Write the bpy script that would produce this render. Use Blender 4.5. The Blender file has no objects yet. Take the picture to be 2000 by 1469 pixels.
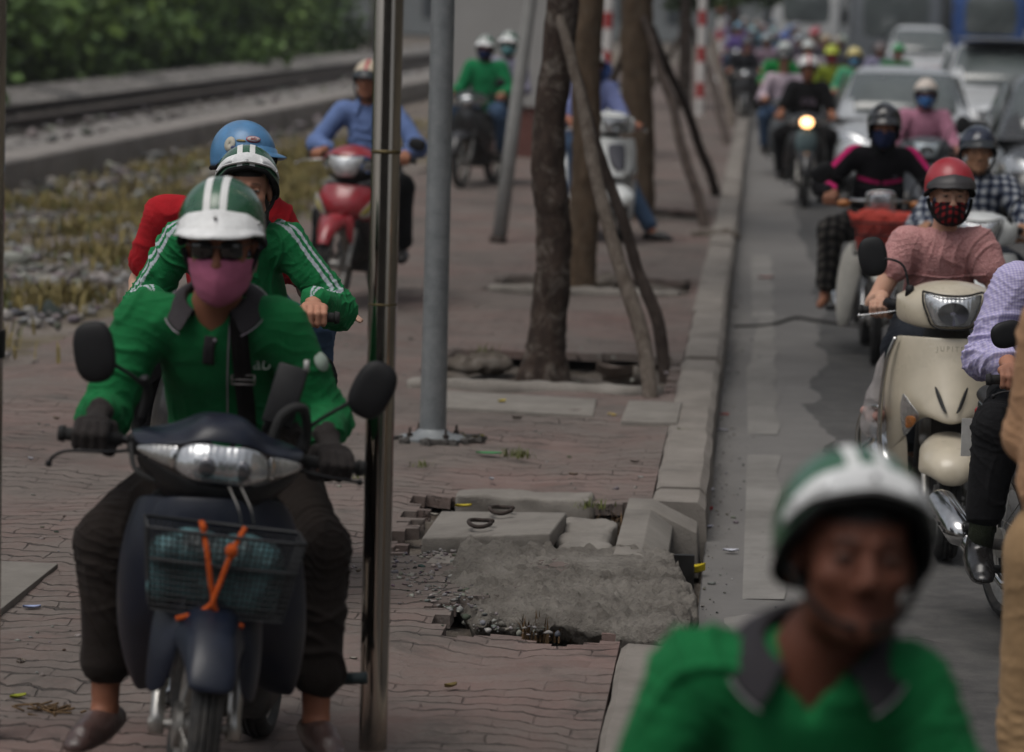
import bpy, math, random
import numpy as np
from mathutils import Vector, Matrix
R = math.radians
PI = math.pi
rng = np.random.default_rng(7)
random.seed(7)
sc = bpy.context.scene
COL = sc.collection

# ------------------------------------------------------------------ camera
F = 6750.0                       # focal length in pixels of the 2000 px wide photograph
W0, H0 = 2000.0, 1469.0
VPX, VPY, ROLL = 1490.0, 5.0, R(1.5)      # vanishing point of the street, tilt of the camera
CAMZ = 2.04                      # eye above the pavement (the road lies 0.15 m lower)
ROAD = -0.15
_y = Vector((VPX - W0/2, -(VPY - H0/2), -F)).normalized()
_x = Vector((math.cos(ROLL), -math.sin(ROLL), 0)); _x = (_x - _x.dot(_y)*_y).normalized()
_z = _x.cross(_y)
CR = Matrix((_x, _y, _z))        # camera space -> world
cam = bpy.data.cameras.new('camera'); camo = bpy.data.objects.new('camera', cam); COL.objects.link(camo)
camo.matrix_world = Matrix.Translation((0, 0, CAMZ)) @ CR.to_4x4()
cam.sensor_width = 36; cam.lens = F/W0*36; cam.clip_start = .1; cam.clip_end = 2000
cam.dof.use_dof = True; cam.dof.focus_distance = 11.6; cam.dof.aperture_fstop = 3.0; cam.dof.aperture_blades = 9
sc.camera = camo

def ray(px, py):
    return CR @ Vector((px - W0/2, -(py - H0/2), -F))
def at(px, py, z=0.0):           # the point of the level plane z that stands at this place in the photograph
    d = ray(px, py); t = (z - CAMZ)/d.z
    return Vector((d.x*t, d.y*t, z))
def atY(px, py, Y):
    d = ray(px, py); t = Y/d.y
    return Vector((d.x*t, Y, CAMZ + d.z*t))

# ------------------------------------------------------------------ light
SUN_EL, SUN_AZ = R(66), R(222)
w = bpy.data.worlds.new('World'); sc.world = w; w.use_nodes = True
nt = w.node_tree; nt.nodes.clear()
sky = nt.nodes.new('ShaderNodeTexSky'); sky.sky_type = 'NISHITA'; sky.sun_disc = False
sky.sun_elevation = SUN_EL; sky.sun_rotation = SUN_AZ; sky.air_density = 1.0; sky.dust_density = 4.0; sky.ozone_density = 1.0
hs = nt.nodes.new('ShaderNodeHueSaturation'); hs.inputs['Saturation'].default_value = .30
bg = nt.nodes.new('ShaderNodeBackground'); bg.inputs['Strength'].default_value = .07
wo = nt.nodes.new('ShaderNodeOutputWorld')
nt.links.new(sky.outputs[0], hs.inputs['Color']); nt.links.new(hs.outputs[0], bg.inputs['Color']); nt.links.new(bg.outputs[0], wo.inputs['Surface'])
sl = bpy.data.lights.new('sun', 'SUN'); sl.energy = .75; sl.angle = R(40); sl.color = (1, .95, .88)
so = bpy.data.objects.new('sun', sl); COL.objects.link(so)
sd = Vector((math.sin(SUN_AZ)*math.cos(SUN_EL), math.cos(SUN_AZ)*math.cos(SUN_EL), math.sin(SUN_EL)))
so.rotation_euler = sd.to_track_quat('Z', 'Y').to_euler()
sc.view_settings.view_transform = 'Standard'; sc.view_settings.look = 'None'
sc.view_settings.exposure = 0.62; sc.view_settings.gamma = 1
sc.render.engine = 'CYCLES'
sc.cycles.use_denoising = True
sc.cycles.max_bounces = 5; sc.cycles.transparent_max_bounces = 12; sc.cycles.transmission_bounces = 3
sc.cycles.caustics_reflective = False; sc.cycles.caustics_refractive = False
sc.cycles.sample_clamp_indirect = 4

# ------------------------------------------------------------------ materials
_mc = {}
def srgb(h):
    c = [int(h[i:i+2], 16)/255 for i in (0, 2, 4)]
    return tuple(x/12.92 if x <= .04045 else ((x + .055)/1.055)**2.4 for x in c)
class NT:
    def __init__(s, name):
        s.m = bpy.data.materials.new(name); s.m.use_nodes = True
        s.t = s.m.node_tree; s.b = s.t.nodes['Principled BSDF']; s.o = s.t.nodes['Material Output']
    def n(s, typ, **k):
        x = s.t.nodes.new('ShaderNode' + typ)
        for a, v in k.items():
            if a.startswith('i_'): x.inputs[int(a[2:]) if a[2:].isdigit() else a[2:].replace('_', ' ')].default_value = v
            else: setattr(x, a, v)
        return x
    def l(s, a, b): s.t.links.new(a, b)
    def coord(s, kind='Object'):
        return s.n('TexCoord').outputs[kind]
    def noise(s, vec, scale, detail=4, rough=.6, dist=0):
        x = s.n('TexNoise'); x.inputs['Scale'].default_value = scale; x.inputs['Detail'].default_value = detail
        x.inputs['Roughness'].default_value = rough; x.inputs['Distortion'].default_value = dist
        if vec is not None: s.l(vec, x.inputs['Vector'])
        return x.outputs['Fac']
    def ramp(s, fac, a, b, ca=0., cb=1.):
        x = s.n('MapRange'); x.inputs['From Min'].default_value = a; x.inputs['From Max'].default_value = b
        x.inputs['To Min'].default_value = ca; x.inputs['To Max'].default_value = cb
        s.l(fac, x.inputs['Value']); return x.outputs['Result']
    def math(s, op, a, b=None):
        x = s.n('Math', operation=op)
        for i, v in enumerate((a, b)):
            if v is None: continue
            if isinstance(v, (int, float)): x.inputs[i].default_value = v
            else: s.l(v, x.inputs[i])
        return x.outputs[0]
    def mix(s, fac, a, b, mode='MIX'):
        x = s.n('Mix', data_type='RGBA', blend_type=mode)
        for i, v in ((0, fac), (6, a), (7, b)):
            if isinstance(v, (int, float)): x.inputs[i].default_value = v
            elif isinstance(v, (tuple, list)): x.inputs[i].default_value = (*v[:3], 1)
            else: s.l(v, x.inputs[i])
        return x.outputs[2]
    def col(s, c):
        if isinstance(c, (tuple, list)): s.b.inputs['Base Color'].default_value = (*c[:3], 1)
        else: s.l(c, s.b.inputs['Base Color'])
    def set(s, **k):
        for a, v in k.items():
            i = s.b.inputs[a.replace('_', ' ')]
            if isinstance(v, (int, float, tuple)): i.default_value = v
            else: s.l(v, i)
    def bump(s, h, strength=.3, dist=.01):
        x = s.n('Bump'); x.inputs['Strength'].default_value = strength; x.inputs['Distance'].default_value = dist
        s.l(h, x.inputs['Height']); s.l(x.outputs[0], s.b.inputs['Normal'])

def M(name, c, rough=.5, metal=0., coat=0., var=.15, vs=6., bump=0., bs=80., dust=0., dustc=(.16, .14, .125), spec=.5, tint=False, aniso=None):
    """general material: base colour with uneven patches, optional dust film, fine bump"""
    if name in _mc: return _mc[name]
    if isinstance(c, str): c = srgb(c)
    t = NT(name); v = t.coord('Object')
    if tint:
        base = t.n('Attribute', attribute_name='tint').outputs['Color']
    else:
        base = None
    n1 = t.noise(v, vs, 5, .6)
    if base is None:
        lo = tuple(x*(1 - var) for x in c); hi = tuple(min(1, x*(1 + var)) for x in c)
        col = t.mix(t.ramp(n1, .3, .7), lo, hi)
    else:
        col = t.mix(t.ramp(n1, .3, .7, 0, 1), t.mix(1., base, (1 - var,)*3, 'MULTIPLY'), base)
    r = t.ramp(n1, .25, .75, max(0, rough - .08), min(1, rough + .08))
    if dust > 0:
        n2 = t.noise(v, vs*2.3, 7, .7); d = t.ramp(n2, .45, .75, 0, dust)
        col = t.mix(d, col, dustc); r = t.math('ADD', r, t.math('MULTIPLY', d, .4))
    t.col(col); t.set(Roughness=r, Metallic=metal)
    t.b.inputs['Specular IOR Level'].default_value = spec
    if coat: t.set(Coat_Weight=coat, Coat_Roughness=.06)
    if bump: t.bump(t.noise(v, bs, 4, .6), bump, .004)
    _mc[name] = t.m; return t.m

def cloth(name, c, weave=.25, var=.18, rough=.9, tint=False):
    if name in _mc: return _mc[name]
    if isinstance(c, str): c = srgb(c)
    t = NT(name); v = t.coord('Object')
    n = t.noise(v, 9, 6, .65, .4); n2 = t.noise(v, 420, 2, .5); n3 = t.noise(v, 28, 4, .6, 1.2)
    base = t.n('Attribute', attribute_name='tint').outputs['Color'] if tint else None
    if base is None:
        col = t.mix(t.ramp(n, .3, .7), tuple(x*(1 - var) for x in c), tuple(min(1, x*(1 + var)) for x in c))
    else:
        col = t.mix(t.ramp(n, .3, .7), t.mix(1., base, (1 - var,)*3, 'MULTIPLY'), base)
    t.col(col); t.set(Roughness=rough); t.b.inputs['Specular IOR Level'].default_value = .12
    t.set(Sheen_Weight=.02, Sheen_Roughness=.5)
    t.bump(t.math('ADD', t.math('MULTIPLY', n2, .12), t.math('MULTIPLY', n3, 1.)), weave, .012)
    _mc[name] = t.m; return t.m

def plaid(name, c0, c1, c2, cell, soft=.15, fold=.25):
    """woven check: bands along the cloth's own x/z directions"""
    if name in _mc: return _mc[name]
    t = NT(name); v = t.coord('Object'); s = t.n('SeparateXYZ'); 
    wob = t.noise(v, 5, 3, .5)
    t.l(v, s.inputs[0])
    def band(o, ph):
        a = t.math('ADD', t.math('MULTIPLY', o, 1/cell), t.math('MULTIPLY', wob, 1.4))
        a = t.math('FRACT', t.math('ADD', a, ph))
        a = t.math('ABSOLUTE', t.math('SUBTRACT', a, .5))
        return t.ramp(a, .25 - soft/2, .25 + soft/2)
    bx, bz = band(s.outputs[0], 0), band(t.math('ADD', s.outputs[2], t.math('MULTIPLY', s.outputs[1], .5)), .3)
    col = t.mix(bx, c0, c1)
    col = t.mix(bz, col, t.mix(bx, c1, c2))
    t.col(col); t.set(Roughness=.9); t.b.inputs['Specular IOR Level'].default_value = .2
    t.bump(t.noise(v, 26, 4, .6, 1.2), fold, .012)
    _mc[name] = t.m; return t.m

# ------------------------------------------------------------------ mesh helpers
def obj(name, V, Fc, mat=None, parent=None, smooth=True, mats=None, midx=None):
    me = bpy.data.meshes.new(name)
    V = np.asarray(V, dtype=np.float32).reshape(-1, 3)
    if isinstance(Fc, np.ndarray) and Fc.ndim == 2:
        n, k = Fc.shape
        me.vertices.add(len(V)); me.vertices.foreach_set('co', V.ravel())
        me.loops.add(n*k); me.loops.foreach_set('vertex_index', Fc.astype(np.int32).ravel())
        me.polygons.add(n); me.polygons.foreach_set('loop_start', np.arange(0, n*k, k, dtype=np.int32))
        me.update(calc_edges=True)
    else:
        me.from_pydata(V.tolist(), [], [list(map(int, f)) for f in Fc])
    if smooth: me.polygons.foreach_set('use_smooth', np.ones(len(me.polygons), dtype=bool))
    for m in (mats or ([mat] if mat else [])): me.materials.append(m)
    if midx is not None: me.polygons.foreach_set('material_index', np.asarray(midx, dtype=np.int32))
    me.update()
    o = bpy.data.objects.new(name, me); COL.objects.link(o)
    if parent is not None: o.parent = parent
    return o
def tag(o, label=None, cat=None, group=None, kind=None):
    if label: o['label'] = label
    if cat: o['category'] = cat
    if group: o['group'] = group
    if kind: o['kind'] = kind
    return o
def empty(name, mat4=None, label=None, cat=None, group=None):
    o = bpy.data.objects.new(name, None); COL.objects.link(o); o.empty_display_size = .1
    if mat4 is not None: o.matrix_world = mat4
    return tag(o, label, cat, group)
def children(o): return [c for c in o.children]
def copy_tree(o, parent=None):
    c = o.copy(); COL.objects.link(c)
    if parent is not None:
        c.parent = parent; c.matrix_parent_inverse = o.matrix_parent_inverse.copy()
    for ch in list(o.children): copy_tree(ch, c)
    return c
def tint(o, cols):
    me = o.data; a = me.color_attributes.new('tint', 'FLOAT_COLOR', 'POINT')
    c = np.ones((len(me.vertices), 4), dtype=np.float32); c[:, :3] = cols
    a.data.foreach_set('color', c.ravel())
def mods(o, bevel=0, sub=0, solid=0, off=-1, seg=2, wire=0, autosmooth=False):
    if solid:
        m = o.modifiers.new('s', 'SOLIDIFY'); m.thickness = solid; m.offset = off; m.use_rim = True
    if bevel:
        m = o.modifiers.new('b', 'BEVEL'); m.width = bevel; m.segments = seg; m.limit_method = 'ANGLE'; m.angle_limit = R(35)
        m.harden_normals = False
    if wire:
        m = o.modifiers.new('w', 'WIREFRAME'); m.thickness = wire; m.use_replace = True
    if sub:
        m = o.modifiers.new('u', 'SUBSURF'); m.levels = sub; m.render_levels = sub
    return o
def nrm(v):
    v = np.asarray(v, float); return v/max(1e-9, np.linalg.norm(v))
class MB:
    """collects shapes that make ONE part"""
    def __init__(s): s.V = []; s.F = []; s.n = 0
    def add(s, V, Fc):
        V = np.asarray(V, float).reshape(-1, 3); s.V.append(V)
        s.F += [[int(i) + s.n for i in f] for f in Fc]; s.n += len(V); return s
    def box(s, c, sz, rot=None):
        x, y, z = np.array(sz)/2
        V = np.array([(-x,-y,-z),(x,-y,-z),(x,y,-z),(-x,y,-z),(-x,-y,z),(x,-y,z),(x,y,z),(-x,y,z)])
        if rot is not None: V = V @ np.array(rot.to_3x3()).T
        return s.add(V + np.array(c), [(0,3,2,1),(4,5,6,7),(0,1,5,4),(1,2,6,5),(2,3,7,6),(3,0,4,7)])
    def tube(s, pts, r, n=10, cap=True, flat=1.0, up=None):
        P = np.array(pts, float); m = len(P); r = np.broadcast_to(np.array(r, float), (m,)) if np.ndim(r) < 2 else np.array(r)
        T = np.zeros_like(P); T[1:-1] = P[2:] - P[:-2]; T[0] = P[1] - P[0]; T[-1] = P[-1] - P[-2]
        T /= np.linalg.norm(T, axis=1)[:, None] + 1e-12
        u = np.array(up if up is not None else ((0,0,1) if abs(T[0][2]) < .9 else (0,1,0)), float)
        V = []; 
        for i in range(m):
            u = u - T[i]*u.dot(T[i]); u /= np.linalg.norm(u) + 1e-12; b = np.cross(T[i], u)
            a = np.arange(n)*2*PI/n
            V.append(P[i] + r[i]*(np.cos(a)[:, None]*u*flat + np.sin(a)[:, None]*b))
        V = np.concatenate(V); Fc = []
        for i in range(m - 1):
            for j in range(n):
                k = (j + 1) % n; Fc.append((i*n + j, i*n + k, (i+1)*n + k, (i+1)*n + j))
        if cap: Fc.append(tuple(range(n - 1, -1, -1))); Fc.append(tuple((m - 1)*n + j for j in range(n)))
        return s.add(V, Fc)
    def lathe(s, prof, M4=None, n=32, closed=False):
        """prof: (radius, height) pairs turned round local z"""
        pr = np.array(prof, float); m = len(pr); a = np.arange(n)*2*PI/n
        V = np.stack([np.outer(pr[:, 0], np.cos(a)), np.outer(pr[:, 0], np.sin(a)), np.outer(pr[:, 1], np.ones(n))], -1).reshape(-1, 3)
        Fc = []
        for i in range(m if closed else m - 1):
            i2 = (i + 1) % m
            for j in range(n):
                k = (j + 1) % n; Fc.append((i*n + j, i*n + k, i2*n + k, i2*n + j))
        if not closed:
            Fc.append(tuple(range(n - 1, -1, -1))); Fc.append(tuple((m - 1)*n + j for j in range(n)))
        if M4 is not None: V = V @ np.array(M4.to_3x3()).T + np.array(M4.translation)
        return s.add(V, Fc)
    def grid(s, rows, mirror=False, closed=False):
        G = np.array(rows, float)
        if mirror:
            m = G[:, ::-1].copy(); m[..., 0] *= -1
            same = np.allclose(G[:, 0, 0], 0)
            G = np.concatenate([m[:, :-1] if same else m, G], 1)
        a, b = G.shape[:2]; Fc = []
        for i in range(a - 1):
            for j in range(b if closed else b - 1):
                k = (j + 1) % b; Fc.append((i*b + j, i*b + k, (i+1)*b + k, (i+1)*b + j))
        return s.add(G.reshape(-1, 3), Fc)
    def ball(s, c, r, n=16, rot=None):
        r = np.broadcast_to(np.array(r, float), (3,)); th = np.linspace(0, PI, n//2 + 1); a = np.arange(n)*2*PI/n
        V = np.stack([np.outer(np.sin(th), np.cos(a)), np.outer(np.sin(th), np.sin(a)), np.outer(np.cos(th), np.ones(n))], -1).reshape(-1, 3)*r
        if rot is not None: V = V @ np.array(rot.to_3x3()).T
        Fc = []
        for i in range(n//2):
            for j in range(n):
                k = (j + 1) % n; Fc.append((i*n + j, (i+1)*n + j, (i+1)*n + k, i*n + k))
        return s.add(V + np.array(c), Fc)
    def prism(s, poly, d, axis=1):
        """polygon in the plane normal to axis, from d[0] to d[1] along it"""
        n = len(poly); V = []
        for dd in d:
            for a, b in poly:
                p = [a, b]; p.insert(axis, dd); V.append(p)
        Fc = [tuple(range(n)), tuple(range(2*n - 1, n - 1, -1))] + [(i, i + n, (i+1) % n + n, (i+1) % n) for i in range(n)]
        return s.add(V, Fc)
    def xf(s, f):
        s.V = [f(v) for v in s.V]; return s
    def obj(s, name, mat, parent=None, smooth=True, **k):
        V = np.concatenate(s.V)
        o = obj(name, V, s.F, mat, parent, smooth)
        import bmesh
        bm = bmesh.new(); bm.from_mesh(o.data)
        if k.pop('weld', True): bmesh.ops.remove_doubles(bm, verts=bm.verts, dist=1e-5)
        bmesh.ops.recalc_face_normals(bm, faces=bm.faces); bm.to_mesh(o.data); bm.free()
        sh = k.pop('sharp', None)
        if smooth and sh is not None:
            try: o.data.set_sharp_from_angle(angle=R(sh))
            except Exception: pass
        if k: mods(o, **k)
        return o
def rotx(a): return Matrix.Rotation(a, 4, 'X')
def roty(a): return Matrix.Rotation(a, 4, 'Y')
def rotz(a): return Matrix.Rotation(a, 4, 'Z')
def T(*v): return Matrix.Translation(Vector(v))
def curve(pts, n=8):
    """smooth path through the points (Catmull-Rom)"""
    P = np.array(pts, float); P = np.concatenate([[2*P[0] - P[1]], P, [2*P[-1] - P[-2]]]); out = []
    for i in range(1, len(P) - 2):
        for t in np.linspace(0, 1, n, endpoint=False):
            a, b, c, d = P[i-1:i+3]
            out.append(.5*((2*b) + (c - a)*t + (2*a - 5*b + 4*c - d)*t*t + (3*b - a - 3*c + d)*t**3))
    out.append(P[-2]); return np.array(out)
def wav(P, seed=0, f=1.0, oct=4):
    """cheap smooth noise on points, about -1..1"""
    g = np.random.default_rng(seed); P = np.asarray(P, float); out = np.zeros(len(P)); a = 1.; tot = 0
    for o in range(oct):
        for _ in range(3):
            k = g.normal(size=3)*f*2.2; ph = g.uniform(0, 6.28); k2 = g.normal(size=3)*f*1.3
            out += a*np.sin(P @ k + ph + 1.3*np.sin(P @ k2 + ph*2)); tot += a*.75
        f *= 2.1; a *= .5
    return out/tot*1.4

# ------------------------------------------------------------------ one continuous surface out of blended volumes
class Vol:
    def __init__(s, vox=.006): s.p = []; s.vox = vox
    def cap(s, a, b, ra, rb=None, k=.02, wide=None, ratio=1.0, sub=False):
        """limb from a to b, radius ra..rb; 'wide' is the broad direction, ratio < 1 flattens across it"""
        s.p.append(('cap', np.array(a, float), np.array(b, float), ra, ra if rb is None else rb, k, None if wide is None else nrm(wide), ratio, sub)); return s
    def ell(s, c, r, rot=None, k=.02, sub=False):
        s.p.append(('ell', np.array(c, float), np.broadcast_to(np.array(r, float), (3,)), None if rot is None else np.array(rot.to_3x3()), k, sub)); return s
    def box(s, c, h, rr=.01, rot=None, k=.01, sub=False):
        s.p.append(('box', np.array(c, float), np.array(h, float), rr, None if rot is None else np.array(rot.to_3x3()), k, sub)); return s
    def plane(s, pt, n):
        """cut away everything on the +n side"""
        s.p.append(('pln', np.array(pt, float), nrm(n))); return s
    def bbox(s, q):
        if q[0] == 'cap':
            r = max(q[3], q[4]); return np.minimum(q[1], q[2]) - r, np.maximum(q[1], q[2]) + r
        if q[0] == 'ell':
            r = max(q[2]); return q[1] - r, q[1] + r
        r = np.linalg.norm(q[2]) + q[3]; return q[1] - r, q[1] + r
    def build(s):
        vx = s.vox; lo = np.full(3, 1e9); hi = -lo
        for q in s.p:
            if q[0] == 'pln' or q[-1]: continue
            a, b = s.bbox(q); lo = np.minimum(lo, a); hi = np.maximum(hi, b)
        lo -= 3*vx; n = np.ceil((hi - lo)/vx).astype(int) + 4
        Fd = np.full(n, .06, dtype=np.float32)
        for q in s.p:
            if q[0] == 'pln':
                ax = [lo[i] + vx*np.arange(n[i]) for i in range(3)]
                d = (ax[0]-q[1][0])[:, None, None]*q[2][0] + (ax[1]-q[1][1])[None, :, None]*q[2][1] + (ax[2]-q[1][2])[None, None, :]*q[2][2]
                np.maximum(Fd, d.astype(np.float32), out=Fd); continue
            k = q[5] if q[0] in ('cap', 'box') else q[4]; sub = q[-1]
            a, b = s.bbox(q); m = k + 3*vx
            i0 = np.maximum(0, np.floor((a - m - lo)/vx).astype(int)); i1 = np.minimum(n, np.ceil((b + m - lo)/vx).astype(int) + 1)
            if (i1 <= i0).any(): continue
            g = [(lo[i] + vx*np.arange(i0[i], i1[i])).astype(np.float32) for i in range(3)]
            X, Y, Z = g[0][:, None, None], g[1][None, :, None], g[2][None, None, :]
            if q[0] == 'cap':
                A, B, ra, rb, _, wd, rt = q[1:8]; ab = B - A; L2 = max(1e-9, ab.dot(ab))
                px, py, pz = X - A[0], Y - A[1], Z - A[2]
                t = np.clip((px*ab[0] + py*ab[1] + pz*ab[2])/L2, 0, 1)
                dx, dy, dz = px - t*ab[0], py - t*ab[1], pz - t*ab[2]
                if wd is None: d = np.sqrt(dx*dx + dy*dy + dz*dz) - (ra + (rb - ra)*t)
                else:
                    ax = ab/math.sqrt(L2); wd2 = wd - ax*wd.dot(ax); wd2 /= np.linalg.norm(wd2) + 1e-9; th = np.cross(ax, wd2)
                    dt = dx*th[0] + dy*th[1] + dz*th[2]
                    d = (np.sqrt(dx*dx + dy*dy + dz*dz + dt*dt*(1/rt**2 - 1)) - (ra + (rb - ra)*t))*(.5 + .5*rt)
            elif q[0] == 'ell':
                C, r, Rm = q[1:4]; px, py, pz = X - C[0], Y - C[1], Z - C[2]
                if Rm is not None: px, py, pz = [px*Rm[0, i] + py*Rm[1, i] + pz*Rm[2, i] for i in range(3)]
                k0 = np.sqrt((px/r[0])**2 + (py/r[1])**2 + (pz/r[2])**2); k1 = np.sqrt((px/r[0]**2)**2 + (py/r[1]**2)**2 + (pz/r[2]**2)**2) + 1e-6
                d = k0*(k0 - 1)/k1
            else:
                C, h, rr, Rm = q[1:5]; px, py, pz = X - C[0], Y - C[1], Z - C[2]
                if Rm is not None: px, py, pz = [px*Rm[0, i] + py*Rm[1, i] + pz*Rm[2, i] for i in range(3)]
                qx, qy, qz = np.abs(px) - h[0] + rr, np.abs(py) - h[1] + rr, np.abs(pz) - h[2] + rr
                d = np.sqrt(np.maximum(qx, 0)**2 + np.maximum(qy, 0)**2 + np.maximum(qz, 0)**2) + np.minimum(np.maximum(qx, np.maximum(qy, qz)), 0) - rr
            sl_ = tuple(slice(i0[i], i1[i]) for i in range(3)); f = Fd[sl_]
            if sub:
                e = -d; h = np.maximum(k - np.abs(f - e), 0)/k; Fd[sl_] = np.maximum(f, e) + h*h*k*.25
            else:
                h = np.maximum(k - np.abs(f - d), 0)/k; Fd[sl_] = np.minimum(f, d) - h*h*k*.25
        return nets(Fd, lo, vx)
def nets(Fd, lo, vx):
    n = np.array(Fd.shape); ins = Fd < 0
    c = [ins[i:n[0]-1+i, j:n[1]-1+j, k:n[2]-1+k] for i in (0,1) for j in (0,1) for k in (0,1)]
    al = c[0].copy(); an = c[0].copy()
    for x in c[1:]: al &= x; an |= x
    cells = np.argwhere(an & ~al); del al, an, c
    idx = np.full(n - 1, -1, dtype=np.int32); idx[tuple(cells.T)] = np.arange(len(cells))
    val = np.stack([Fd[cells[:, 0]+i, cells[:, 1]+j, cells[:, 2]+k] for i in (0,1) for j in (0,1) for k in (0,1)], 1)
    acc = np.zeros((len(cells), 3)); cnt = np.zeros(len(cells)); cor = np.array([(i, j, k) for i in (0,1) for j in (0,1) for k in (0,1)], float)
    for a in range(8):
        for b in range(a + 1, 8):
            if np.abs(cor[a] - cor[b]).sum() != 1: continue
            m = (val[:, a] < 0) != (val[:, b] < 0)
            t = val[m, a]/(val[m, a] - val[m, b]); acc[m] += cor[a] + t[:, None]*(cor[b] - cor[a]); cnt[m] += 1
    V = lo + vx*(cells + acc/np.maximum(cnt, 1)[:, None]); Q = []
    for ax in range(3):
        u, v = (ax + 1) % 3, (ax + 2) % 3
        s0 = [slice(1, -1)]*3; s0[ax] = slice(0, n[ax]-1); s1 = list(s0); s1[ax] = slice(1, n[ax])
        a, b = ins[tuple(s0)], ins[tuple(s1)]; e = np.argwhere(a != b)
        if not len(e): continue
        off = np.ones(3, int); off[ax] = 0; e = e + off
        fl = ins[tuple(e.T)]
        def cell(du, dv):
            q = e.copy(); q[:, u] += du; q[:, v] += dv; return idx[tuple(q.T)]
        q = np.stack([cell(-1, -1), cell(0, -1), cell(0, 0), cell(-1, 0)], 1)
        q[~fl] = q[~fl][:, ::-1]; Q.append(q)
    Q = np.concatenate(Q); Q = Q[(Q >= 0).all(1)]
    return V, Q
def vnormals(V, Q):
    fn = np.cross(V[Q[:, 2]] - V[Q[:, 0]], V[Q[:, 3]] - V[Q[:, 1]]); N = np.zeros_like(V)
    for i in range(4):
        for ax in range(3): N[:, ax] += np.bincount(Q[:, i], fn[:, ax], len(V))
    return N/(np.linalg.norm(N, axis=1)[:, None] + 1e-12)
def relax(V, Q, it=1, lam=.5):
    for _ in range(it):
        S = np.zeros_like(V); c = np.zeros(len(V))
        for a, b in ((0,1),(1,2),(2,3),(3,0)):
            for i, j in ((a, b), (b, a)):
                for ax in range(3): S[:, ax] += np.bincount(Q[:, i], V[Q[:, j], ax], len(V))
                c += np.bincount(Q[:, i], minlength=len(V))
        V = V + lam*(S/np.maximum(c, 1)[:, None] - V)
    return V
def vol_obj(name, vol, mat, parent=None, wr=0., wf=9., seed=0, rx=1, paint=None, post=None, fold=None):
    V, Q = vol.build()
    if rx: V = relax(V, Q, rx)
    if fold: V = folds(V, Q, *fold)
    if wr:
        N = vnormals(V, Q)
        g = wav(V*[1, 1, .8], seed, wf, 3); g2 = 1 - np.abs(wav(V*[1, 1, .7] + 3, seed + 5, wf*.75, 2))*1.6
        V = V + N*(wr*(.45*g + .75*g2))[:, None]
    if post is not None: V = post(V)
    o = obj(name, V, Q, mat, parent)
    if paint is not None: tint(o, paint(V))
    return o
# ================================================================== SETTING
def mat_pavers():
    t = NT('pavers'); v = t.coord('Object'); s = t.n('SeparateXYZ'); t.l(v, s.inputs[0])
    warp = t.noise(v, 1.7, 5, .62); w2 = t.noise(v, 11, 3, .6)
    tri = t.math('ABSOLUTE', t.math('SUBTRACT', t.math('FRACT', t.math('MULTIPLY', s.outputs[0], 1/.112)), .5))
    wob = t.math('ADD', t.math('MULTIPLY', t.math('SUBTRACT', warp, .5), .30), t.math('MULTIPLY', t.math('SUBTRACT', w2, .5), .035))
    yy = t.math('ADD', t.math('ADD', s.outputs[1], t.math('MULTIPLY', tri, .05)), wob)
    row = t.math('MULTIPLY', yy, 1/.118); ri = t.math('FLOOR', row)
    dr = t.math('MULTIPLY', t.math('SUBTRACT', .5, t.math('ABSOLUTE', t.math('SUBTRACT', t.math('FRACT', row), .5))), .118)
    xx = t.math('ADD', t.math('MULTIPLY', t.math('ADD', s.outputs[0], t.math('MULTIPLY', w2, .03)), 1/.224), t.math('MULTIPLY', ri, .5))
    dx_ = t.math('MULTIPLY', t.math('SUBTRACT', .5, t.math('ABSOLUTE', t.math('SUBTRACT', t.math('FRACT', xx), .5))), .224)
    cc = t.n('CombineXYZ'); t.l(t.math('FLOOR', xx), cc.inputs[0]); t.l(ri, cc.inputs[1])
    wn = t.n('TexWhiteNoise', noise_dimensions='2D'); t.l(cc.outputs[0], wn.inputs['Vector']); rnd = t.n('SeparateColor'); t.l(wn.outputs['Color'], rnd.inputs[0])
    rag = t.noise(v, 6.5, 5, .75)
    wid = t.ramp(rag, .40, .72, .0, .017)
    rowj = t.ramp(t.math('SUBTRACT', dr, wid), -.003, .004, 1, 0)
    colj = t.math('MULTIPLY', t.ramp(dx_, .0005, .004, 1, 0), t.ramp(rag, .42, .6, 0, .55))
    fac = t.math('MAXIMUM', rowj, colj)
    big = t.noise(v, .8, 6, .65); mid = t.noise(v, 5, 6, .7); fine = t.noise(v, 60, 5, .75)
    red = t.mix(rnd.outputs[0], (.156, .093, .080), (.21, .140, .124))
    grey = t.mix(mid, (.105, .084, .073), (.195, .163, .145))
    col = t.mix(t.ramp(t.math('ADD', big, t.math('MULTIPLY', mid, .35)), .46, .74), red, grey)
    col = t.mix(t.ramp(fine, .35, .75, .0, .45), col, t.mix(.5, col, (.27, .25, .235)))
    mort = fac
    # paving sunk or worn flat in places: joints filled with grey dust there
    fill = t.ramp(t.noise(v, 1.3, 5, .6), .46, .60)
    mort2 = t.math('MULTIPLY', mort, t.math('SUBTRACT', 1, t.math('MULTIPLY', fill, .9)))
    col = t.mix(t.math('MULTIPLY', mort2, .68), col, (.035, .03, .027))
    stain = t.math('MAXIMUM', t.ramp(t.noise(v, 2.3, 7, .72, .6), .53, .68, 0, .7), t.ramp(t.noise(v, .55, 6, .7, .4), .50, .66, 0, .55))
    col = t.mix(stain, col, (.075, .066, .06))
    t.col(col); t.set(Roughness=.92); t.b.inputs['Specular IOR Level'].default_value = .25
    h = t.math('ADD', t.math('SUBTRACT', t.math('MULTIPLY', rnd.outputs[0], .35), t.math('MULTIPLY', mort2, 1.)), t.math('ADD', t.math('MULTIPLY', fine, .25), t.math('MULTIPLY', mid, .5)))
    t.bump(h, 1., .022)
    return t.m
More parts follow.
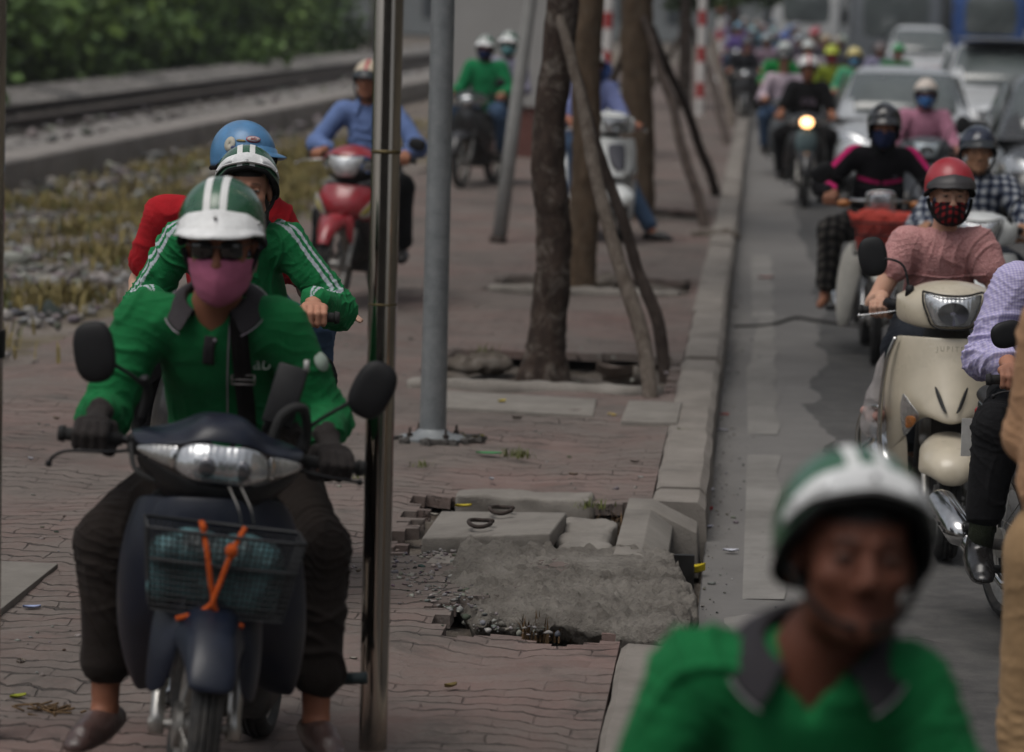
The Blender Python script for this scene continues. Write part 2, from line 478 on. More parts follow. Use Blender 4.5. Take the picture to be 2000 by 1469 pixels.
def mat_concrete(name, a=(.25, .235, .215), b=(.36, .345, .32), sc_=3., rough=.9, bump=.5, pits=.25, dark=(.09, .082, .075)):
    t = NT(name); v = t.coord('Object')
    n1 = t.noise(v, sc_, 7, .68); n2 = t.noise(v, sc_*14, 5, .7); n3 = t.noise(v, sc_*60, 3, .6); st = t.noise(v, sc_*.7, 7, .75, .8)
    col = t.mix(t.ramp(n1, .3, .7), a, b)
    col = t.mix(t.ramp(n2, .55, .8, 0, pits), col, dark)
    col = t.mix(t.ramp(st, .55, .72, 0, .5), col, dark)
    t.col(col); t.set(Roughness=rough); t.b.inputs['Specular IOR Level'].default_value = .25
    t.bump(t.math('ADD', t.math('MULTIPLY', n2, .7), t.math('MULTIPLY', n3, .35)), min(1., bump), .012 if bump < 1 else .03)
    return t.m
def mat_asphalt():
    t = NT('asphalt'); v = t.coord('Object')
    n1 = t.noise(v, .5, 7, .7); n2 = t.noise(v, 7, 6, .7); n3 = t.noise(v, 160, 3, .7)
    col = t.mix(t.ramp(n1, .35, .65), (.040, .039, .039), (.074, .072, .070))
    col = t.mix(t.ramp(n2, .4, .75, 0, .5), col, (.15, .142, .132))
    col = t.mix(t.ramp(n3, .52, .75, 0, .35), col, (.22, .215, .21))
    vo = t.n('TexVoronoi', feature='DISTANCE_TO_EDGE'); vo.inputs['Scale'].default_value = .55
    wv = t.n('VectorMath', operation='ADD'); nz = t.n('TexNoise'); nz.inputs['Scale'].default_value = 1.8; nz.inputs['Detail'].default_value = 6
    t.l(v, nz.inputs['Vector']); sc_ = t.n('VectorMath', operation='SCALE'); sc_.inputs['Scale'].default_value = .9
    t.l(nz.outputs['Color'], sc_.inputs[0]); t.l(v, wv.inputs[0]); t.l(sc_.outputs[0], wv.inputs[1]); t.l(wv.outputs[0], vo.inputs['Vector'])
    cr = t.math('MULTIPLY', t.ramp(vo.outputs['Distance'], .004, .014, 1, 0), t.ramp(t.noise(v, .9, 3), .45, .58))
    col = t.mix(t.math('MULTIPLY', cr, .8), col, (.028, .026, .025))
    t.col(col); t.set(Roughness=.85); t.b.inputs['Specular IOR Level'].default_value = .3
    t.bump(t.math('ADD', t.math('MULTIPLY', n3, .4), t.math('SUBTRACT', t.math('MULTIPLY', n2, .6), cr)), .5, .012)
    return t.m
def mat_soil(name='soil', a=(.075, .06, .048), b=(.19, .165, .14), g=None):
    t = NT(name); v = t.coord('Object')
    n1 = t.noise(v, 1.1, 8, .7); n2 = t.noise(v, 12, 7, .75); n3 = t.noise(v, 90, 3, .7)
    col = t.mix(t.ramp(n1, .35, .65), a, b); col = t.mix(t.ramp(n2, .5, .75, 0, .7), col, (.30, .28, .255))
    if g: col = t.mix(t.ramp(t.noise(v, .45, 6, .7), .48, .62, 0, .75), col, g)
    t.col(col); t.set(Roughness=.95); t.b.inputs['Specular IOR Level'].default_value = .15
    t.bump(t.math('ADD', n2, t.math('MULTIPLY', n3, .4)), .9, .03); return t.m
PAV = mat_pavers(); CON = mat_concrete('kerb_concrete', (.165, .148, .13), (.255, .232, .208)); ASP = mat_asphalt()
CON2 = mat_concrete('slab_concrete', (.165, .150, .133), (.25, .232, .208), 4.)
GUT = mat_concrete('gutter_concrete', (.145, .138, .128), (.25, .24, .225), 1.6, pits=.35)
BAND = mat_concrete('band_concrete', (.125, .12, .115), (.175, .168, .16), 1.1, pits=.3)
ROUGH = mat_concrete('rough_concrete', (.125, .111, .096), (.33, .305, .27), 4.2, bump=1.2, pits=.85, dark=(.055, .048, .042))
SOIL = mat_soil(); VERGE = mat_soil('verge_soil', (.11, .09, .078), (.26, .225, .20), (.15, .125, .06))
def struct(name, V, Fc, mat, smooth=True):
    return tag(obj(name, V, Fc, mat, None, smooth), kind='structure')
def sheet(name, x0, x1, y0, y1, z, mat):
    return struct(name, [(x0, y0, z), (x1, y0, z), (x1, y1, z), (x0, y1, z)], [(0, 1, 2, 3)], mat, False)
KX0, KX1 = -.385, -.17           # the kerb stones
sheet('ground', -50, 50, -38, 228, -.26, SOIL)
sheet('road', -.16, 14.0, -30, 226, ROAD, ASP)

# pavement: an uneven paved sheet with real openings where it is broken up
HOLES = [(-1.75, -.42, 17.95, 19.75), (-1.85, -.42, 24.0, 25.4), (-1.32, -.40, 12.45, 13.95), (-.98, -.386, 10.82, 11.45),
         (-1.8, -.42, 32.2, 34.0), (-2.0, -.42, 73, 75)]
def paved(x, y):
    z = .020*wav(np.stack([x, y*.7, 0*x], -1), 3, .55, 3) + .010*wav(np.stack([x, y, 0*x], -1), 9, 2.6, 2)
    e = np.clip((x + 4.15)/.5, 0, 1); z = z - .05*(1 - e)
    return z*np.clip((-.40 - x)/.25, 0, 1)
ys = list(np.arange(-6, 5.1, .4))
while ys[-1] < 110: ys.append(ys[-1] + max(.035, .0028*ys[-1]**1.12))
xs = np.arange(-4.3, -.386, .05); xs = np.append(xs, KX0 - .001)
X, Y = np.meshgrid(xs, np.array(ys)); Z = paved(X.ravel(), Y.ravel()).reshape(X.shape)
nx = len(xs); Fc = []
hole_edge = np.zeros(X.shape)
for j in range(len(ys) - 1):
    for i in range(nx - 1):
        cx, cy = (xs[i] + xs[i+1])/2, (ys[j] + ys[j+1])/2
        jx, jy = cx + .05*math.sin(cy*23 + 1.3*math.sin(cy*9)), cy + .05*math.sin(cx*19)
        if any(a < jx < b and c < jy < d for a, b, c, d in HOLES): continue
        if cx < -4.15 + .12*math.sin(cy*1.7) + .07*math.sin(cy*5.1): continue
        a = j*nx + i; Fc.append((a, a + 1, a + nx + 1, a + nx))
o = struct('pavement', np.stack([X, Y, Z], -1).reshape(-1, 3), np.array(Fc), PAV)
mods(o, solid=.045, off=-1); o.modifiers.new('e', 'EDGE_SPLIT').split_angle = R(40)
# soil under the openings
o = struct('soil', *(lambda g: (g[0], g[1]))((lambda xs, ys: (np.stack([*np.meshgrid(xs, ys), np.zeros((len(ys), len(xs)))], -1).reshape(-1, 3),
    np.array([(j*len(xs)+i, j*len(xs)+i+1, (j+1)*len(xs)+i+1, (j+1)*len(xs)+i) for j in range(len(ys)-1) for i in range(len(xs)-1)])))(np.linspace(-2.2, -.40, 60), np.concatenate([np.arange(9.5, 26.5, .06), np.arange(26.6, 80, .6)]))), SOIL)
co = np.empty(len(o.data.vertices)*3); o.data.vertices.foreach_get('co', co); co = co.reshape(-1, 3)
co[:, 2] = -.085 + .03*wav(co, 21, 2.2, 4); o.data.vertices.foreach_set('co', co.ravel()); o.data.update()

# kerb stones in one run, with the gap where the drain is
mb = MB(); y = 5.6; g = random.Random(3)
stops = [(5.6, 10.72)] + [(13.93, 14.32), (14.33, 16.25), (16.27, 19.6), (19.62, 22.6), (22.63, 26.9)]
segs = [(-6, -2), (-1.98, 2.), (2.02, 5.58), (5.6, 7.2), (7.21, 8.9), (8.915, 10.74)] + stops[1:]
y = 26.93
while y < 150:
    L = g.uniform(1.6, 3.4); segs.append((y, y + L)); y += L + .02
for a, b in segs:
    dx = g.uniform(-.008, .008); dz = g.uniform(-.01, .012); n = max(3, int((b - a)/.22))
    yy = np.linspace(a, b, n); ring = [(KX0, -.2), (KX0, .0), (KX0 + .02, .018), (KX1 - .03, .016), (KX1, -.012), (KX1 + .018, -.25)]
    rows = [[(x + dx + .004*math.sin(q*7 + i), q, z + dz + .003*math.sin(q*11 + i*2)) for i, (x, z) in enumerate(ring)] for q in yy]
    mb.grid(rows); k = len(ring); nv = mb.n
    mb.F.append(list(range(nv - k, nv))); mb.F.append(list(range(nv - len(rows)*k, nv - len(rows)*k + k))[::-1])
tag(mb.obj('kerb', CON, None, True, sharp=40), kind='structure')

# gutter slabs and the pale concrete band before the asphalt
mb = MB(); y = 6.0; g = random.Random(5)
for a, b, tl in [(6, 8.8, 0), (8.83, 11.2, .01), (11.25, 11.75, -.012), (11.8, 12.2, .014), (12.6, 16.7, .0), (17.5, 20.9, .004), (20.93, 24.0, -.004), (24.1, 30, .004)]:
    mb.grid([[(-.15, q, ROAD - .02 + .006), (.02, q, ROAD + .006 + tl*(q - a)/(b - a)), (.15 + .012*math.sin(q*5), q, ROAD + .009)] for q in np.linspace(a, b, max(3, int((b - a)/.15)))])
tag(mb.obj('gutter', GUT, None, True), kind='structure')
mb = MB(); rows = []
for q in np.concatenate([np.arange(6, 30, .04), np.arange(30, 120, 1.5)]):
    e = .34 + float(.12*wav([[q, 0, 0]], 14, .35, 6)[0] + .025*wav([[q, 3, 0]], 15, 3., 3)[0])
    if q > 19: e += .06
    rows.append([(-.155, q, ROAD + .003), (.155, q, ROAD + .004), (e - .03, q, ROAD + .005), (e, q, ROAD + .0015)])
mb.grid(rows); tag(mb.obj('roadside_band', BAND, None, True), kind='structure')
mb = MB(); q = 23.6; mb.tube(curve([(-.12, 23.3, ROAD + .01), (.12, 23.5, ROAD + .012), (.3, 24.0, ROAD + .02), (.45, 23.85, ROAD + .018), (.8, 23.6, ROAD + .006)], 10), .011, 6)
tag(mb.obj('road_crack', M('crack_dark', (.03, .028, .026), .95), None, True), kind='structure')

# ---- the broken drain by the kerb
p = [at(862, 992, .03), at(1105, 1017, .03), at(1072, 1066, .03), at(811, 1050, .03)]
e = empty('drain_cover', T(-.96, 12.95, 0), 'concrete drain cover slab with two iron lifting rings, tilted in its broken pit', 'drain cover')
mb = MB(); top = [(-.235, -.33, .035), (.245, -.36, .075), (.27, .27, .06), (-.235, .45, .02)]
mb.grid([[top[0], top[1]], [top[3], top[2]]]); n0 = len(top)
tv = np.array(top); bv = tv - [0, 0, .07]
mb = MB().add(np.concatenate([tv, bv]), [(0, 1, 2, 3), (7, 6, 5, 4), (0, 4, 5, 1), (1, 5, 6, 2), (2, 6, 7, 3), (3, 7, 4, 0)])
mb.obj('slab', CON2, e, True, bevel=.008)
IRON = M('rusty_iron', (.055, .042, .036), .75, .6, var=.4, vs=30, bump=.4)
for (x, y, z, r) in ((.02, .22, .062, .2), (-.03, -.16, .066, -.1)):
    mb = MB(); mb.tube([(x + .045*math.cos(a), y + .085*math.sin(a), z + .008 + .004*math.cos(2*a)) for a in np.linspace(.3, 2*PI - .4, 22)], .008, 8)
    mb.obj('lifting_ring', IRON, e)
def rough_block(name, x0, x1, y0, y1, z0, z1, mat, label, cat, seed=0, amp=.012, res=.02, tilt=(0, 0)):
    """a broken slab: top and sides in one uneven surface"""
    v = Vol(max(.012, res)); cx, cy, cz = (x0 + x1)/2, (y0 + y1)/2, (z0 + z1)/2
    v.box((0, 0, 0), ((x1 - x0)/2, (y1 - y0)/2, (z1 - z0)/2), .01, rotx(tilt[0]) @ roty(tilt[1]))
    o = vol_obj(name, v, mat, None, rx=0, post=lambda V: V + (amp*np.stack([wav(V*[1,1,1], seed, 6, 4), wav(V, seed + 1, 6, 4), wav(V, seed + 2, 8, 3)*.6], -1)))
    o.location = (cx, cy, cz); return tag(o, label, cat)
rough_block('drain_frame_edge', -1.18, -.62, 13.86, 14.06, -.12, .02, CON2, 'long concrete edge of the drain pit behind the tilted cover slab', 'pit edge', 3, .012)
rough_block('broken_slab', -.70, -.50, 12.55, 13.35, -.09, .015, CON2, 'broken concrete slab with a jagged dark edge between drain cover and inlet', 'slab', 5, .02)
rough_block('concrete_fragment', -1.16, -.84, 12.26, 12.50, -.05, .004, CON, 'flat broken concrete piece lying in front of the drain cover', 'rubble piece', 9, .015)
# kerb inlet with a slanting lid and a mouth to the road, its shade painted as black panels
mb = MB(); y0, y1 = 12.42, 13.86
prof = [(-.475, -.2), (-.475, .035), (-.375, .035), (-.205, -.045), (-.205, -.075), (-.30, -.075), (-.30, -.2)]
mb.prism([(-.475, -.2), (-.475, .035), (-.375, .035), (-.285, -.030), (-.285, -.075), (-.36, -.07), (-.44, -.2)], (y0, y1 - .30), 1)
mb.prism([(-.474, -.22), (-.474, .033), (-.376, .033), (-.19, -.055), (-.175, -.24)], (y1 - .299, y1), 1)
o = mb.obj('kerb_inlet', CON2, None, True, bevel=.006); MB().box((-.245, (y0 + y1)/2 - .15, -.205), (.09, y1 - y0 - .3, .03)).obj('mouth_shade_floor', M('mouth_shade_black', (.008, .007, .006), .5), o, False)
MB().box((-.236, y0 + .62, -.135), (.096, .03, .15)).obj('mouth_shade_back', M('mouth_shade_black', (.008, .007, .006), .5), o, False)
MB().box((-.29, (y0 + y1)/2 - .15, -.14), (.012, y1 - y0 - .32, .12)).obj('mouth_shade_wall', M('mouth_shade_black', (.008, .007, .006), .5), o, False)
tag(o, 'sloping concrete kerb inlet with a dark open mouth towards the gutter', 'drain inlet')
# rough cast concrete hump beside it
v = Vol(.0105); g = random.Random(6)
v.box((-.60, 12.02, -.034), (.40, .60, .060), .05, rotz(.10), .05).box((-.52, 11.45, -.04), (.28, .30, .060), .05, rotz(-.25), .05).ell((-.95, 12.0, -.06), (.28, .42, .055), None, .06)
for t in np.linspace(0, 1, 9): v.ell((-.84 + .58*t + g.gauss(0, .015), 11.30 - .26*t + g.gauss(0, .02), -.012 + g.gauss(0, .008)), (g.uniform(.07, .11), g.uniform(.09, .14), g.uniform(.045, .065)), None, .03)
for t in np.linspace(0, 1, 7): v.ell((-.255 + g.gauss(0, .01), 11.1 + .9*t, -.045), (.075, .13, .075), None, .04)
v.cap((-.98, 11.09, -.12), (-.62, 11.02, -.115), .085, .10, .02, sub=True).cap((-.62, 11.02, -.115), (-.20, 10.86, -.12), .10, .10, .02, sub=True)
for i in range(26): v.ell((g.uniform(-.85, -.3), g.uniform(10.92, 11.2), -.085), (g.uniform(.01, .035), g.uniform(.01, .03), g.uniform(.008, .02)), None, .006)
o = vol_obj('rough_concrete', v, ROUGH, None, rx=0, post=lambda V: V + np.stack([.010*wav(V, 61, 8, 3), .010*wav(V, 62, 8, 3), .010*wav(V, 63, 5, 4) + .026*(np.abs(wav(V, 64, 12, 3)) - .3) + .009*wav(V, 65, 38, 2)], -1)*np.clip(1.1 - np.exp(-((V[:, 0] + .5)/.16)**2 - ((V[:, 1] - 12.3)/.25)**2), .2, 1)[:, None])
tag(o, 'hump of rough crumbling concrete with a broken front edge beside the kerb', 'concrete patch')
# flat slabs in the paving
for nm, q, z, lab in (('paving_slab', [(862, 768), (1165, 785), (1158, 818), (862, 800)], .004, 'long flat grey slab set in the paving in front of the nearest tree'),
                  ('paving_slab', [(1228, 788), (1332, 792), (1322, 832), (1212, 828)], .004, 'small square grey slab set in the paving next to the kerb')):
    P = [at(x, y, z) for x, y in q]; mb = MB(); c = sum(P, Vector())/4
    tv = np.array([tuple(v - c) for v in P]) + [0, 0, .016]; bv = tv - [0, 0, .05]
    o = MB().add(np.concatenate([tv, bv]), [(0, 1, 2, 3), (7, 6, 5, 4), (0, 4, 5, 1), (1, 5, 6, 2), (2, 6, 7, 3), (3, 7, 4, 0)]).obj(nm, CON2, None, True, bevel=.004)
    o.location = c; tag(o, lab, 'slab')
P = [(-3.3, 11.9, .0), (-2.40, 11.84, .0), (-2.40, 9.9, .0), (-3.3, 9.9, .0)]; c = Vector((-2.85, 10.9, 0))
tv = np.array([tuple(Vector(v) - c) for v in P]) + [0, 0, .02]; bv = tv - [0, 0, .06]
o = MB().add(np.concatenate([tv, bv]), [(0, 1, 2, 3), (7, 6, 5, 4), (0, 4, 5, 1), (1, 5, 6, 2), (2, 6, 7, 3), (3, 7, 4, 0)]).obj('metal_edged_slab', CON2, None, True, bevel=.003)
o.location = c; tag(o, 'grey slab with a straight metal edge by the left steel post', 'slab')
for (x0, x1, y0, y1, lab) in ((-1.8, -.45, 17.88, 18.0, 'kerbing along the near side of the nearest tree pit'), (-1.85, -.5, 23.92, 24.02, 'kerbing along the near side of the second tree pit')):
    rough_block('pit_edging', x0, x1, y0, y1, -.08, .035, CON2, 'concrete ' + lab, 'edging', 11, .012, .025)

# ------------------------------------------------------------------ verge, railway
xs = np.concatenate([np.arange(-14, -7, .3), np.arange(-7, -3.9, .09)]); ys = np.concatenate([np.arange(-6, 12, .5), np.arange(12, 45, .14), np.arange(45, 130, .8)])
X, Y = np.meshgrid(xs, ys); P = np.stack([X.ravel(), Y.ravel(), 0*X.ravel()], -1)
z = -.03 + .05*np.clip((-4.3 - P[:, 0])/1., 0, 1)*np.clip((P[:, 0] + 7.2)/1.2, 0, 1) - .13*np.clip((-6. - P[:, 0])/1., 0, 1) + .06*wav(P, 51, .7, 4)*np.clip((-4.2 - P[:, 0])/.8, 0, 1) + .03*wav(P, 52, 4, 3)*np.clip((-4.3 - P[:, 0])/.5, 0, 1)
z = np.where(P[:, 0] < -7.6, .0, z); P[:, 2] = z; n = len(xs)
struct('verge', P, np.array([(j*n+i, j*n+i+1, (j+1)*n+i+1, (j+1)*n+i) for j in range(len(ys)-1) for i in range(n-1)]), VERGE)
# rail lines lie at a small angle to the street
A0 = at(18, 377, 0); A1 = at(555, 252, 0); RD = (A1 - A0).normalized(); RN = Vector((RD.y, -RD.x, 0))
def rp(s, off, z): q = A0 + RD*s - RN*off; return (q.x, q.y, z)     # s along the line, off away from the street
CONB = mat_concrete('beam_concrete', (.19, .172, .16), (.29, .27, .25), 1.2, pits=.3)
g = random.Random(9); k = 0
s = -16.0
BEAMS = []
while s < 62:
    L = 5.6; mb = MB(); ring = [(-.0, -.1), (.0, .29), (-.03, .32), (-.42, .33), (-.45, .29), (-.45, -.1)]
    rows = [[rp(s + q, -x if False else -x, z) for x, z in ring] for q in (0, L*.25, L*.5, L*.75, L - .03)]
    mb.grid(rows, closed=True); nv = mb.n; mb.F.append(list(range(nv - 6, nv))); mb.F.append(list(range(nv - 30, nv - 24))[::-1])
    BEAMS.append(mb); s += L
for i, mb in enumerate(BEAMS):
    o = mb.obj('trackside_beam', CONB, None, True, bevel=.012)
    tag(o, 'long low concrete beam in the row edging the railway', 'concrete beam', 'concrete beams edging the railway')
# ballast with stones
t = NT('ballast'); v = t.coord('Object'); vo = t.n('TexVoronoi'); vo.inputs['Scale'].default_value = 9; t.l(v, vo.inputs['Vector'])
sp = t.n('SeparateColor'); t.l(vo.outputs['Color'], sp.inputs[0]); t.col(t.mix(sp.outputs[0], (.11, .10, .092), (.27, .255, .24))); t.set(Roughness=.95)
t.bump(vo.outputs['Distance'], 1., .05); BAL = t.m
mb = MB(); rows = []
for s in np.arange(-16, 75, .35):
    rows.append([rp(s, o_, z_ + .025*math.sin(s*9 + o_*13) + .02*math.sin(s*23 + o_*7)) for o_, z_ in ((.46, .20), (.8, .30), (1.1, .33), (1.3, .22), (1.9, .20), (2.4, .20), (3.1, .22), (3.4, .34), (3.7, .42), (4.1, .46), (4.6, .42), (5.2, .2))])
mb.grid(rows); tag(mb.obj('ballast', BAL, None, True), kind='structure')
rows = [[rp(s, o_, .285 + .02*math.sin(s*7 + o_*11)) for o_ in (1.2, 1.7, 2.0, 2.3, 2.6, 2.9, 3.3)] for s in np.arange(-16, 75, .35)]
tag(MB().grid(rows).obj('track_bed', mat_soil('oily_ballast', (.022, .018, .016), (.06, .05, .044)), None, True), kind='structure')
RAIL = M('rail_steel', (.045, .032, .027), .6, .5, var=.4, vs=3, bump=.3)
for off, lab in ((1.75, 'rusty dark railway rail on the side of the street'), (2.9, 'rusty dark railway rail on the side of the bushes')):
    mb = MB(); prof = [(-.065, .24), (.065, .24), (.065, .255), (.015, .27), (.015, .36), (.036, .375), (.036, .41), (-.036, .41), (-.036, .375), (-.015, .36), (-.015, .27), (-.065, .255)]
    mb.grid([[rp(s, off + x, z) for x, z in prof] for s in np.arange(-16, 76, 2.)], closed=True)
    tag(mb.obj('rail', RAIL, None, True, sharp=30), lab, 'rail')
WOODS = M('sleeper_wood', (.07, .058, .05), .9, var=.4, vs=3, bump=.5)
proto = None
for i in range(96):
    s = -15 + i*.9; mb = MB().box((0, 0, 0), (2.0, .22, .14))
    if proto is None:
        proto = o = mb.obj('railway_sleeper', WOODS, None, True, bevel=.012)
    else:
        o = proto.copy(); COL.objects.link(o)
    q = rp(s, 2.33, .20); o.location = q; o.rotation_euler.z = math.atan2(RD.y, RD.x) - PI/2
    tag(o, 'dark sleeper under the rails of the railway', 'sleeper', 'sleepers under the railway track')

# ------------------------------------------------------------------ scattered ground stuff
def scatter(name, pts, sizes, mat, label, seed, flat=.6, kind='stuff', cat=None, dark=.19):
    g = np.random.default_rng(seed); ico = np.array([(0,0,1),(.89,0,.45),(.28,.85,.45),(-.72,.53,.45),(-.72,-.53,.45),(.28,-.85,.45),(.72,.53,-.45),(-.28,.85,-.45),(-.89,0,-.45),(-.28,-.85,-.45),(.72,-.53,-.45),(0,0,-1)])
    fi = np.array([(0,1,2),(0,2,3),(0,3,4),(0,4,5),(0,5,1),(1,6,2),(2,7,3),(3,8,4),(4,9,5),(5,10,1),(6,7,2),(7,8,3),(8,9,4),(9,10,5),(10,6,1),(11,7,6),(11,8,7),(11,9,8),(11,10,9),(11,6,10)])
    N = len(pts); S = np.asarray(sizes)[:, None, None]*(1 + .5*g.normal(size=(N, 12, 1))*.5)*np.array([1, 1, flat])
    a = g.uniform(0, 6.28, N); c, s_ = np.cos(a)[:, None], np.sin(a)[:, None]
    B = ico[None]*S*(g.uniform(.6, 1.3, (N, 1, 3))); x = B[..., 0]*c - B[..., 1]*s_; y = B[..., 0]*s_ + B[..., 1]*c
    V = np.stack([x, y, B[..., 2]], -1) + np.asarray(pts)[:, None]
    Fa = (fi[None] + 12*np.arange(N)[:, None, None]).reshape(-1, 3)
    o = obj(name, V.reshape(-1, 3), Fa, mat, None, False); tint(o, np.repeat(np.clip(g.normal(dark, dark*.42, (N, 1))*np.array([1, .95, .90]) + g.normal(0, .012, (N, 3)), .03, .6), 12, 0))
    return tag(o, label, cat, kind=kind)
STONE = M('stones', (.3, .29, .28), .95, tint=True, var=.3, vs=20, bump=.4)
def verge_z(x, y): 
    P = np.stack([x, y, 0*x], -1); return .0 + .05*np.clip((-4.3 - x)/1.5, 0, 1) + .06*wav(P, 51, .7, 4)*np.clip((-4.2 - x)/.8, 0, 1)
g = np.random.default_rng(4); N = 9000
x = -4.1 - 3.2*g.beta(1.3, 1.4, N); y = 16 + 38*g.beta(1.0, 2.0, N); cl = wav(np.stack([x, y, 0*x], -1), 61, .8, 3)
m = cl + .8*(x < -5.6) > -.05; x, y = x[m], y[m]
scatter('rubble', np.stack([x, y, verge_z(x, y)], -1), g.gamma(1.2, .016, len(x)) + .010, STONE, 'broken stones and rubble strewn between pavement and railway', 1, dark=.20)
N = 260; x = -7.8 - .55*g.random(N)*1.0; s = g.uniform(-14, 60, N)
P = np.array([rp(a, .55 + 1.0*b, .34) for a, b in zip(s, g.random(N))])
scatter('ballast_stones', P, g.gamma(2, .014, N) + .012, STONE, 'pale ballast stones beside the rails', 2)
N = 1500; x = g.uniform(-4.0, -.45, N); y = 7 + 14*g.random(N)**1.3; cl = wav(np.stack([x, y, 0*x], -1), 71, 1.3, 3); m = cl > .25
scatter('grit', np.stack([x[m], y[m], paved(x[m], y[m]) + .002], -1), g.gamma(1.4, .0035, m.sum()) + .002, STONE, 'grit and crumbs of stone on the paving', 3)
x = -.82 - .3*g.random(420)*1.4; y = g.uniform(10.9, 12.6, 420); x = np.interp(y, [10.8, 11.5, 12.1, 12.7], [-.7, -1.0, -1.25, -1.0]) + g.normal(0, .09, 420)
scatter('concrete_crumbs', np.stack([x, y, paved(x, y) + .003], -1), g.gamma(1.5, .003, 420) + .002, STONE, 'crumbs of concrete along the edge of the rough hump', 4)
x = g.uniform(-.12, .1, 500); y = 9 + 17*g.random(500); x = np.clip(-.15 + .05*g.gamma(1., 1., 500), -.15, .12)
scatter('gutter_grit', np.stack([x, y, 0*x + ROAD + .008], -1), g.gamma(1.3, .002, 500) + .001, STONE, 'dirt and grit gathered in the gutter', 5)
# grass: blades
def blades(name, centres, spread, n, h, mat, label, seed, kind='stuff', cat=None, lean=.5, w=.004):
    g = np.random.default_rng(seed); V = []; Fc = []; C = []
    for c in centres:
        m = n if np.isscalar(n) else n[0]
        for _ in range(m):
            b = np.array(c, float) + np.append(g.normal(0, spread, 2), 0); L = h*g.uniform(.5, 1.2); a = g.uniform(0, 6.28); d = np.array([math.cos(a), math.sin(a), 0]); sd = np.array([-d[1], d[0], 0])*w*g.uniform(.7, 1.4)
            ln = lean*g.uniform(.2, 1.3); p1 = b + d*L*.35*ln + np.array([0, 0, L*.55]); p2 = b + d*L*ln + np.array([0, 0, L*(.95 - .4*ln)])
            k = len(V); V += [b - sd, b + sd, p1 - sd*.8, p1 + sd*.8, p2]; Fc += [(k, k+1, k+3, k+2), (k+2, k+3, k+4)]
            cc = np.clip(g.normal(0, .18) + 1, .4, 1.6); C += [cc]*5
    o = obj(name, V, Fc, mat, None, False); return tag(o, label, cat, kind=kind)
GRASS_DRY = M('dry_grass', (.19, .15, .05), .8, var=.5, vs=3); GRASS_GRN = M('green_grass', (.10, .115, .025), .8, var=.45, vs=5)
DEAD = M('dead_plant', (.10, .058, .024), .9, var=.4, vs=12)
g = np.random.default_rng(8); cs = []
for cx, cy, sx, sy, m in ((-5.2, 30.5, .35, 1.6, 90), (-4.8, 34.5, .3, 2.2, 110), (-5.0, 25.5, .4, .7, 22), (-4.5, 21.7, .25, .4, 26), (-4.75, 18.6, .3, .5, 34), (-5.0, 43, .35, 3, 80), (-6.1, 38, .3, 3, 40)):
    x = g.normal(cx, sx, m); y = g.normal(cy, sy, m); ok = x < -4.1
    cs += list(np.stack([x[ok], y[ok], verge_z(x[ok], y[ok])], -1))
x = g.uniform(-6.7, -4.3, 900); y = g.uniform(27, 42, 900); ok = wav(np.stack([x, y, 0*x], -1), 66, .9, 3) + .45*np.exp(-((x + 5.2)/.8)**2) > .62
cs += list(np.stack([x[ok], y[ok], verge_z(x[ok], y[ok])], -1))
blades('dry_grass', cs, .14, 18, .15, GRASS_DRY, 'dry yellowing grass growing along the verge', 9, w=.009)
blades('verge_grass', cs[::3], .16, 14, .12, GRASS_GRN, 'green grass mixed into the dry verge', 10, w=.008)
for (px, py, n, h, lab) in ((1335, 846, 26, .035, 'small grass tuft growing at the kerb joint'), (1010, 893, 70, .05, 'grass tuft in the paving beside the base of the grey pole'), (826, 912, 24, .04, 'low grass tuft in the paving left of the larger one'),
                       (1155, 992, 40, .05, 'grass tuft at the back corner of the drain cover'), (1293, 1350, 9, .05, 'thin grass sprig on the near kerb stone'), (700, 940, 26, .06, 'grass tuft just left of the steel post foot'), (945, 690, 30, .07, 'tuft at the back of the nearest tree pit')):
    c = at(px, py, 0); o = blades('grass_tuft', [(0, 0, 0)], .035 if n > 20 else .012, n, h, GRASS_GRN, lab, px, kind='thing', cat='grass tuft', w=.0025, lean=.8); o.location = c
c = at(1053, 1222, 0); o = blades('dead_plant', [(0, 0, -.05)], .028, 90, .10, DEAD, 'brown withered plant growing out of the hole at the rough concrete', 77, kind='thing', cat='plant', w=.003, lean=.45); o.location = c
c = at(1200, 1020, 0); o = blades('dead_plant', [(0, 0, -.06)], .04, 60, .11, DEAD, 'brown weeds in the gap between broken slab and kerb inlet', 78, kind='thing', cat='plant', w=.003, lean=.5); o.location = c
# litter
def leaf(name, px, py, z, sz, colr, lab, cat, a=0., curl=.25):
    c = at(px, py, z); mb = MB(); rows = []
    for u in np.linspace(-1, 1, 7):
        wd = (1 - u*u)**.7*.5 + .02; rows.append([(sz*u, sz*wd*v, sz*curl*(v*v + .4*u*u)) for v in (-1, -.5, 0, .5, 1)])
    mb.grid(rows); o = mb.obj(name, M('litter_' + colr, colr, .7, var=.25, vs=30), None); o.location = c + Vector((0, 0, .004)); o.rotation_euler.z = a; return tag(o, lab, cat)
leaf('fallen_leaf', 905, 992, .01, .035, 'b3a21c', 'yellow leaf at the back left of the drain cover', 'leaf', .4)
leaf('fallen_leaf', 980, 786, .02, .03, 'c0ac18', 'yellow leaf lying on the long grey slab', 'leaf', 1.)
leaf('fallen_leaf', 1195, 815, .0, .04, 'b89d20', 'yellow leaf between the two slabs near the kerb', 'leaf', 2.)
leaf('fallen_leaf', 925, 858, .0, .05, '8d8426', 'large olive leaf beside the grey pole base', 'leaf', .2)
leaf('fallen_leaf', 35, 1365, .0, .03, '8f9426', 'small yellow leaf near the left edge of the pavement', 'leaf', .9)
leaf('paper_scrap', 62, 1190, .0, .03, '8e9bbd', 'crumpled pale blue paper scrap on the pavement', 'litter', .3)
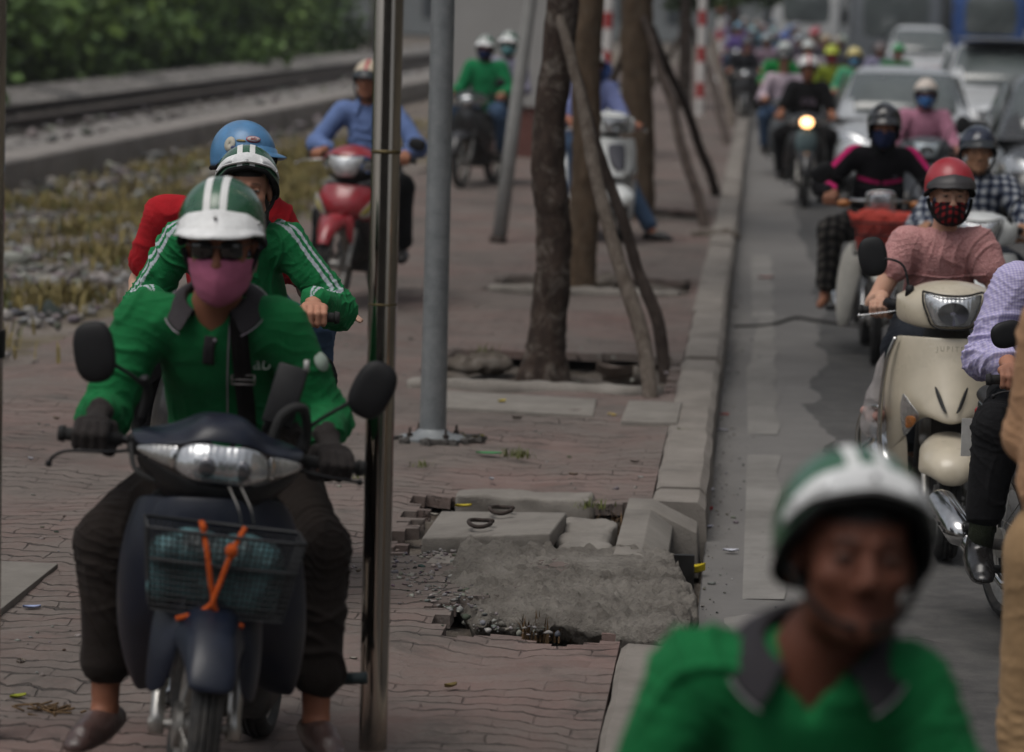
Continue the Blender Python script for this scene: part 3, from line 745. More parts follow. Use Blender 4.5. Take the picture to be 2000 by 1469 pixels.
leaf('plastic_bag_scrap', 1352, 1122, -.14, .05, 'c8b400', 'yellow plastic scrap at the mouth of the kerb inlet', 'litter', .2, .6)
leaf('red_scrap', 1415, 812, ROAD, .03, '9c2a24', 'red scrap in the gutter beside the tree stretch', 'litter', .6)
leaf('red_scrap', 1383, 1000, ROAD, .024, 'a8343a', 'pinkish red cap in the gutter by the kerb inlet', 'litter', .6, .6)
leaf('white_scrap', 1412, 843, ROAD, .03, 'a9a9b2', 'white crumpled scrap in the gutter below the red one', 'litter', .1)
leaf('white_scrap', 1388, 960, ROAD, .03, 'b0b0b8', 'white scrap against the kerb face', 'litter', 1.1)
leaf('white_scrap', 1387, 1032, ROAD, .026, 'a0a0ab', 'pale scrap nearest to the mouth of the kerb inlet', 'litter', 1.4)
leaf('white_scrap', 1427, 1079, ROAD + .01, .032, 'c4c6d0', 'white paper tube lying on the gutter slab', 'litter', .05)
leaf('bark_strip', 1200, 740, .0, .12, '4c4038', 'curled strip of bark on the ground by the nearest prop', 'bark', 2.6, .5)
leaf('red_scrap', 1495, 545, ROAD, .06, '8c4038', 'reddish cloth scrap lying far up the gutter', 'litter', .2)
leaf('green_straw', 955, 888, .0, .06, '2f7a45', 'thin green straw on the paving in front of the grey pole', 'litter', .1, .1)
mb = MB()
for i in range(40):
    a = random.uniform(0, 6.28); r = random.gauss(0, .05); mb.tube([(r*math.cos(a), r*math.sin(a), .004), (r*math.cos(a) + random.gauss(0, .03), r*math.sin(a) + random.gauss(0, .02), .01 + .01*random.random())], .003, 4)
o = mb.obj('twig_heap', DEAD, None); o.location = at(95, 1390, 0); tag(o, 'little heap of brown twigs on the pavement at the left', kind='stuff')

g2 = random.Random(33); LC = ['6d6358', '7a6a3a', '8f8a80', '4a4038', '9a9aa0', '5c4a38']
for i, (px, py, lab) in enumerate([(300, 1120, 'small dry leaf'), (880, 1345, 'curled dead leaf'), (850, 1010, 'brown leaf fragment'), (1010, 820, 'brown leaf'), (960, 940, 'grey paper bit'), (1120, 930, 'pale wrapper bit'), (700, 1120, 'dead leaf'), (820, 700, 'pale scrap'), (930, 600, 'brown scrap'), (1240, 905, 'grey leaf'), (60, 900, 'dark leaf'), (110, 820, 'pale paper bit'), (40, 1300, 'brown leaf scrap'), (220, 1180, 'grey chip'), (690, 1290, 'small dark leaf')]):
    leaf('fallen_scrap', px, py, .002, g2.uniform(.012, .028), LC[i % 6], lab + ' lying on the paving ' + ['by the front motorbike', 'in front of the steel post foot', 'beside the drain cover', 'below the long grey slab', 'right of the grey pole', 'near the kerb inlet', 'behind the steel post', 'left of the nearest tree', 'left of the second tree', 'next to the kerb stones', 'at the far left', 'left of the front rider', 'close to the twig heap', 'beside the rider\'s knee', 'just right of the right knee'][i], 'litter', g2.uniform(0, 3), .4)
# ------------------------------------------------------------------ poles
t = NT('polished_steel'); v = t.coord('Object'); s = t.n('SeparateXYZ'); t.l(v, s.inputs[0])
cmb = t.n('CombineXYZ'); t.l(s.outputs[0], cmb.inputs[0]); t.l(s.outputs[1], cmb.inputs[1]); t.l(t.math('MULTIPLY', s.outputs[2], .03), cmb.inputs[2])
t.col(t.mix(t.ramp(t.noise(cmb.outputs[0], 60, 4, .7), .3, .7), (.30, .27, .235), (.46, .41, .36))); t.set(Metallic=1., Roughness=t.ramp(t.noise(v, 30, 5, .7), .3, .8, .07, .20))
t.bump(t.noise(cmb.outputs[0], 90, 2), .05, .002); STEEL = t.m
GALV = NT('galvanised'); v = GALV.coord('Object'); n1 = GALV.noise(v, 14, 6, .7); n2 = GALV.noise(v, 2.0, 5, .7)
GALV.col(GALV.mix(GALV.ramp(n1, .3, .7), GALV.mix(GALV.ramp(n2, .35, .65), (.145, .16, .168), (.205, .22, .228)), (.27, .285, .29))); GALV.set(Metallic=.45, Roughness=.55); GALV = GALV.m
BLACKP = M('black_plastic', (.010, .010, .011), .5, var=.3, vs=20, bump=.1, spec=.28)
e = empty('steel_post', T(-.975, 9.05, 0), 'polished stainless steel post standing beside the front motorbike', 'post')
mb = MB().lathe([(.038, -.05), (.038, 3.2), (.03, 3.22)], n=40); mb.obj('tube', STEEL, e, True, sharp=30)
mb = MB().lathe([(.0388, 1.62), (.0388, 1.63)], n=40); mb.obj('weld_ring', M('weld', (.10, .075, .03), .5, .6), e)
mb = MB().lathe([(.0386, 1.22), (.0386, 1.225)], n=40); mb.obj('weld_ring', M('weld', (.10, .075, .03), .5, .6), e)
e = empty('steel_post', T(-2.028, 9.05, 0), 'second polished steel post with a black clamp, cut by the left edge', 'post')
mb = MB().lathe([(.038, -.05), (.038, 3.2), (.03, 3.22)], n=40); mb.obj('tube', STEEL, e, True, sharp=30)
mb = MB().lathe([(.042, 1.045), (.044, 1.05), (.044, 1.115), (.042, 1.12)], n=32); mb.obj('clamp', BLACKP, e, True, sharp=30)
b = at(845, 858, 0)
e = empty('street_pole', T(b.x, b.y, 0), 'grey galvanised street pole on a flat base plate in the paving', 'pole')
mb = MB().lathe([(.062, .0), (.058, .6), (.054, 2.), (.046, 5.), (.04, 7.)], n=40); mb.obj('shaft', GALV, e, True, sharp=40)
mb = MB().lathe([(.16, .0), (.16, .012), (.085, .03), (.062, .05)], n=4 and 24); mb.obj('base_plate', GALV, e, True, sharp=40)
for a in (.6, 2.2, 3.8, 5.3): MB().lathe([(.014, .012), (.014, .035), (.006, .035), (.006, .06)], T(.125*math.cos(a), .125*math.sin(a), 0), 6).obj('bolt', IRON, e, False)
mb = MB(); g = random.Random(2)
for i in range(26):
    a = g.uniform(-2.8, .6); r = g.uniform(.15, .24); mb.box((r*math.cos(a), r*math.sin(a), .01), (g.uniform(.02, .07), g.uniform(.015, .04), .02), rotz(g.uniform(0, 3)) @ rotx(g.uniform(-.4, .4)))
o = mb.obj('pole_debris', M('dark_mortar', (.06, .055, .05), .95, bump=.5), None, False); o.location = (b.x, b.y, 0); tag(o, 'broken mortar crumbs round the base of the grey pole', kind='stuff')
b = at(972, 472, 0); q = atY(1036, 0, b.y + .3); d = (q - b)
e = empty('leaning_pole', T(b.x, b.y, 0), 'slanting grey pole leaning over behind the nearest tree', 'pole')
mb = MB().tube([(0, 0, -.1), tuple(d*.5), tuple(d), tuple(d*1.8)], [.062, .058, .055, .05], 28); mb.obj('shaft', mat_concrete('pole_grey', (.22, .22, .215), (.31, .31, .30), 2.), e, True)
mb = MB().tube([(0, 0, -.02), (.005, 0, .05)], [.075, .07], 20); mb.obj('base_collar', IRON, e, True)
b = at(729, 112, .3); e = MB().lathe([(.11, -.3), (.1, 4.)], n=16).obj('concrete_post', mat_concrete('post_pale', (.30, .28, .26), (.40, .37, .34)), None); e.location = b; tag(e, 'pale concrete post beyond the railway beside the steel post', 'post')
def striped(px, py, lab, r=.075, h=3.0, ph=0.):
    b = at(px, py, 0); e = empty('striped_pole', T(b.x, b.y, 0), lab, 'pole', 'red and white striped poles'); z = 0; i = 0
    wm, rm = M('white_paint', (.62, .60, .58), .6, dust=.3), M('red_paint', (.36, .035, .035), .55, dust=.25)
    z = -.1
    hs_ = [.42 + ph, .27, .37, .27, .37, .27, .4, .27, .4, .27]
    for i, hh in enumerate(hs_):
        MB().lathe([(r, z), (r, z + hh)], n=20).obj('white_band' if i % 2 == 0 else 'red_band', wm if i % 2 == 0 else rm, e, True, sharp=40); z += hh
striped(1366, 226, 'red and white striped pole at the kerb between the tree props')
striped(1182, 240, 'red and white striped pole showing above the parked white scooter', ph=-.05)
striped(1404, 160, 'farthest red and white striped pole close to the road', r=.09, ph=.1)
# ================================================================== PEOPLE
def ik(a, b, l1, l2, pole):
    a, b = np.array(a, float), np.array(b, float); d = b - a; L = np.linalg.norm(d)
    if L > (l1 + l2)*.995: k = L/((l1 + l2)*.995); l1 *= k; l2 *= k
    d /= L; x = (l1*l1 - l2*l2 + L*L)/(2*L); h = math.sqrt(max(0, l1*l1 - x*x)); p = np.array(pole, float); p -= d*p.dot(d)
    return a + d*x + nrm(p)*h
def hmat(c, pitch=0, yaw=0, roll=0):
    return Matrix.Translation(Vector(c)) @ rotz(R(yaw)) @ roty(R(roll)) @ rotx(R(pitch))
def tf(Mx, p):
    return np.array(Mx @ Vector(p))
SKIN = {}
def skin(c, name):
    if name in _mc: return _mc[name]
    t = NT(name); v = t.coord('Object')
    base = t.n('Attribute', attribute_name='tint').outputs['Color']
    n = t.noise(v, 40, 5, .6); t.col(t.mix(t.ramp(n, .3, .7, 0, .28), base, t.mix(1., base, (.72, .6, .55), 'MULTIPLY'))); t.set(Roughness=.62); t.b.inputs['Specular IOR Level'].default_value = .3
    t.b.inputs['Subsurface Weight'].default_value = .08; t.b.inputs['Subsurface Radius'].default_value = (.012, .005, .003); t.b.inputs['Subsurface Scale'].default_value = .5
    t.bump(t.noise(v, 260, 3, .6), .12, .002); _mc[name] = t.m; return t.m
def head_prims(v, Hm, s=1., k=.012, ears=True, lips=True):
    q = lambda *p: tf(Hm, np.array(p)*s); Rm = Hm
    v.ell(q(0, .012, .03), np.array([.074, .094, .085])*s, Rm, .02)
    v.ell(q(0, -.030, -.032), np.array([.061, .058, .084])*s, Rm, .025)
    v.cap(q(-.036, -.022, -.082), q(.036, -.022, -.082), .03*s, .03*s, .025)
    v.ell(q(0, -.066, -.104), np.array([.026, .021, .018])*s, Rm, .03)
    for x in (-1, 1):
        v.ell(q(.037*x, -.060, -.03), np.array([.024, .02, .02])*s, Rm, .018)
        v.ell(q(.031*x, -.092, -.003), np.array([.017, .011, .0095])*s, Rm, .010, sub=True)
        v.cap(q(.012*x, -.087, .017), q(.043*x, -.075, .017), .009*s, .008*s, .012)
        if ears: v.ell(q(.077*x, .008, -.018), np.array([.010, .018, .031])*s, Rm, .008)
        v.ell(q(.012*x, -.099, -.041), np.array([.009, .010, .008])*s, Rm, .008)
        v.ell(q(.031*x, -.079, -.003), np.array([.014, .011, .0085])*s, Rm, .004)
    v.cap(q(0, -.086, .006), q(0, -.107, -.034), .007*s, .0115*s, .010)
    if not lips: return
    v.cap(q(-.019, -.0845, -.067), q(.019, -.0845, -.067), .006*s, .006*s, .009)
    v.cap(q(-.015, -.084, -.079), q(.015, -.084, -.079), .0066*s, .0066*s, .009)
    v.cap(q(-.017, -.0935, -.0728), q(.017, -.0935, -.0728), .0013*s, .0013*s, .003, sub=True)
def hand_prims(v, wrist, g, u, f, up, s=1., side=1, only=None, gr=1.0):
    """fist closed round a bar: g on the bar's axis, u along the bar outwards, f forwards, up upwards"""
    g, u, f, up = [np.array(x, float) for x in (g, u, f, up)]; P = lambda a, b, c: g + (u*a + f*b + up*c)*s
    if only in (None, 'palm'):
        v.cap(np.array(wrist), P(0, -.030, .027), .025*s, .026*s, .02, wide=u, ratio=.7)
        v.cap(P(-.024, -.012, .030), P(.028, -.012, .028), .021*s, .019*s, .02, wide=f, ratio=.85)
    for i, (a, l) in enumerate(((-.033, .95), (-.011, 1.04), (.011, 1.0), (.032, .84))):
        J = [P(a, .010, .032), P(a*1.02, .010 + .030*l, .020), P(a*1.02, .014 + .026*l, -.012*l), P(a, .004, -.028*l), P(a*.98, -.018, -.024*l)]
        rr = np.array([.0118, .0108, .0102, .0095, .0085])*s*(.93 if i == 3 else 1)
        rng_ = {'knuckle': (0, 1), 'tips': (1, 4)}.get(only, (0, 4))
        if only == 'palm': rng_ = (0, 2)
        if only == 'tips': rng_ = (1, 4)
        for j in range(*rng_): v.cap(J[j], J[j+1], rr[j]*gr, rr[j+1]*gr, .0035)
    J = [P(-.040, -.030, .018), P(-.052, -.012, -.010), P(-.047, .014, -.026), P(-.040, .032, -.022)]
    rr = np.array([.014, .0125, .0115, .009])*s
    for j in range(3): v.cap(J[j], J[j+1], rr[j]*gr, rr[j+1]*gr, .006)
def helmet(parent, Hm, dome, visor=None, vmat=None, stripe=None, size=1., peak=.055, drop=32, rivets=False, band=.034, strap=True, lift=0, full=False, yawv=0, hpitch=0, vz=0):
    Hm = Hm @ rotx(R(hpitch))
    rx, ry, rz = .112*size, .136*size, .124*size; c = np.array([0, .012, .020])
    LINER = M('helmet_liner', (.008, .008, .008), .9, spec=.12)
    def zr(a):                                    # lower edge, a = angle from the front
        q = abs(a)/PI
        if full: return float(np.interp(q, [0, .18, .3, .42, .6, 1], [.018, .012, -.03, -.10, -.115, -.10]))*size
        return float(np.interp(q, [0, .2, .35, .5, .7, 1], [.022, .012, -.02, -.05, -.058, -.05]))*size
    def dom(a, z, o=1.):
        k = math.sqrt(max(0, 1 - (z/rz)**2)) if z >= 0 else 1 - .22*(z/rz)**2
        return c + np.array([math.sin(a)*rx*k*o, -math.cos(a)*ry*k*o, z*o])
    A = np.linspace(-PI, PI, 73)[:-1]; rows = []
    for t in np.concatenate([np.linspace(0, .8, 12), [.87, .93, .97, .99, 1.]]):
        rows.append([dom(a, zr(a) + (rz - zr(a))*math.sin(t*PI/2)**(1.0) if zr(a) < 0 or True else 0) for a in A])
    W = lambda p: tf(Hm, p)
    mb = MB().grid(rows, closed=True); mb.xf(lambda V: np.array([W(p) for p in V])); o = mb.obj('helmet', dome, parent)
    o.data.materials.append(LINER)
    m = o.modifiers.new('s', 'SOLIDIFY'); m.thickness = .016; m.offset = -1; m.material_offset = 1; m.material_offset_rim = 1
    if stripe:
        for x0, x1, sm in stripe:
            rows = []
            for ps in np.linspace(R(8), R(168), 40):
                r = []
                for x in np.linspace(x0, x1, 4):
                    k = math.sqrt(1 - (x/rx)**2); r.append(W(c + 1.012*np.array([x, -ry*k*math.cos(ps), rz*k*math.sin(ps)])))
                rows.append(r)
            MB().grid(rows).obj('helmet_stripe', sm, o)
    if visor:
        rows = [[], [], [], [], []]; AA = np.linspace(-R(72), R(72), 41)
        for a in AA:
            e = max(0, math.cos(a/R(72)*PI/2))**.55; L = peak*size*e; z0 = zr(a*.8) + .002; d = R(drop)
            z0 += vz; b0, b1 = dom(a + yawv, z0 + band*size*(.35 + .65*e), 1.03), dom(a + yawv, z0, 1.045)
            out = np.array([math.sin(a + yawv)*.75, -math.cos(a + yawv), 0])
            rows[0].append(W(b0)); rows[1].append(W(b1 + out*.002)); 
            for i, t in ((2, .35), (3, .7), (4, 1.)): rows[i].append(W(b1 + out*L*t*math.cos(d) - np.array([0, 0, L*math.sin(d)*t**1.25])))
        o2 = MB().grid(rows).obj('visor', vmat, o); mods(o2, solid=.003, off=0)
        if rivets:
            for a in (-R(62), 0, R(62)):
                p = dom(a, zr(a*.8) + band*size*.55, 1.055); MB().ball(W(p), .0055, 10).obj('rivet', M('rivet', (.4, .4, .4), .3, .9), o)
    MB().tube([W(dom(a, zr(a), .985)) for a in np.linspace(-PI, PI, 61)], .0085, 8).obj('edge_trim', LINER, o)
    if strap:
        for x in (-1, 1):
            p = curve([(.098*x*size, -.01, -.035), (.082*x, -.028, -.075), (.05*x, -.055, -.122), (.008*x, -.066, -.137)], 6)
            MB().tube([W(q) for q in p], .0075, 8, flat=.35).obj('chin_strap', LINER, o)
    return o
def face_mask(parent, Hm, mat, top=-.012, bot=-.122, bulge=.03, loops=True):
    rows = []
    for v in np.linspace(0, 1, 13):
        r = []
        for u in np.linspace(-1, 1, 33):
            a = u*R(84); zt = top - .016*abs(u)**1.6 - .010*(1 - abs(u))**6*0; zb = bot + .040*abs(u)**1.4; z = zt + (zb - zt)*v
            shp = np.interp(v, [0, .18, .4, .75, 1], [.62, .92, 1.0, .72, .25])
            rx = .0775 - .012*v*v; y = -(.074*math.cos(a)) - bulge*shp*(1 - abs(u))**1.1 - .012*math.cos(a) - .006*math.sin(v*PI)*math.cos(a)
            y += .003*math.sin(v*19 + u*4)*abs(u)
            r.append(tf(Hm, (rx*math.sin(a)*(1 + .0), y, z)))
        rows.append(r)
    o = MB().grid(rows).obj('face_mask', mat, parent); mods(o, solid=.003, off=0)
    if loops:
        for x in (-1, 1):
            MB().tube([tf(Hm, p) for p in curve([(.0775*x, -.012, -.032), (.083*x, .012, -.012), (.085*x, .026, -.03), (.078*x, -.008, -.07)], 5)], .0017, 6).obj('ear_loop', mat, o)
    return o
def shades(parent, Hm):
    DK = M('dark_lens', (.008, .007, .007), .12, coat=.5)
    mb = MB(); q = lambda *p: tf(Hm, p)
    for x in (-1, 1):
        rows = []
        for v in np.linspace(-1, 1, 7):
            rows.append([q(x*(.034 + .026*u*(1 - .12*v*v)), -.101 + .006*u*u + .004*v*v + .006*u, .000 + .021*v*(1 - .15*u*u) - .003*u*x*0) for u in np.linspace(-1, 1, 9)])
        mb.grid(rows)
    o = mb.obj('sunglasses', DK, parent); mods(o, solid=.003, off=0)
    fr = MB().tube([q(-.012, -.103, .008), q(0, -.106, .011), q(.012, -.103, .008)], .0022, 6)
    for x in (-1, 1): fr.tube([q(.060*x, -.09, .010), q(.076*x, -.05, .008), q(.079*x, .0, .002)], .002, 6)
    fr.obj('glasses_frame', M('glasses_wire', (.12, .11, .1), .35, .8), o)
def collar(parent, c, Hr, mat, r=.066, h=.038, flare=.040, gap=24, tipd=.03, edge=None):
    """fold-over collar; c = base of the neck, Hr = its tilt"""
    Mx = Matrix.Translation(Vector(c)) @ Hr; rows = []
    for ang in np.linspace(R(gap), 2*PI - R(gap), 40):
        f = max(0, math.cos(ang)); d = np.array([math.sin(ang), -math.cos(ang)*1.08, 0]); tip = tipd*f**1.5
        P = [d*r + (0, 0, -.008), d*(r*.98) + (0, 0, h*.6 - .012*f), d*(r*1.02) + (0, 0, h - .015*f), d*(r*1.14) + (0, 0, h*.98 - .018*f), d*(r + flare*.75) + (0, 0, h*.35 - .02*f - tip*.4), d*(r + flare + .012*f) + (0, 0, -.004 - .022*f - tip)]
        rows.append([tf(Mx, p) for p in P])
    o = MB().grid(rows).obj('collar', mat, parent); mods(o, solid=.003, off=0, sub=1)
    if edge:
        rr = [[p[-1] + (np.array(p[-2]) - p[-1])*t + (np.array(p[-1]) - np.array(c))*.03 for t in (-.02, .09)] for p in [[np.array(x) for x in r_] for r_ in rows]]
        e = MB().grid(rr).obj('collar_edge', edge, o); mods(e, solid=.003, off=0)
    return o
def bvh_of(o):
    from mathutils.bvhtree import BVHTree
    me = o.data; return BVHTree.FromPolygons([v.co for v in me.vertices], [p.vertices[:] for p in me.polygons])
def front(bv, x, z, off=.004, y0=-2.):
    h = bv.ray_cast(Vector((x, y0, z)), Vector((0, 1, 0)))
    return np.array(h[0]) + [0, -off, 0] if h[0] is not None else None
def strip(name, parent, bv, pts, wd, mat, off=.005, th=.003, n=30):
    P = curve([(x, 0, z) for x, z in pts], max(2, n//len(pts))); rows = []
    for i, p in enumerate(P):
        t = P[min(i+1, len(P)-1)] - P[max(i-1, 0)]; sd = nrm([t[2], 0, -t[0]]); r = []
        ys = []
        for k in (-1, -.33, .33, 1):
            q = p + sd*wd/2*k; f = front(bv, q[0], q[2], off); ys.append(f)
        if any(y is None for y in ys): continue
        my = min(y[1] for y in ys); rows.append([np.array([y[0], .5*y[1] + .5*my, y[2]]) for y in ys])
    if len(rows) < 2: return None
    o = MB().grid(rows).obj(name, mat, parent); mods(o, solid=th, off=0); return o
def label_on(parent, name, body, pos, size, mat, rot=(PI/2, 0, 0), ext=.0008, mw=None, align='CENTER', sx=1.0):
    cu = bpy.data.curves.new(name, 'FONT'); cu.body = body; cu.size = size; cu.extrude = ext; cu.align_x = align; cu.align_y = 'CENTER'
    cu.resolution_u = 3; t = bpy.data.objects.new(name, cu); COL.objects.link(t)
    me = bpy.data.meshes.new_from_object(t.evaluated_get(bpy.context.evaluated_depsgraph_get())); bpy.data.objects.remove(t); me.materials.clear(); me.materials.append(mat)
    o = bpy.data.objects.new(name, me); COL.objects.link(o); o.parent = parent
    o.location = pos; o.rotation_euler = rot; o.scale.x = sx; return o

def folds(V, Q, J, amp, seed, legs=False):
    """creases: rings bunched at elbows/knees, drag lines across the trunk"""
    N = vnormals(V, Q); g = np.random.default_rng(seed); h = np.zeros(len(V))
    for q in range(3):
        d = nrm(g.normal(size=3)*[1, .5, 1] + [0, 0, .5]); ph = (V @ d)*g.uniform(26, 48) + 3.2*wav(V, seed + q, 3.2, 2)
        h += np.clip(1 - np.abs(np.sin(ph))*1.7, 0, 1)**1.3*np.clip(.15 + wav(V, seed + 20 + q, 2.6, 2), 0, 1)
    A, B, C_ = (('S', 'E', 'W') if not legs else ('HJ', 'K', 'A'))
    for s in (-1, 1):
        if s not in J[B]: continue
        for mid, end, wgt in ((J[B][s], J[A][s], 1.), (J[B][s], J[C_][s], 1.)):
            ax = nrm(end - mid); t = (V - mid) @ ax; o_ = V - mid - t[:, None]*ax; r = np.linalg.norm(o_, axis=1)
            m = np.exp(-((t - .03)/.085)**2)*(t > -.06)*(r < .13) + .5*(np.exp(-((t - np.linalg.norm(end - mid) + .02)/.08)**2))*(r < .10)
            ph = t*105 + 2.6*wav(V, seed + 7, 6, 2) + 1.6*np.arctan2(o_[:, 2], o_[:, 0]); h += .55*m*np.clip(1 - np.abs(np.sin(ph))*1.5, 0, 1)
    h += .35*wav(V, seed + 3, 3.0, 2)
    return V + N*(amp*np.clip(h, -.6, 1.3))[:, None]
def person(Mx, label, P):
    """one figure. P: joints in the local frame (facing -Y), clothes and head gear"""
    vox = P.get('vox', .008); sd = P.get('seed', 1); s = P.get('hs', 1.)
    root = empty('person', Mx, label, 'person', P.get('group'))
    hip = np.array(P['hip'], float); sh = np.array(P['sh'], float); shw = P.get('shw', .165); rl = R(P.get('sroll', 0)); tw = R(P.get('twist', 0))
    lat = np.array([math.cos(rl)*math.cos(tw), math.sin(tw), math.sin(rl)]); fwd = nrm(np.cross([0, 0, 1], lat))*-1
    fwd = np.array([math.sin(tw), -math.cos(tw), 0])
    hc = np.array(P['head'], float); Hm = hmat(hc, P.get('pitch', 0), P.get('yaw', 0), P.get('roll', 0))
    sk = srgb(P.get('skin', 'a87862')); S_ = {-1: sh - lat*shw, 1: sh + lat*shw}
    J = {'hip': hip, 'sh': sh, 'H': Hm, 'S': S_, 'E': {}, 'W': {}, 'K': {}, 'A': {}, 'lat': lat}
    v = Vol(vox); mid = hip*.62 + sh*.38 + P.get('slouch', 0)*np.array([0, 1, 0]); chest = hip*.26 + sh*.74 + P.get('slouch', 0)*np.array([0, .5, 0])
    v.cap(hip, mid, .115, .112, .03, lat, .75).cap(mid, chest, .115, .135, .03, lat, .72).cap(S_[-1]*.6 + sh*.4, S_[1]*.6 + sh*.4, .052, .052, .03)
    hd_neck = tf(Hm, (0, .022, -.07)); v.cap(sh + [0, .012, .0], hd_neck, .058*s, .05*s, .03)
    head_prims(v, Hm, s, lips=P.get('lips', True))
    bulk = P.get('bulk', 1.)
    sleeve = P.get('sleeve', 'long'); sv = Vol(vox*P.get('cv', 1.0)); tw_ = Vol(vox*P.get('cv', 1.0))
    r1, r2 = .150*bulk, .155*bulk
    sv.cap(hip + [0, 0, P.get('hem', -.02)], mid, r1*1.05, r1, .05, lat, .82).cap(mid, chest, r1, r2*.98, .05, lat, .74)
    if P.get('belly'): sv.ell(mid + fwd*.04 + [0, 0, -.02], (.14, .12, .13), None, .06)
    sv.cap(S_[-1]*.75 + sh*.25, S_[1]*.75 + sh*.25, .066*bulk, .066*bulk, .05)
    sv.cap(sh + [0, .018, -.03], sh*.93 + hd_neck*.07 + [0, .016, -.012], .088, .070, .04)
    if P.get('vneck'):
        nb = sh*.80 + hd_neck*.20 + fwd*.075; v.cap(sh + fwd*.004 + [0, 0, -.05], sh*.6 + hd_neck*.4 + fwd*.004, .050, .054, .03); sv.ell(nb + [0, 0, .012], (.046, .060, .050), None, .012, sub=True).ell(nb + fwd*.03 + [0, 0, -.03], (.020, .05, .045), None, .01, sub=True)
    for sd_ in (-1, 1):
        if 'hands' in P and P['hands'].get(sd_) is not None:
            hd = P['hands'][sd_]; g = np.array(hd['g'], float); u = nrm(hd.get('u', (sd_, 0, 0))); f = np.array(hd.get('f', (0, -1, .0)), float); f = nrm(f - u*f.dot(u)); up = nrm(np.cross(u, f))
            if up[2] < 0: up = -up
            wr = g - f*.105 + up*.030 + np.array(hd.get('wo', (0, 0, 0))); fingers = True
        else:
            wr = np.array(P['wrists'][sd_], float); fingers = False
        el = ik(S_[sd_], wr, .285, .26, P.get('epole', {}).get(sd_, (sd_*.42, .40, -1)))
        J['E'][sd_], J['W'][sd_] = el, wr; a = S_[sd_]
        v.cap(a, el, .047, .040, .02).cap(el, wr, .041, .026, .015)
        if fingers: hand_prims(v, wr, g, u, f, up, P.get('hand', 1.), sd_)
        else:
            d = nrm(wr - el); v.cap(wr, wr + d*.08, .03, .03, .02, wide=(0, 1, 0), ratio=.5)
            for i in range(4): v.cap(wr + d*.08 + np.array([0, (i - 1.5)*.02, 0]), wr + d*.16 + np.array([0, (i - 1.5)*.018, 0]), .009, .007, .004)
            v.cap(wr + d*.03, wr + d*.09 + np.array([0, -.05, 0]), .011, .008, .006)
        sl = P.get('slr', 1.)
        if sleeve == 'long':
            e2 = wr + nrm(el - wr)*P.get('cuffback', .02)
            sv.cap(a, el, .069*bulk*sl, .056*sl, .035).cap(el, e2, .056*sl, .043*sl, .03)
            sv.cap(e2 + nrm(el - e2)*.018, e2, .046*sl, .046*sl, .006)
        elif sleeve == 'short':
            q = a + (el - a)*P.get('slen', .72); sv.cap(a, q, .076*bulk*sl, .068*sl, .035)
        if hd_gl := P.get('gloves'):
            gv = Vol(min(vox, .005)); gv.cap(wr + nrm(el - wr)*.03, wr, .036, .033, .01); hand_prims(gv, wr, g, u, f, up, P.get('hand', 1.)*1.05, sd_, only='palm', gr=1.18)
            J.setdefault('gl', []).append(gv)
    for sd_ in (-1, 1):
        an = np.array(P['feet'][sd_], float); hj = hip + lat*.085*sd_ + [0, -.01, -.02]; kn = ik(hj, an, .43, .42, P.get('kpole', {}).get(sd_, (sd_*.45, -1, .5)))
        J['K'][sd_], J['A'][sd_] = kn, an; J.setdefault('HJ', {})[sd_] = hj; td = nrm(P.get('toes', {}).get(sd_, (sd_*.25, -1, 0)))
        v.cap(hj, kn, .082, .055, .03).cap(kn, an, .054, .035, .02).cap(an + [0, 0, -.03], an + td*.13 + [0, 0, -.055], .034, .026, .02)
        ce = an + (kn - an)*P.get('cuff', .12); wl = P.get('legw', 1.)
        tw_.cap(hj, kn, .106*wl, .082*wl, .045).cap(kn, ce, .080*wl, .066*wl, .03)
        if P.get('turnup'): tw_.cap(ce + (kn - ce)*.07, ce, .070*wl, .071*wl, .004)
        shoe = P.get('shoe')
        if shoe is not None:
            so_ = Vol(max(.005, vox)); z0 = an[2] - .085
            so_.cap(an - td*.045 + [0, 0, -.05], an + td*.06 + [0, 0, -.048], .036, .040, .03, np.cross(td, [0, 0, 1]), .95).cap(an + td*.05 + [0, 0, -.055], an + td*.155 + [0, 0, -.064], .042, .036, .03, np.cross(td, [0, 0, 1]), .7)
            so_.plane((0, 0, z0 - .006), (0, 0, -1))
            so_.cap(an + [0, 0, -.045], an + td*.12 + [0, 0, -.052], .040, .036, .02)
            if P.get('highshoe'): so_.cap(an + [0, 0, -.03], an + [0, 0, .02], .047, .043, .02).cap(an + [0, 0, -.02], an + td*.11 + [0, 0, -.05], .043, .038, .02)
            if not P.get('highshoe'): so_.ell(an - td*.012 + [0, 0, .016], (.032, .040, .026), None, .01, sub=True)
            J.setdefault('shoes', []).append(so_)
    tw_.cap(hip + lat*.04, hip - lat*.04, .132, .132, .05, lat, .85)
    lips = [tf(Hm, np.array(p)*s) for p in ((-.017, -.093, -.067), (.017, -.093, -.067), (-.014, -.093, -.079), (.014, -.093, -.079))]
    Hi = np.array(Hm.inverted()); hairc = P.get('haircol', (.012, .010, .009))
    def skp(V):
        C = np.tile(np.array(sk), (len(V), 1)); L = (V @ Hi[:3, :3].T + Hi[:3, 3])/s
        x, y, z = np.abs(L[:, 0]), L[:, 1], L[:, 2]; hd_ = (np.abs(L).max(1) < .16)
        lip = np.exp(-((x/.018)**4 + ((z + .073)/.0095)**4))*(y < -.07)*hd_*(1. if P.get('lips', True) else .55); C = C*(1 - lip[:, None]*.35) + np.array([.18, .06, .05])*lip[:, None]*.35
        br = np.exp(-(((x - .031)/.017)**4 + ((z - .020 + .10*(x - .031))/.0048)**2))*(y < -.05)*hd_; C = C*(1 - br[:, None]*.9)
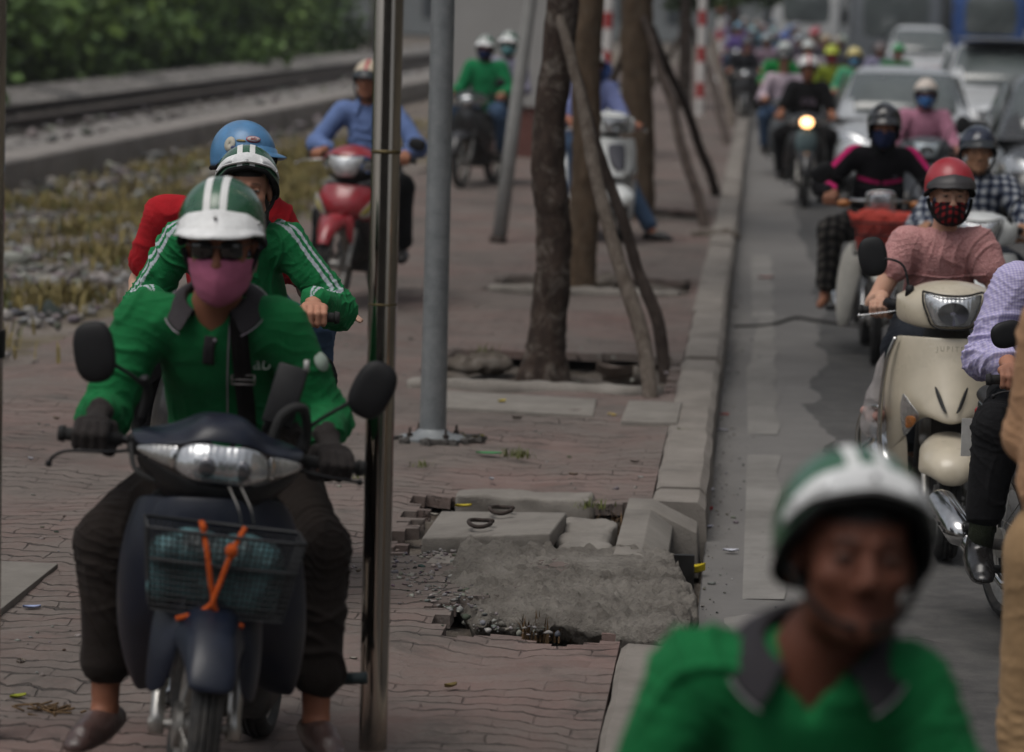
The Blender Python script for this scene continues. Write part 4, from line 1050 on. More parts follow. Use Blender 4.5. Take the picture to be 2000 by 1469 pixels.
        ey = np.exp(-(((x - .031)/.012)**6 + ((z + .003)/.0050)**4))*(y < -.05)*hd_; ir = np.exp(-((x - .031)/.0055)**6)
        C = C*(1 - ey[:, None]) + ey[:, None]*(np.array(P.get('eyew', (.20, .18, .16)))*(1 - ir[:, None]) + np.array([.012, .008, .006])*ir[:, None])
        hr = np.clip(((z - .050 + .5*np.clip(-y - .03, 0, 1)) + np.clip(y - .012, 0, .1)*1.2 - .0)/.012, 0, 1)*((z > .045) | (y > .03))*(z > -.075)*hd_*(x < .076)
        C = C*(1 - hr[:, None]) + np.array(hairc)*hr[:, None]; return C
    body = vol_obj('body', v, skin(sk, 'skin'), root, rx=0 if vox < .006 else 0, paint=skp)
    J['shirt'] = vol_obj('shirt', sv, P['shirt'], root, fold=(J, P.get('wr', .006)*1.25, sd, False), seed=sd, paint=(lambda V: P['spaint'](V, J)) if P.get('spaint') else None)
    J['trousers'] = vol_obj('trousers', tw_, P['trousers'], root, fold=(J, P.get('wrt', .006)*1.2, sd + 9, True), seed=sd + 9)
    for q in J.get('shoes', []): vol_obj('shoe', q, P['shoe'], root)
    for q in J.get('gl', []): vol_obj('glove', q, P['gloves'], root, wr=.0015, wf=30)
    if P.get('helmet'): helmet(root, Hm @ Matrix.Translation((0, 0, P.get('hlift', 0))), **P['helmet'])
    if P.get('mask'): face_mask(root, Hm @ Matrix.Scale(s, 4), P['mask'], P.get('mtop', -.012), P.get('mbot', -.122))
    if P.get('shades'): shades(root, Hm @ Matrix.Scale(s, 4))
    if P.get('collar'): collar(root, sh*.62 + hd_neck*.38 + np.array(P.get('coff', (0, 0, 0))), rotx(R(P.get('cpitch', 18))), **P['collar'])
    if P.get('hair'):
        hv = Vol(max(.006, vox)); 
        for x in (-1, 1): hv.cap(tf(Hm, (.05*x, .04, 0)), tf(Hm, (.055*x, .05, -.12)), .03, .022)
        hv.cap(tf(Hm, (0, .06, 0)), tf(Hm, (0, .075, -.14)), .06, .04, wide=lat, ratio=.6); vol_obj('hair', hv, M('black_hair', (.012, .010, .009), .45), root)
    J['root'] = root
    return J
def on_arm(V, J, s):
    """signed offset across the sleeve's outer line and how far along the arm"""
    a, b, c = J['S'][s], J['E'][s], J['W'][s]
    def seg(p, q):
        d = q - p; t = np.clip(((V - p) @ d)/d.dot(d), 0, 1); return np.linalg.norm(V - p - t[:, None]*d, axis=1), t, V - p - t[:, None]*d, nrm(d)
    d1, t1, o1, x1 = seg(a, b); d2, t2, o2, x2 = seg(b, c); first = d1 < d2
    o_ = np.where(first[:, None], o1, o2); return np.minimum(d1, d2), np.where(first, t1, 1 + t2), o_, np.where(first[:, None], x1, x2)
# ================================================================== MOTORBIKES
TYRE = M('tyre_rubber', (.018, .018, .018), .85, var=.3, vs=12, dust=.55, dustc=(.11, .10, .09), bump=.3, bs=60)
CHROME = M('chrome', (.55, .55, .55), .16, 1., var=.15, vs=20, dust=.25)
ALU = M('dull_aluminium', (.36, .35, .33), .45, .8, var=.25, vs=12, dust=.5)
ENGINE = M('engine_dark', (.035, .034, .033), .6, .3, var=.4, vs=15, dust=.5)
SEATM = M('seat_vinyl', (.018, .017, .017), .6, bump=.2, bs=300)
GRIPM = M('grip_rubber', (.012, .012, .012), .8, bump=.5, bs=350)
MIRB = M('mirror_shell', (.007, .007, .008), .55, var=.2, vs=20, bump=.05, spec=.25)
BASKETM = M('basket_wire', (.02, .021, .023), .55, .3)
def lens_mat(name, c=(.72, .74, .76), rough=.10, lines=60., metal=.75):
    if name in _mc: return _mc[name]
    t = NT(name); v = t.coord('Object'); s = t.n('SeparateXYZ'); t.l(v, s.inputs[0])
    st = t.math('SINE', t.math('MULTIPLY', s.outputs[0], lines*6.28)); n = t.noise(v, 14, 4, .6)
    t.col(t.mix(t.ramp(n, .3, .7), tuple(x*.45 for x in c), c)); t.set(Metallic=metal, Roughness=t.ramp(n, .3, .7, rough, rough + .2), Coat_Weight=1., Coat_Roughness=.03)
    t.bump(t.math('ADD', t.math('MULTIPLY', st, .12), t.math('MULTIPLY', n, 2.)), .6, .004); _mc[name] = t.m; return t.m
LENS = lens_mat('headlight_lens'); LENSO = lens_mat('amber_lens', (.62, .20, .02), .2, 90, .1); LENSC = lens_mat('clear_signal', (.50, .50, .49), .14, 70, .6)
def steer_fn(st, A=(0, .33, .80), rake=26):
    n = Vector((0, math.sin(R(rake)), math.cos(R(rake)))); Rm = np.array(Matrix.Rotation(R(st), 3, n)); A = np.array(A)
    return lambda V: (np.asarray(V) - A) @ Rm.T + A
ID = lambda V: np.asarray(V)
def wheel(parent, name, c, Rr, w, S=ID, spoke=True, n=56, rimm=None):
    Mx = T(*c) @ roty(PI/2); h = w/2; rp_ = Rr - w*.62
    prof = [(rp_, -h*.55), (Rr - w*.42, -h*.98), (Rr - w*.18, -h*.92), (Rr - w*.10, -h*.72), (Rr - w*.045, -h*.45), (Rr - .012, -h*.42), (Rr - .011, -h*.36), (Rr - .003, -h*.33), (Rr, -h*.12), (Rr - .008, -h*.09), (Rr - .008, h*.09), (Rr, h*.12),
            (Rr - .003, h*.33), (Rr - .011, h*.36), (Rr - .012, h*.42), (Rr - w*.045, h*.45), (Rr - w*.10, h*.72), (Rr - w*.18, h*.92), (Rr - w*.42, h*.98), (rp_, h*.55)]
    t = MB().lathe(prof, Mx, n, closed=True).xf(S).obj(name, TYRE, parent, True, sharp=50)
    rm = MB().lathe([(rp_ + .006, -h*.62), (rp_ + .008, -h*.5), (rp_ - .018, -h*.3), (rp_ - .018, h*.3), (rp_ + .008, h*.5), (rp_ + .006, h*.62), (rp_ - .03, h*.28), (rp_ - .03, -h*.28)], Mx, n, closed=True)
    rm.lathe([(.025, -.055), (.055, -.05), (.055, -.035), (.03, -.03), (.03, .03), (.055, .035), (.055, .05), (.025, .055)], Mx, 20)
    if spoke:
        for i in range(18):
            a = i*2*PI/18; x = .04*(1 if i % 2 else -1); b = a + .5*(1 if i % 4 < 2 else -1)
            rm.tube([np.array(c) + (x, .05*math.cos(b), .05*math.sin(b)), np.array(c) + (0, (rp_ - .02)*math.cos(a), (rp_ - .02)*math.sin(a))], .0022, 5)
    else:
        for i in range(5):
            a = i*2*PI/5; rm.tube([np.array(c) + (0, .04*math.cos(a), .04*math.sin(a)), np.array(c) + (0, (rp_ - .02)*math.cos(a), (rp_ - .02)*math.sin(a))], .014, 8)
    rm.xf(S).obj('rim', rimm or ALU, t, True, sharp=40)
    return t
def fender(parent, c, Rr, mat, S, wd=.062, a0=-35, a1=72, drop=.055, tip=.5, flare=0, name='front_fender'):
    """mudguard over the wheel: angle 0 = straight up, + = forwards"""
    rows = []
    for a in np.linspace(a0, a1, 15):
        k = (a - a0)/(a1 - a0); r = Rr + .025 + .012*math.sin(k*PI); w_ = wd*(1 if k < .6 else 1 - (k - .6)/.4*tip*.9) + flare*math.sin(min(1, k*1.5)*PI)
        ca, sa = math.cos(R(a)), math.sin(R(a)); row = []
        for q, dr in ((0, 0.010), (.3, .007), (.55, .0), (.8, -.016), (.97, -.04), (1.0, -drop)):
            dd = dr*(1 if k < .7 else 1 - (k - .7)/.3*.6); row.append((w_*q, c[1] - (r + dd)*sa, c[2] + (r + dd)*ca))
        rows.append(row)
    o = MB().grid(rows, mirror=True).xf(S).obj(name, mat, parent); mods(o, solid=.003, sub=1); return o
def patch(parent, name, rows, mat, S=ID, mirror=True, th=.004, sub=2, sharp=None):
    o = MB().grid(rows, mirror=mirror).xf(S).obj(name, mat, parent); mods(o, solid=th, sub=sub); return o
def mirror_part(parent, S, base, mid, head, sz=(.058, .016, .080), rot=(0, 0, 0), sq=2.6, mat=None):
    st = MB().tube(S(curve([base, mid, head], 8)), .0052, 8).obj('mirror_stem', mat or MIRB, parent)
    rows = []
    for t in np.linspace(0, PI, 13):
        row = []
        for a in np.linspace(0, 2*PI, 33)[:-1]:
            ca, sa = math.cos(a), math.sin(a); k = (abs(ca)**sq + abs(sa)**sq)**(-1/sq)
            row.append((sz[0]*k*ca*math.sin(t)**.6, -sz[1]*math.cos(t), sz[2]*k*sa*math.sin(t)**.6))
        rows.append(row)
    Mx = T(*(S([head])[0])) @ rotz(R(rot[2])) @ roty(R(rot[1])) @ rotx(R(rot[0]))
    mb = MB().grid(rows, closed=True).xf(lambda V: np.array([tf(Mx, p) for p in V]))
    return mb.obj('mirror', mat or MIRB, parent)
def lever(parent, S, pts, mat=None):
    mb = MB().tube(S(curve(pts, 6)), [.0075]*1 + [.006]*(6*(len(pts) - 1)), 8, flat=.7); mb.ball(S([pts[-1]])[0], .009, 10); return mb.obj('brake_lever', mat or MIRB, parent)
def grips(parent, S, x=.345, y=.475, z=.955, dy=.03):
    G = {}
    for s in (-1, 1):
        a, b = S([(s*(x - .125), y - dy, z + .006)])[0], S([(s*(x + .015), y, z)])[0]
        mb = MB().tube([a, a + (b - a)*.9, b], [.0165, .0165, .0165], 14); mb.tube([b, b + nrm(b - a)*.016], [.0215, .019], 14); mb.obj('grip', GRIPM, parent)
        G[s] = {'g': a + (b - a)*.52, 'u': nrm(b - a)}
    return G
def rear_end(root, paint, scoot=False, lo=False, seatz=.76):
    wheel(root, 'rear_wheel', (0, 1.22, .28), .28, .085, spoke=not lo and not scoot)
    sv = Vol(.012); sv.cap((0, .66, seatz - .03), (0, 1.02, seatz - .02), .11, .125, .05, (1, 0, 0), .55).cap((0, 1.0, seatz - .02), (0, 1.42, seatz + .03), .12, .085, .05, (1, 0, 0), .5)
    vol_obj('seat', sv, SEATM, root)
    tv = Vol(.012); tv.cap((0, .62, seatz - .16), (0, 1.05, seatz - .14), .10, .12, .06, (1, 0, 0), 1.).cap((0, 1.0, seatz - .12), (0, 1.5, seatz - .02), .12, .055, .05, (1, 0, 0), .8)
    vol_obj('side_cover', tv, paint, root)
    ev = Vol(.014); ev.cap((0, .45, .36), (0, .72, .38), .11, .12, .05).box((0, .62, .30), (.13, .14, .10), .03).cap((0, .30, .33), (0, .5, .35), .06, .075, .04)
    vol_obj('engine', ev, ENGINE, root)
    mb = MB(); mb.tube([(-.15, .55, .22), (-.17, .8, .2), (-.19, .95, .26)], .018, 10); mb.tube([(-.195, .93, .25), (-.20, 1.02, .29), (-.205, 1.4, .40), (-.205, 1.45, .415)], [.025, .045, .048, .03], 16)
    mb.obj('muffler', CHROME, root)
    mb = MB(); 
    for s in (-1, 1): mb.tube([(s*.10, .72, .34), (s*.10, 1.22, .28)], .02, 8)
    for s in (-1, 1): mb.tube([(s*.12, 1.2, .3), (s*.13, 1.1, .68)], .022, 10)
    mb.obj('swing_arm', ENGINE, root)
    for s in (-1, 1): MB().tube([(s*.10, .70, .27), (s*.29, .70, .275)], .014, 10).obj('foot_peg', GRIPM, root)
    for s in (-1, 1): MB().tube([(s*.13, 1.02, .36), (s*.24, 1.04, .37)], .012, 10).obj('rear_peg', GRIPM, root)
    if not lo:
        o = MB().box((0, 1.55, .62), (.19, .004, .14)).obj('number_plate', M('plate_white', (.6, .6, .58), .5, dust=.3), root, False)
    MB().ball((0, 1.52, seatz - .04), (.06, .03, .035), 14).obj('tail_light', M('red_lens', (.3, .01, .01), .2, coat=.6), root)
def forks(root, S, x=.088, top=(.215, .66), mat=None, sleeve=None, axle=(0, .285), r=.0175):
    for s in (-1, 1):
        ax = np.array((s*x, axle[0], axle[1])); tp = np.array((s*x, top[0], top[1])); d = tp - ax
        mb = MB().tube(S([ax - d*.06, ax + d*.05, ax + d*.72]), [r*1.15, r, r], 14); mb.obj('fork', mat or ALU, root)
        mb = MB().tube(S([ax + d*.60, ax + d*.66, tp]), [r*1.25, r*1.55, r*1.5], 14); mb.obj('fork_cover', sleeve or BLACKP, root)
    ax = MB().tube(S([(-x - .02, axle[0], axle[1]), (x + .02, axle[0], axle[1])]), .012, 10).obj('axle', ALU, root)
def shields(root, mat, k=1., top=.80, inner=None, name='leg_shield', wd=1.):
    rows = [[(.045, .20, top), (.11, .215, top + .015), (.17*wd, .27, top + .005), (.195*wd, .34, top - .03)],
            [(.055, .17, .70), (.13*wd, .19, .70), (.20*wd, .25, .69), (.225*wd, .33, .67)],
            [(.065, .17, .60), (.15*wd, .195, .59), (.215*wd, .26, .57), (.238*wd, .34, .55)],
            [(.085, .22, .48), (.155*wd, .235, .47), (.215*wd, .29, .45), (.235*wd, .36, .43)],
            [(.10, .31, .37), (.15*wd, .315, .36), (.20*wd, .35, .34), (.215*wd, .39, .33)],
            [(.11, .38, .30), (.15*wd, .385, .29), (.185*wd, .40, .28), (.195*wd, .42, .28)]]
    for s in (-1, 1):
        patch(root, name, [[(s*a, b, c) for a, b, c in r] for r in rows], mat, mirror=False, th=.006)
def wire_basket(root, S, c, w=.36, d=.20, h=.20, mat=None, cell=.016, taper=.82, name='basket'):
    """wire-mesh basket hung in front of the leg shields"""
    mb = MB(); x0, y0, z0 = c; nx, nz, ny = int(w/cell), int(h/cell), int(d/cell)
    def pt(u, v, side):                                # u round the rim 0..1 per side, v height 0..1
        t = taper + (1 - taper)*v
        if side == 0: return (x0 + (u - .5)*w*t, y0 - d/2*t - .012*math.sin(u*PI), z0 + (v - .5)*h)
        if side == 1: return (x0 + (.5 - u)*w*t, y0 + d/2*t, z0 + (v - .5)*h)
        sx = 1 if side == 2 else -1
        return (x0 + sx*w/2*t, y0 + (u - .5)*d*t*sx, z0 + (v - .5)*h)
    for side, n in ((0, nx), (1, nx), (2, ny), (3, ny)):
        mb.grid([[pt(i/n, j/nz, side) for i in range(n + 1)] for j in range(nz + 1)])
    mb.grid([[(x0 + (i/nx - .5)*w*taper, y0 + (j/ny - .5)*d*taper, z0 - h/2) for i in range(nx + 1)] for j in range(ny + 1)])
    b = mb.xf(S).obj(name, mat or BASKETM, root, False, wire=.0038, weld=False)
    rim = [pt(u, 1, 0) for u in np.linspace(0, 1, 12)] + [pt(1, 1, 1)][:0] + [pt(0, 1, 1)] + [pt(1, 1, 1)] + [pt(0, 1, 0)]
    rm = MB().tube(S(rim), .005, 8); rm.tube(S([pt(u, .62, 0) + np.array((0, -.003, 0)) for u in np.linspace(0, 1, 12)]), .0035, 6); rm.obj('basket_rim', mat or BASKETM, b)
    return b
def wave_cowl(root, S, paint, lens=None, sig=None, lit=None, k=1.):
    """handlebar cowl with a wide twin headlight and signal lamps at its sides"""
    top = [[(0, .158, .948), (.05, .162, .950), (.085, .178, .940), (.105, .188, .930), (.15, .215, .925), (.205, .285, .905)],
           [(0, .175, .990), (.05, .185, .990), (.080, .205, .975), (.105, .225, .950), (.16, .262, .938), (.212, .315, .918)],
           [(0, .25, 1.012), (.048, .255, 1.010), (.075, .265, .985), (.105, .28, .958), (.165, .315, .945), (.218, .355, .925)],
           [(0, .36, 1.000), (.05, .365, .998), (.085, .37, .975), (.12, .38, .955), (.17, .395, .942), (.218, .41, .925)]]
    patch(root, 'handlebar_cowl', top, paint, S, th=.004)
    L = [[(0, .150, .945), (.035, .147, .950), (.070, .155, .947), (.095, .170, .935), (.108, .180, .925)],
         [(0, .128, .915), (.04, .120, .918), (.078, .134, .915), (.104, .155, .908), (.116, .170, .902)],
         [(0, .122, .880), (.04, .116, .880), (.080, .132, .880), (.106, .155, .880), (.118, .170, .880)],
         [(0, .140, .850), (.04, .136, .848), (.075, .150, .852), (.098, .168, .860), (.110, .180, .868)]]
    hl = patch(root, 'headlight', L, lit or lens or LENS, S, th=.006)
    CH = M('reflector', (.6, .6, .6), .12, 1.)
    for s in (-1, 1):
        sg = [[(s*.112, .178, .930), (s*.145, .202, .926), (s*.180, .232, .918), (s*.205, .268, .908)],
              [(s*.120, .168, .903), (s*.150, .190, .902), (s*.183, .222, .902), (s*.208, .262, .900)],
              [(s*.116, .174, .872), (s*.145, .195, .876), (s*.178, .226, .884), (s*.205, .265, .893)]]
        p = patch(root, 'turn_signal', sg, sig or LENSC, S, mirror=False, th=.005)
        st = [[(s*.110, .170, .932), (s*.124, .176, .930)], [(s*.117, .160, .903), (s*.134, .170, .902)], [(s*.116, .166, .868), (s*.128, .174, .872)]]
        patch(root, 'signal_reflector', st, CH, S, mirror=False, th=.003)
    lw = [[(0, .145, .846), (.05, .142, .846), (.10, .168, .860), (.16, .215, .880), (.205, .268, .892)],
          [(0, .150, .815), (.06, .155, .815), (.11, .18, .825), (.16, .235, .84), (.20, .29, .87)],
          [(0, .20, .775), (.06, .205, .775), (.10, .23, .785), (.15, .29, .81), (.19, .34, .85)],
          [(0, .32, .77), (.06, .32, .77), (.10, .33, .78), (.14, .36, .81), (.18, .39, .85)]]
    patch(root, 'lower_cowl', lw, BLACKP, S, th=.004)
    if lit is None:
        for s in (-1, 1):
            MB().ball(S([(s*.042, .132, .892)])[0], (.026, .012, .026), 16).obj('bulb_reflector', M('bulb_reflector', (.16, .16, .17), .2, .8), hl)
def headset(root, S, dz=0.):
    S0 = S; S = lambda V: S0(np.asarray(V) + np.array([0, 0, dz]))
    mb = MB().tube(S(curve([(-.34, .475, .955), (-.22, .445, .962), (-.12, .41, .945), (0, .39, .935), (.12, .41, .945), (.22, .445, .962), (.34, .475, .955)], 5)), .011, 10)
    mb.tube(S([(0, .30, .72), (0, .39, .93)]), .028, 12); mb.obj('handlebar', BLACKP, root)
    for s in (-1, 1):
        mb = MB().box(S([(s*.185, .432, .958)])[0], (.06, .05, .055)); mb.obj('switch_housing', BLACKP, root, True, bevel=.012)
def nose(root, mat, S=ID, low=.46, wd=.1, top=.84):
    patch(root, 'front_cover', [[(0, .145, top), (wd*.6, .155, top), (wd, .19, top - .01)], [(0, .120, .74), (wd*.75, .13, .735), (wd*1.2, .17, .73)], [(0, .125, .62), (wd*.7, .14, .61), (wd*1.1, .18, .60)], [(0, .19, low), (wd*.6, .20, low), (wd*.9, .23, low + .01)]], mat, S, th=.005)
SITF = {-1: (-.24, .72, .36), 1: (.24, .72, .36)}
# ================================================================== SCOOTER
def scooter(Mx, label, paint, insert=None, o={}):
    root = empty('scooter', Mx, label, 'scooter', o.get('group')); S = steer_fn(o.get('steer', 0), (0, .30, .80), 27); lo = o.get('lo')
    wheel(root, 'front_wheel', (0, 0, .245), .245, .092, S, spoke=False); forks(root, S, .085, (.19, .58), axle=(0, .245), r=.0165, sleeve=ALU)
    f = [[(0, -.10, .50), (.06, -.095, .49), (.105, -.07, .46), (.118, -.03, .43)], [(0, -.215, .47), (.06, -.208, .46), (.108, -.165, .43), (.124, -.09, .40)],
         [(0, -.272, .425), (.058, -.264, .418), (.105, -.205, .405), (.127, -.11, .375)], [(0, -.285, .39), (.052, -.277, .385), (.086, -.235, .380), (.122, -.13, .362)], [(0, -.286, .355), (.044, -.279, .354), (.070, -.252, .356), (.084, -.21, .362)], [(0, -.276, .332), (.028, -.271, .333), (.048, -.252, .340), (.064, -.222, .352)]]
    f0 = [[(0, .02, .52), (.06, .02, .51), (.10, .03, .47), (.115, .03, .44)]]
    patch(root, 'front_fender', f0 + f, paint, S, th=.004)
    # apron
    A = [[(0, .045, .885), (.085, .055, .885), (.155, .10, .885), (.195, .165, .88), (.215, .24, .875)],
         [(0, .025, .83), (.07, .032, .83), (.16, .095, .82), (.215, .17, .81), (.24, .26, .80)],
         [(0, -.02, .72), (.055, -.015, .72), (.155, .075, .70), (.225, .17, .69), (.255, .28, .68)],
         [(0, -.075, .62), (.05, -.065, .625), (.125, .0, .635), (.215, .16, .59), (.25, .29, .57)],
         [(0, -.100, .565), (.05, -.088, .575), (.115, -.02, .60), (.175, .11, .52), (.235, .30, .45)],
         [(0, -.095, .55), (.05, -.08, .56), (.11, -.005, .585), (.16, .125, .48), (.225, .31, .37)]]
    patch(root, 'apron', A, paint, th=.005, sub=2)
    # side leg shields down to the floor
    for s in (-1, 1):
        patch(root, 'leg_shield', [[(s*.16, .13, .50), (s*.20, .20, .50), (s*.236, .305, .46)], [(s*.15, .16, .40), (s*.19, .23, .39), (s*.225, .32, .36)], [(s*.14, .22, .28), (s*.175, .27, .26), (s*.205, .34, .24)], [(s*.13, .30, .2), (s*.16, .33, .19), (s*.19, .37, .18)]], paint, mirror=False, th=.006)
        V_ = [[(s*.062, -.026, .705), (s*.072, -.02, .70)], [(s*.040, -.052, .66), (s*.058, -.045, .655)], [(s*.022, -.080, .612), (s*.038, -.074, .608)], [(s*.016, -.090, .600), (s*.022, -.090, .598)]]
        patch(root, 'vent', [[(x, y - .012, z) for x, y, z in r] for r in V_], M('vent_black', (.006, .006, .006), .6), mirror=False, th=.004, sub=1)
        ts = [[(s*.182, .045, .665), (s*.186, .058, .66)], [(s*.145, -.002, .615), (s*.195, .085, .60)], [(s*.11, -.035, .585), (s*.19, .10, .55)], [(s*.128, .01, .55), (s*.182, .105, .51)], [(s*.160, .085, .49), (s*.172, .11, .475)]]
        sg = patch(root, 'turn_signal', [[(x, y - .022, z) for x, y, z in r] for r in ts], LENSC if not o.get('amber', 1) else LENSC, mirror=False, th=.006, sub=2)
        am = [[(s*.135, -.012, .58), (s*.175, .06, .575)], [(s*.128, -.01, .558), (s*.175, .075, .545)], [(s*.145, .035, .525), (s*.172, .085, .51)]]
        patch(sg, 'amber_bulb', [[(x, y - .036, z) for x, y, z in r] for r in am], LENSO, mirror=False, th=.003, sub=1)
    if insert is not None:
        patch(root, 'apron_insert', [[(x*.9, y - .012, z) for x, y, z in ((0, .03, .84), (.06, .036, .84), (.09, .05, .83))], [(x, y - .010, z) for x, y, z in ((0, -.02, .72), (.055, -.012, .72), (.08, .02, .715))], [(x, y - .010, z) for x, y, z in ((0, -.08, .615), (.045, -.07, .62), (.06, -.04, .63))]], insert, th=.003)
    # handlebar cowl with the headlight
    C = [[(0, .055, .915), (.08, .06, .915), (.14, .10, .918), (.195, .18, .93), (.215, .23, .945)],
         [(0, .035, .93), (.09, .045, .93), (.15, .085, .94), (.20, .165, .965), (.218, .22, .98)],
         [(0, .045, 1.02), (.10, .055, 1.03), (.15, .09, 1.02), (.20, .165, 1.02), (.218, .22, 1.02)],
         [(0, .10, 1.085), (.08, .105, 1.082), (.135, .14, 1.065), (.19, .20, 1.045), (.215, .25, 1.035)],
         [(0, .20, 1.108), (.08, .205, 1.102), (.135, .225, 1.08), (.185, .26, 1.055), (.21, .29, 1.035)],
         [(0, .34, 1.09), (.08, .34, 1.085), (.14, .34, 1.06), (.18, .34, 1.035), (.20, .34, 1.01)]]
    patch(root, 'handlebar_cowl', C, paint, S, th=.005)
    H = [[(0, .040, 1.048), (.06, .042, 1.050), (.108, .062, 1.062), (.118, .075, 1.058)], [(0, .020, 1.02), (.06, .024, 1.022), (.105, .052, 1.03), (.117, .072, 1.03)], [(0, .012, .97), (.055, .016, .97), (.088, .040, .975), (.100, .06, .98)], [(0, .024, .925), (.05, .028, .926), (.070, .042, .932), (.078, .055, .935)]]
    hl = patch(root, 'headlight', H, o.get('lens', LENS), S, th=.006)
    rim = [(-.121, .066, 1.066), (-.06, .034, 1.056), (0, .032, 1.052), (.06, .034, 1.056), (.121, .066, 1.066), (.118, .066, 1.02), (.102, .052, .975), (.076, .045, .928), (0, .018, .918), (-.076, .045, .928), (-.102, .052, .975), (-.118, .066, 1.02), (-.121, .066, 1.066)]
    MB().tube(S(curve(rim, 4)), .0045, 6).obj('lens_rim', BLACKP, hl)
    mb = MB().grid([[(x*r_, .012 - .008*math.cos(x*8), .98 + .045*math.sin(a)) for a in np.linspace(0, 2*PI, 25)] for r_ in (0,) for x in (0,)] if False else [[(r_*.062*math.cos(a), .010 - .006*r_ + .010*r_*abs(math.cos(a)), .982 + r_*.046*math.sin(a)) for a in np.linspace(0, 2*PI, 33)] for r_ in (.2, .6, 1.)]); mb.xf(S).obj('bulb_reflector', M('bulb_ref2', (.33, .34, .35), .18, .9), hl)
    G = grips(root, S, .325, .40, o.get('gz', .955), .02)
    for s in (-1, 1):
        lever(root, S, [(s*.205, .30, .965), (s*.25, .315, .955), (s*.33, .345, .94), (s*.355, .352, .935)], CHROME if o.get('chrome', 1) else None)
        mb = MB().tube(S([(s*.20, .30, .985), (s*.245, .36, .99)]), .022, 10); mb.obj('switch_housing', BLACKP, root)
    for s in o.get('mirrors', (-1, 1)):
        mirror_part(root, S, (s*.165, .18, 1.05), (s*.20, .215, 1.16), (s*o.get('mx', .30), .24, o.get('mz', 1.20)), rot=(-8, s*8, 0))
        MB().lathe([(.02, -.01), (.016, .03), (.008, .035)], T(*S([(s*.165, .18, 1.045)])[0]), 14).obj('mirror_base', BLACKP, root)
    if o.get('low'):
        for s in (-1, 1): patch(root, 'leg_shield', [[(s*.07, .10, .62), (s*.17, .13, .62), (s*.25, .26, .60)], [(s*.08, .10, .40), (s*.19, .14, .40), (s*.262, .28, .40)], [(s*.09, .14, .20), (s*.185, .17, .20), (s*.25, .30, .20)], [(s*.11, .22, .10), (s*.17, .24, .10), (s*.21, .32, .10)]], paint, mirror=False, th=.006)
    # floor, under seat body, seat
    v = Vol(.012); v.box((0, .50, .25), (.17, .22, .035), .03).cap((0, .32, .30), (0, .30, .85), .12, .10, .05, (1, 0, 0), .6); vol_obj('floorboard', v, M('floor_grey', (.05, .048, .045), .7, dust=.4), root)
    v = Vol(.012); v.cap((0, .75, .45), (0, 1.15, .52), .17, .18, .06).cap((0, 1.15, .55), (0, 1.65, .70), .17, .09, .06).cap((0, .70, .30), (0, 1.3, .36), .13, .13, .06); vol_obj('rear_body', v, paint, root)
    v = Vol(.012); v.cap((0, .78, .745), (0, 1.15, .75), .13, .15, .05, (1, 0, 0), .45).cap((0, 1.15, .755), (0, 1.52, .80), .14, .10, .05, (1, 0, 0), .45); vol_obj('seat', v, SEATM, root)
    wheel(root, 'rear_wheel', (0, 1.27, .23), .23, .10, spoke=False)
    mb = MB().tube([(-.17, .95, .24), (-.20, 1.1, .27), (-.205, 1.55, .36)], [.03, .055, .05], 14); mb.obj('muffler', CHROME, root)
    if o.get('guard'):
        for s in o['guard']:
            mb = MB().tube(curve([(s*.215, .16, .87), (s*.245, .17, .78), (s*.262, .20, .62), (s*.262, .22, .45), (s*.24, .25, .30)], 8), .010, 10)
            mb.tube(curve([(s*.262, .21, .58), (s*.315, .33, .56), (s*.335, .46, .46), (s*.325, .52, .36), (s*.27, .50, .26)], 8), .012, 10)
            mb.tube(curve([(s*.27, .60, .40), (s*.335, .50, .34), (s*.31, .40, .27), (s*.24, .30, .24)], 8), .014, 10); mb.obj('crash_guard', M('chrome_bar', (.55, .54, .52), .2, 1., dust=.15), root)
    return root, G
def hands(G, **k): return {s: dict(g=G[s]['g'], u=G[s]['u'], f=(0, -1, -.15), **k) for s in (-1, 1)}
def BM(x, y, z=0., yaw=0, lean=0): return T(x, y, z) @ rotz(R(yaw)) @ roty(R(lean))
def HS(green=True): return dict(dome=M('green_helmet', (.012, .085, .038), .28, coat=.6, dust=.12, var=.2, vs=10), vmat=M('white_visor', (.72, .73, .73), .45, var=.12, vs=20, dust=.25), visor=True, rivets=True,
                                stripe=[(-.034, -.016, M('white_decal', (.70, .71, .70), .5, dust=.2)), (.008, .026, M('white_decal', (.70, .71, .70), .5, dust=.2))])
DKJEAN = cloth('jeans_dark', (.022, .026, .034)); BLUEJ = cloth('jeans_blue', (.05, .085, .15)); BLK = cloth('black_cloth', (.010, .010, .011), var=.3)
BRWN = cloth('dark_brown_trousers', (.020, .0155, .0135), weave=.35); GRN = cloth('green_polo', (.010, .135, .042), weave=.35, var=.2)
SHOEB = M('black_shoe', (.012, .011, .011), .4, dust=.2, bump=.1); COLG = cloth('grey_collar', (.038, .034, .037)); COLE = cloth('collar_trim', (.26, .23, .26))
WHITE_T = M('printed_white', (.30, .36, .30), .9)

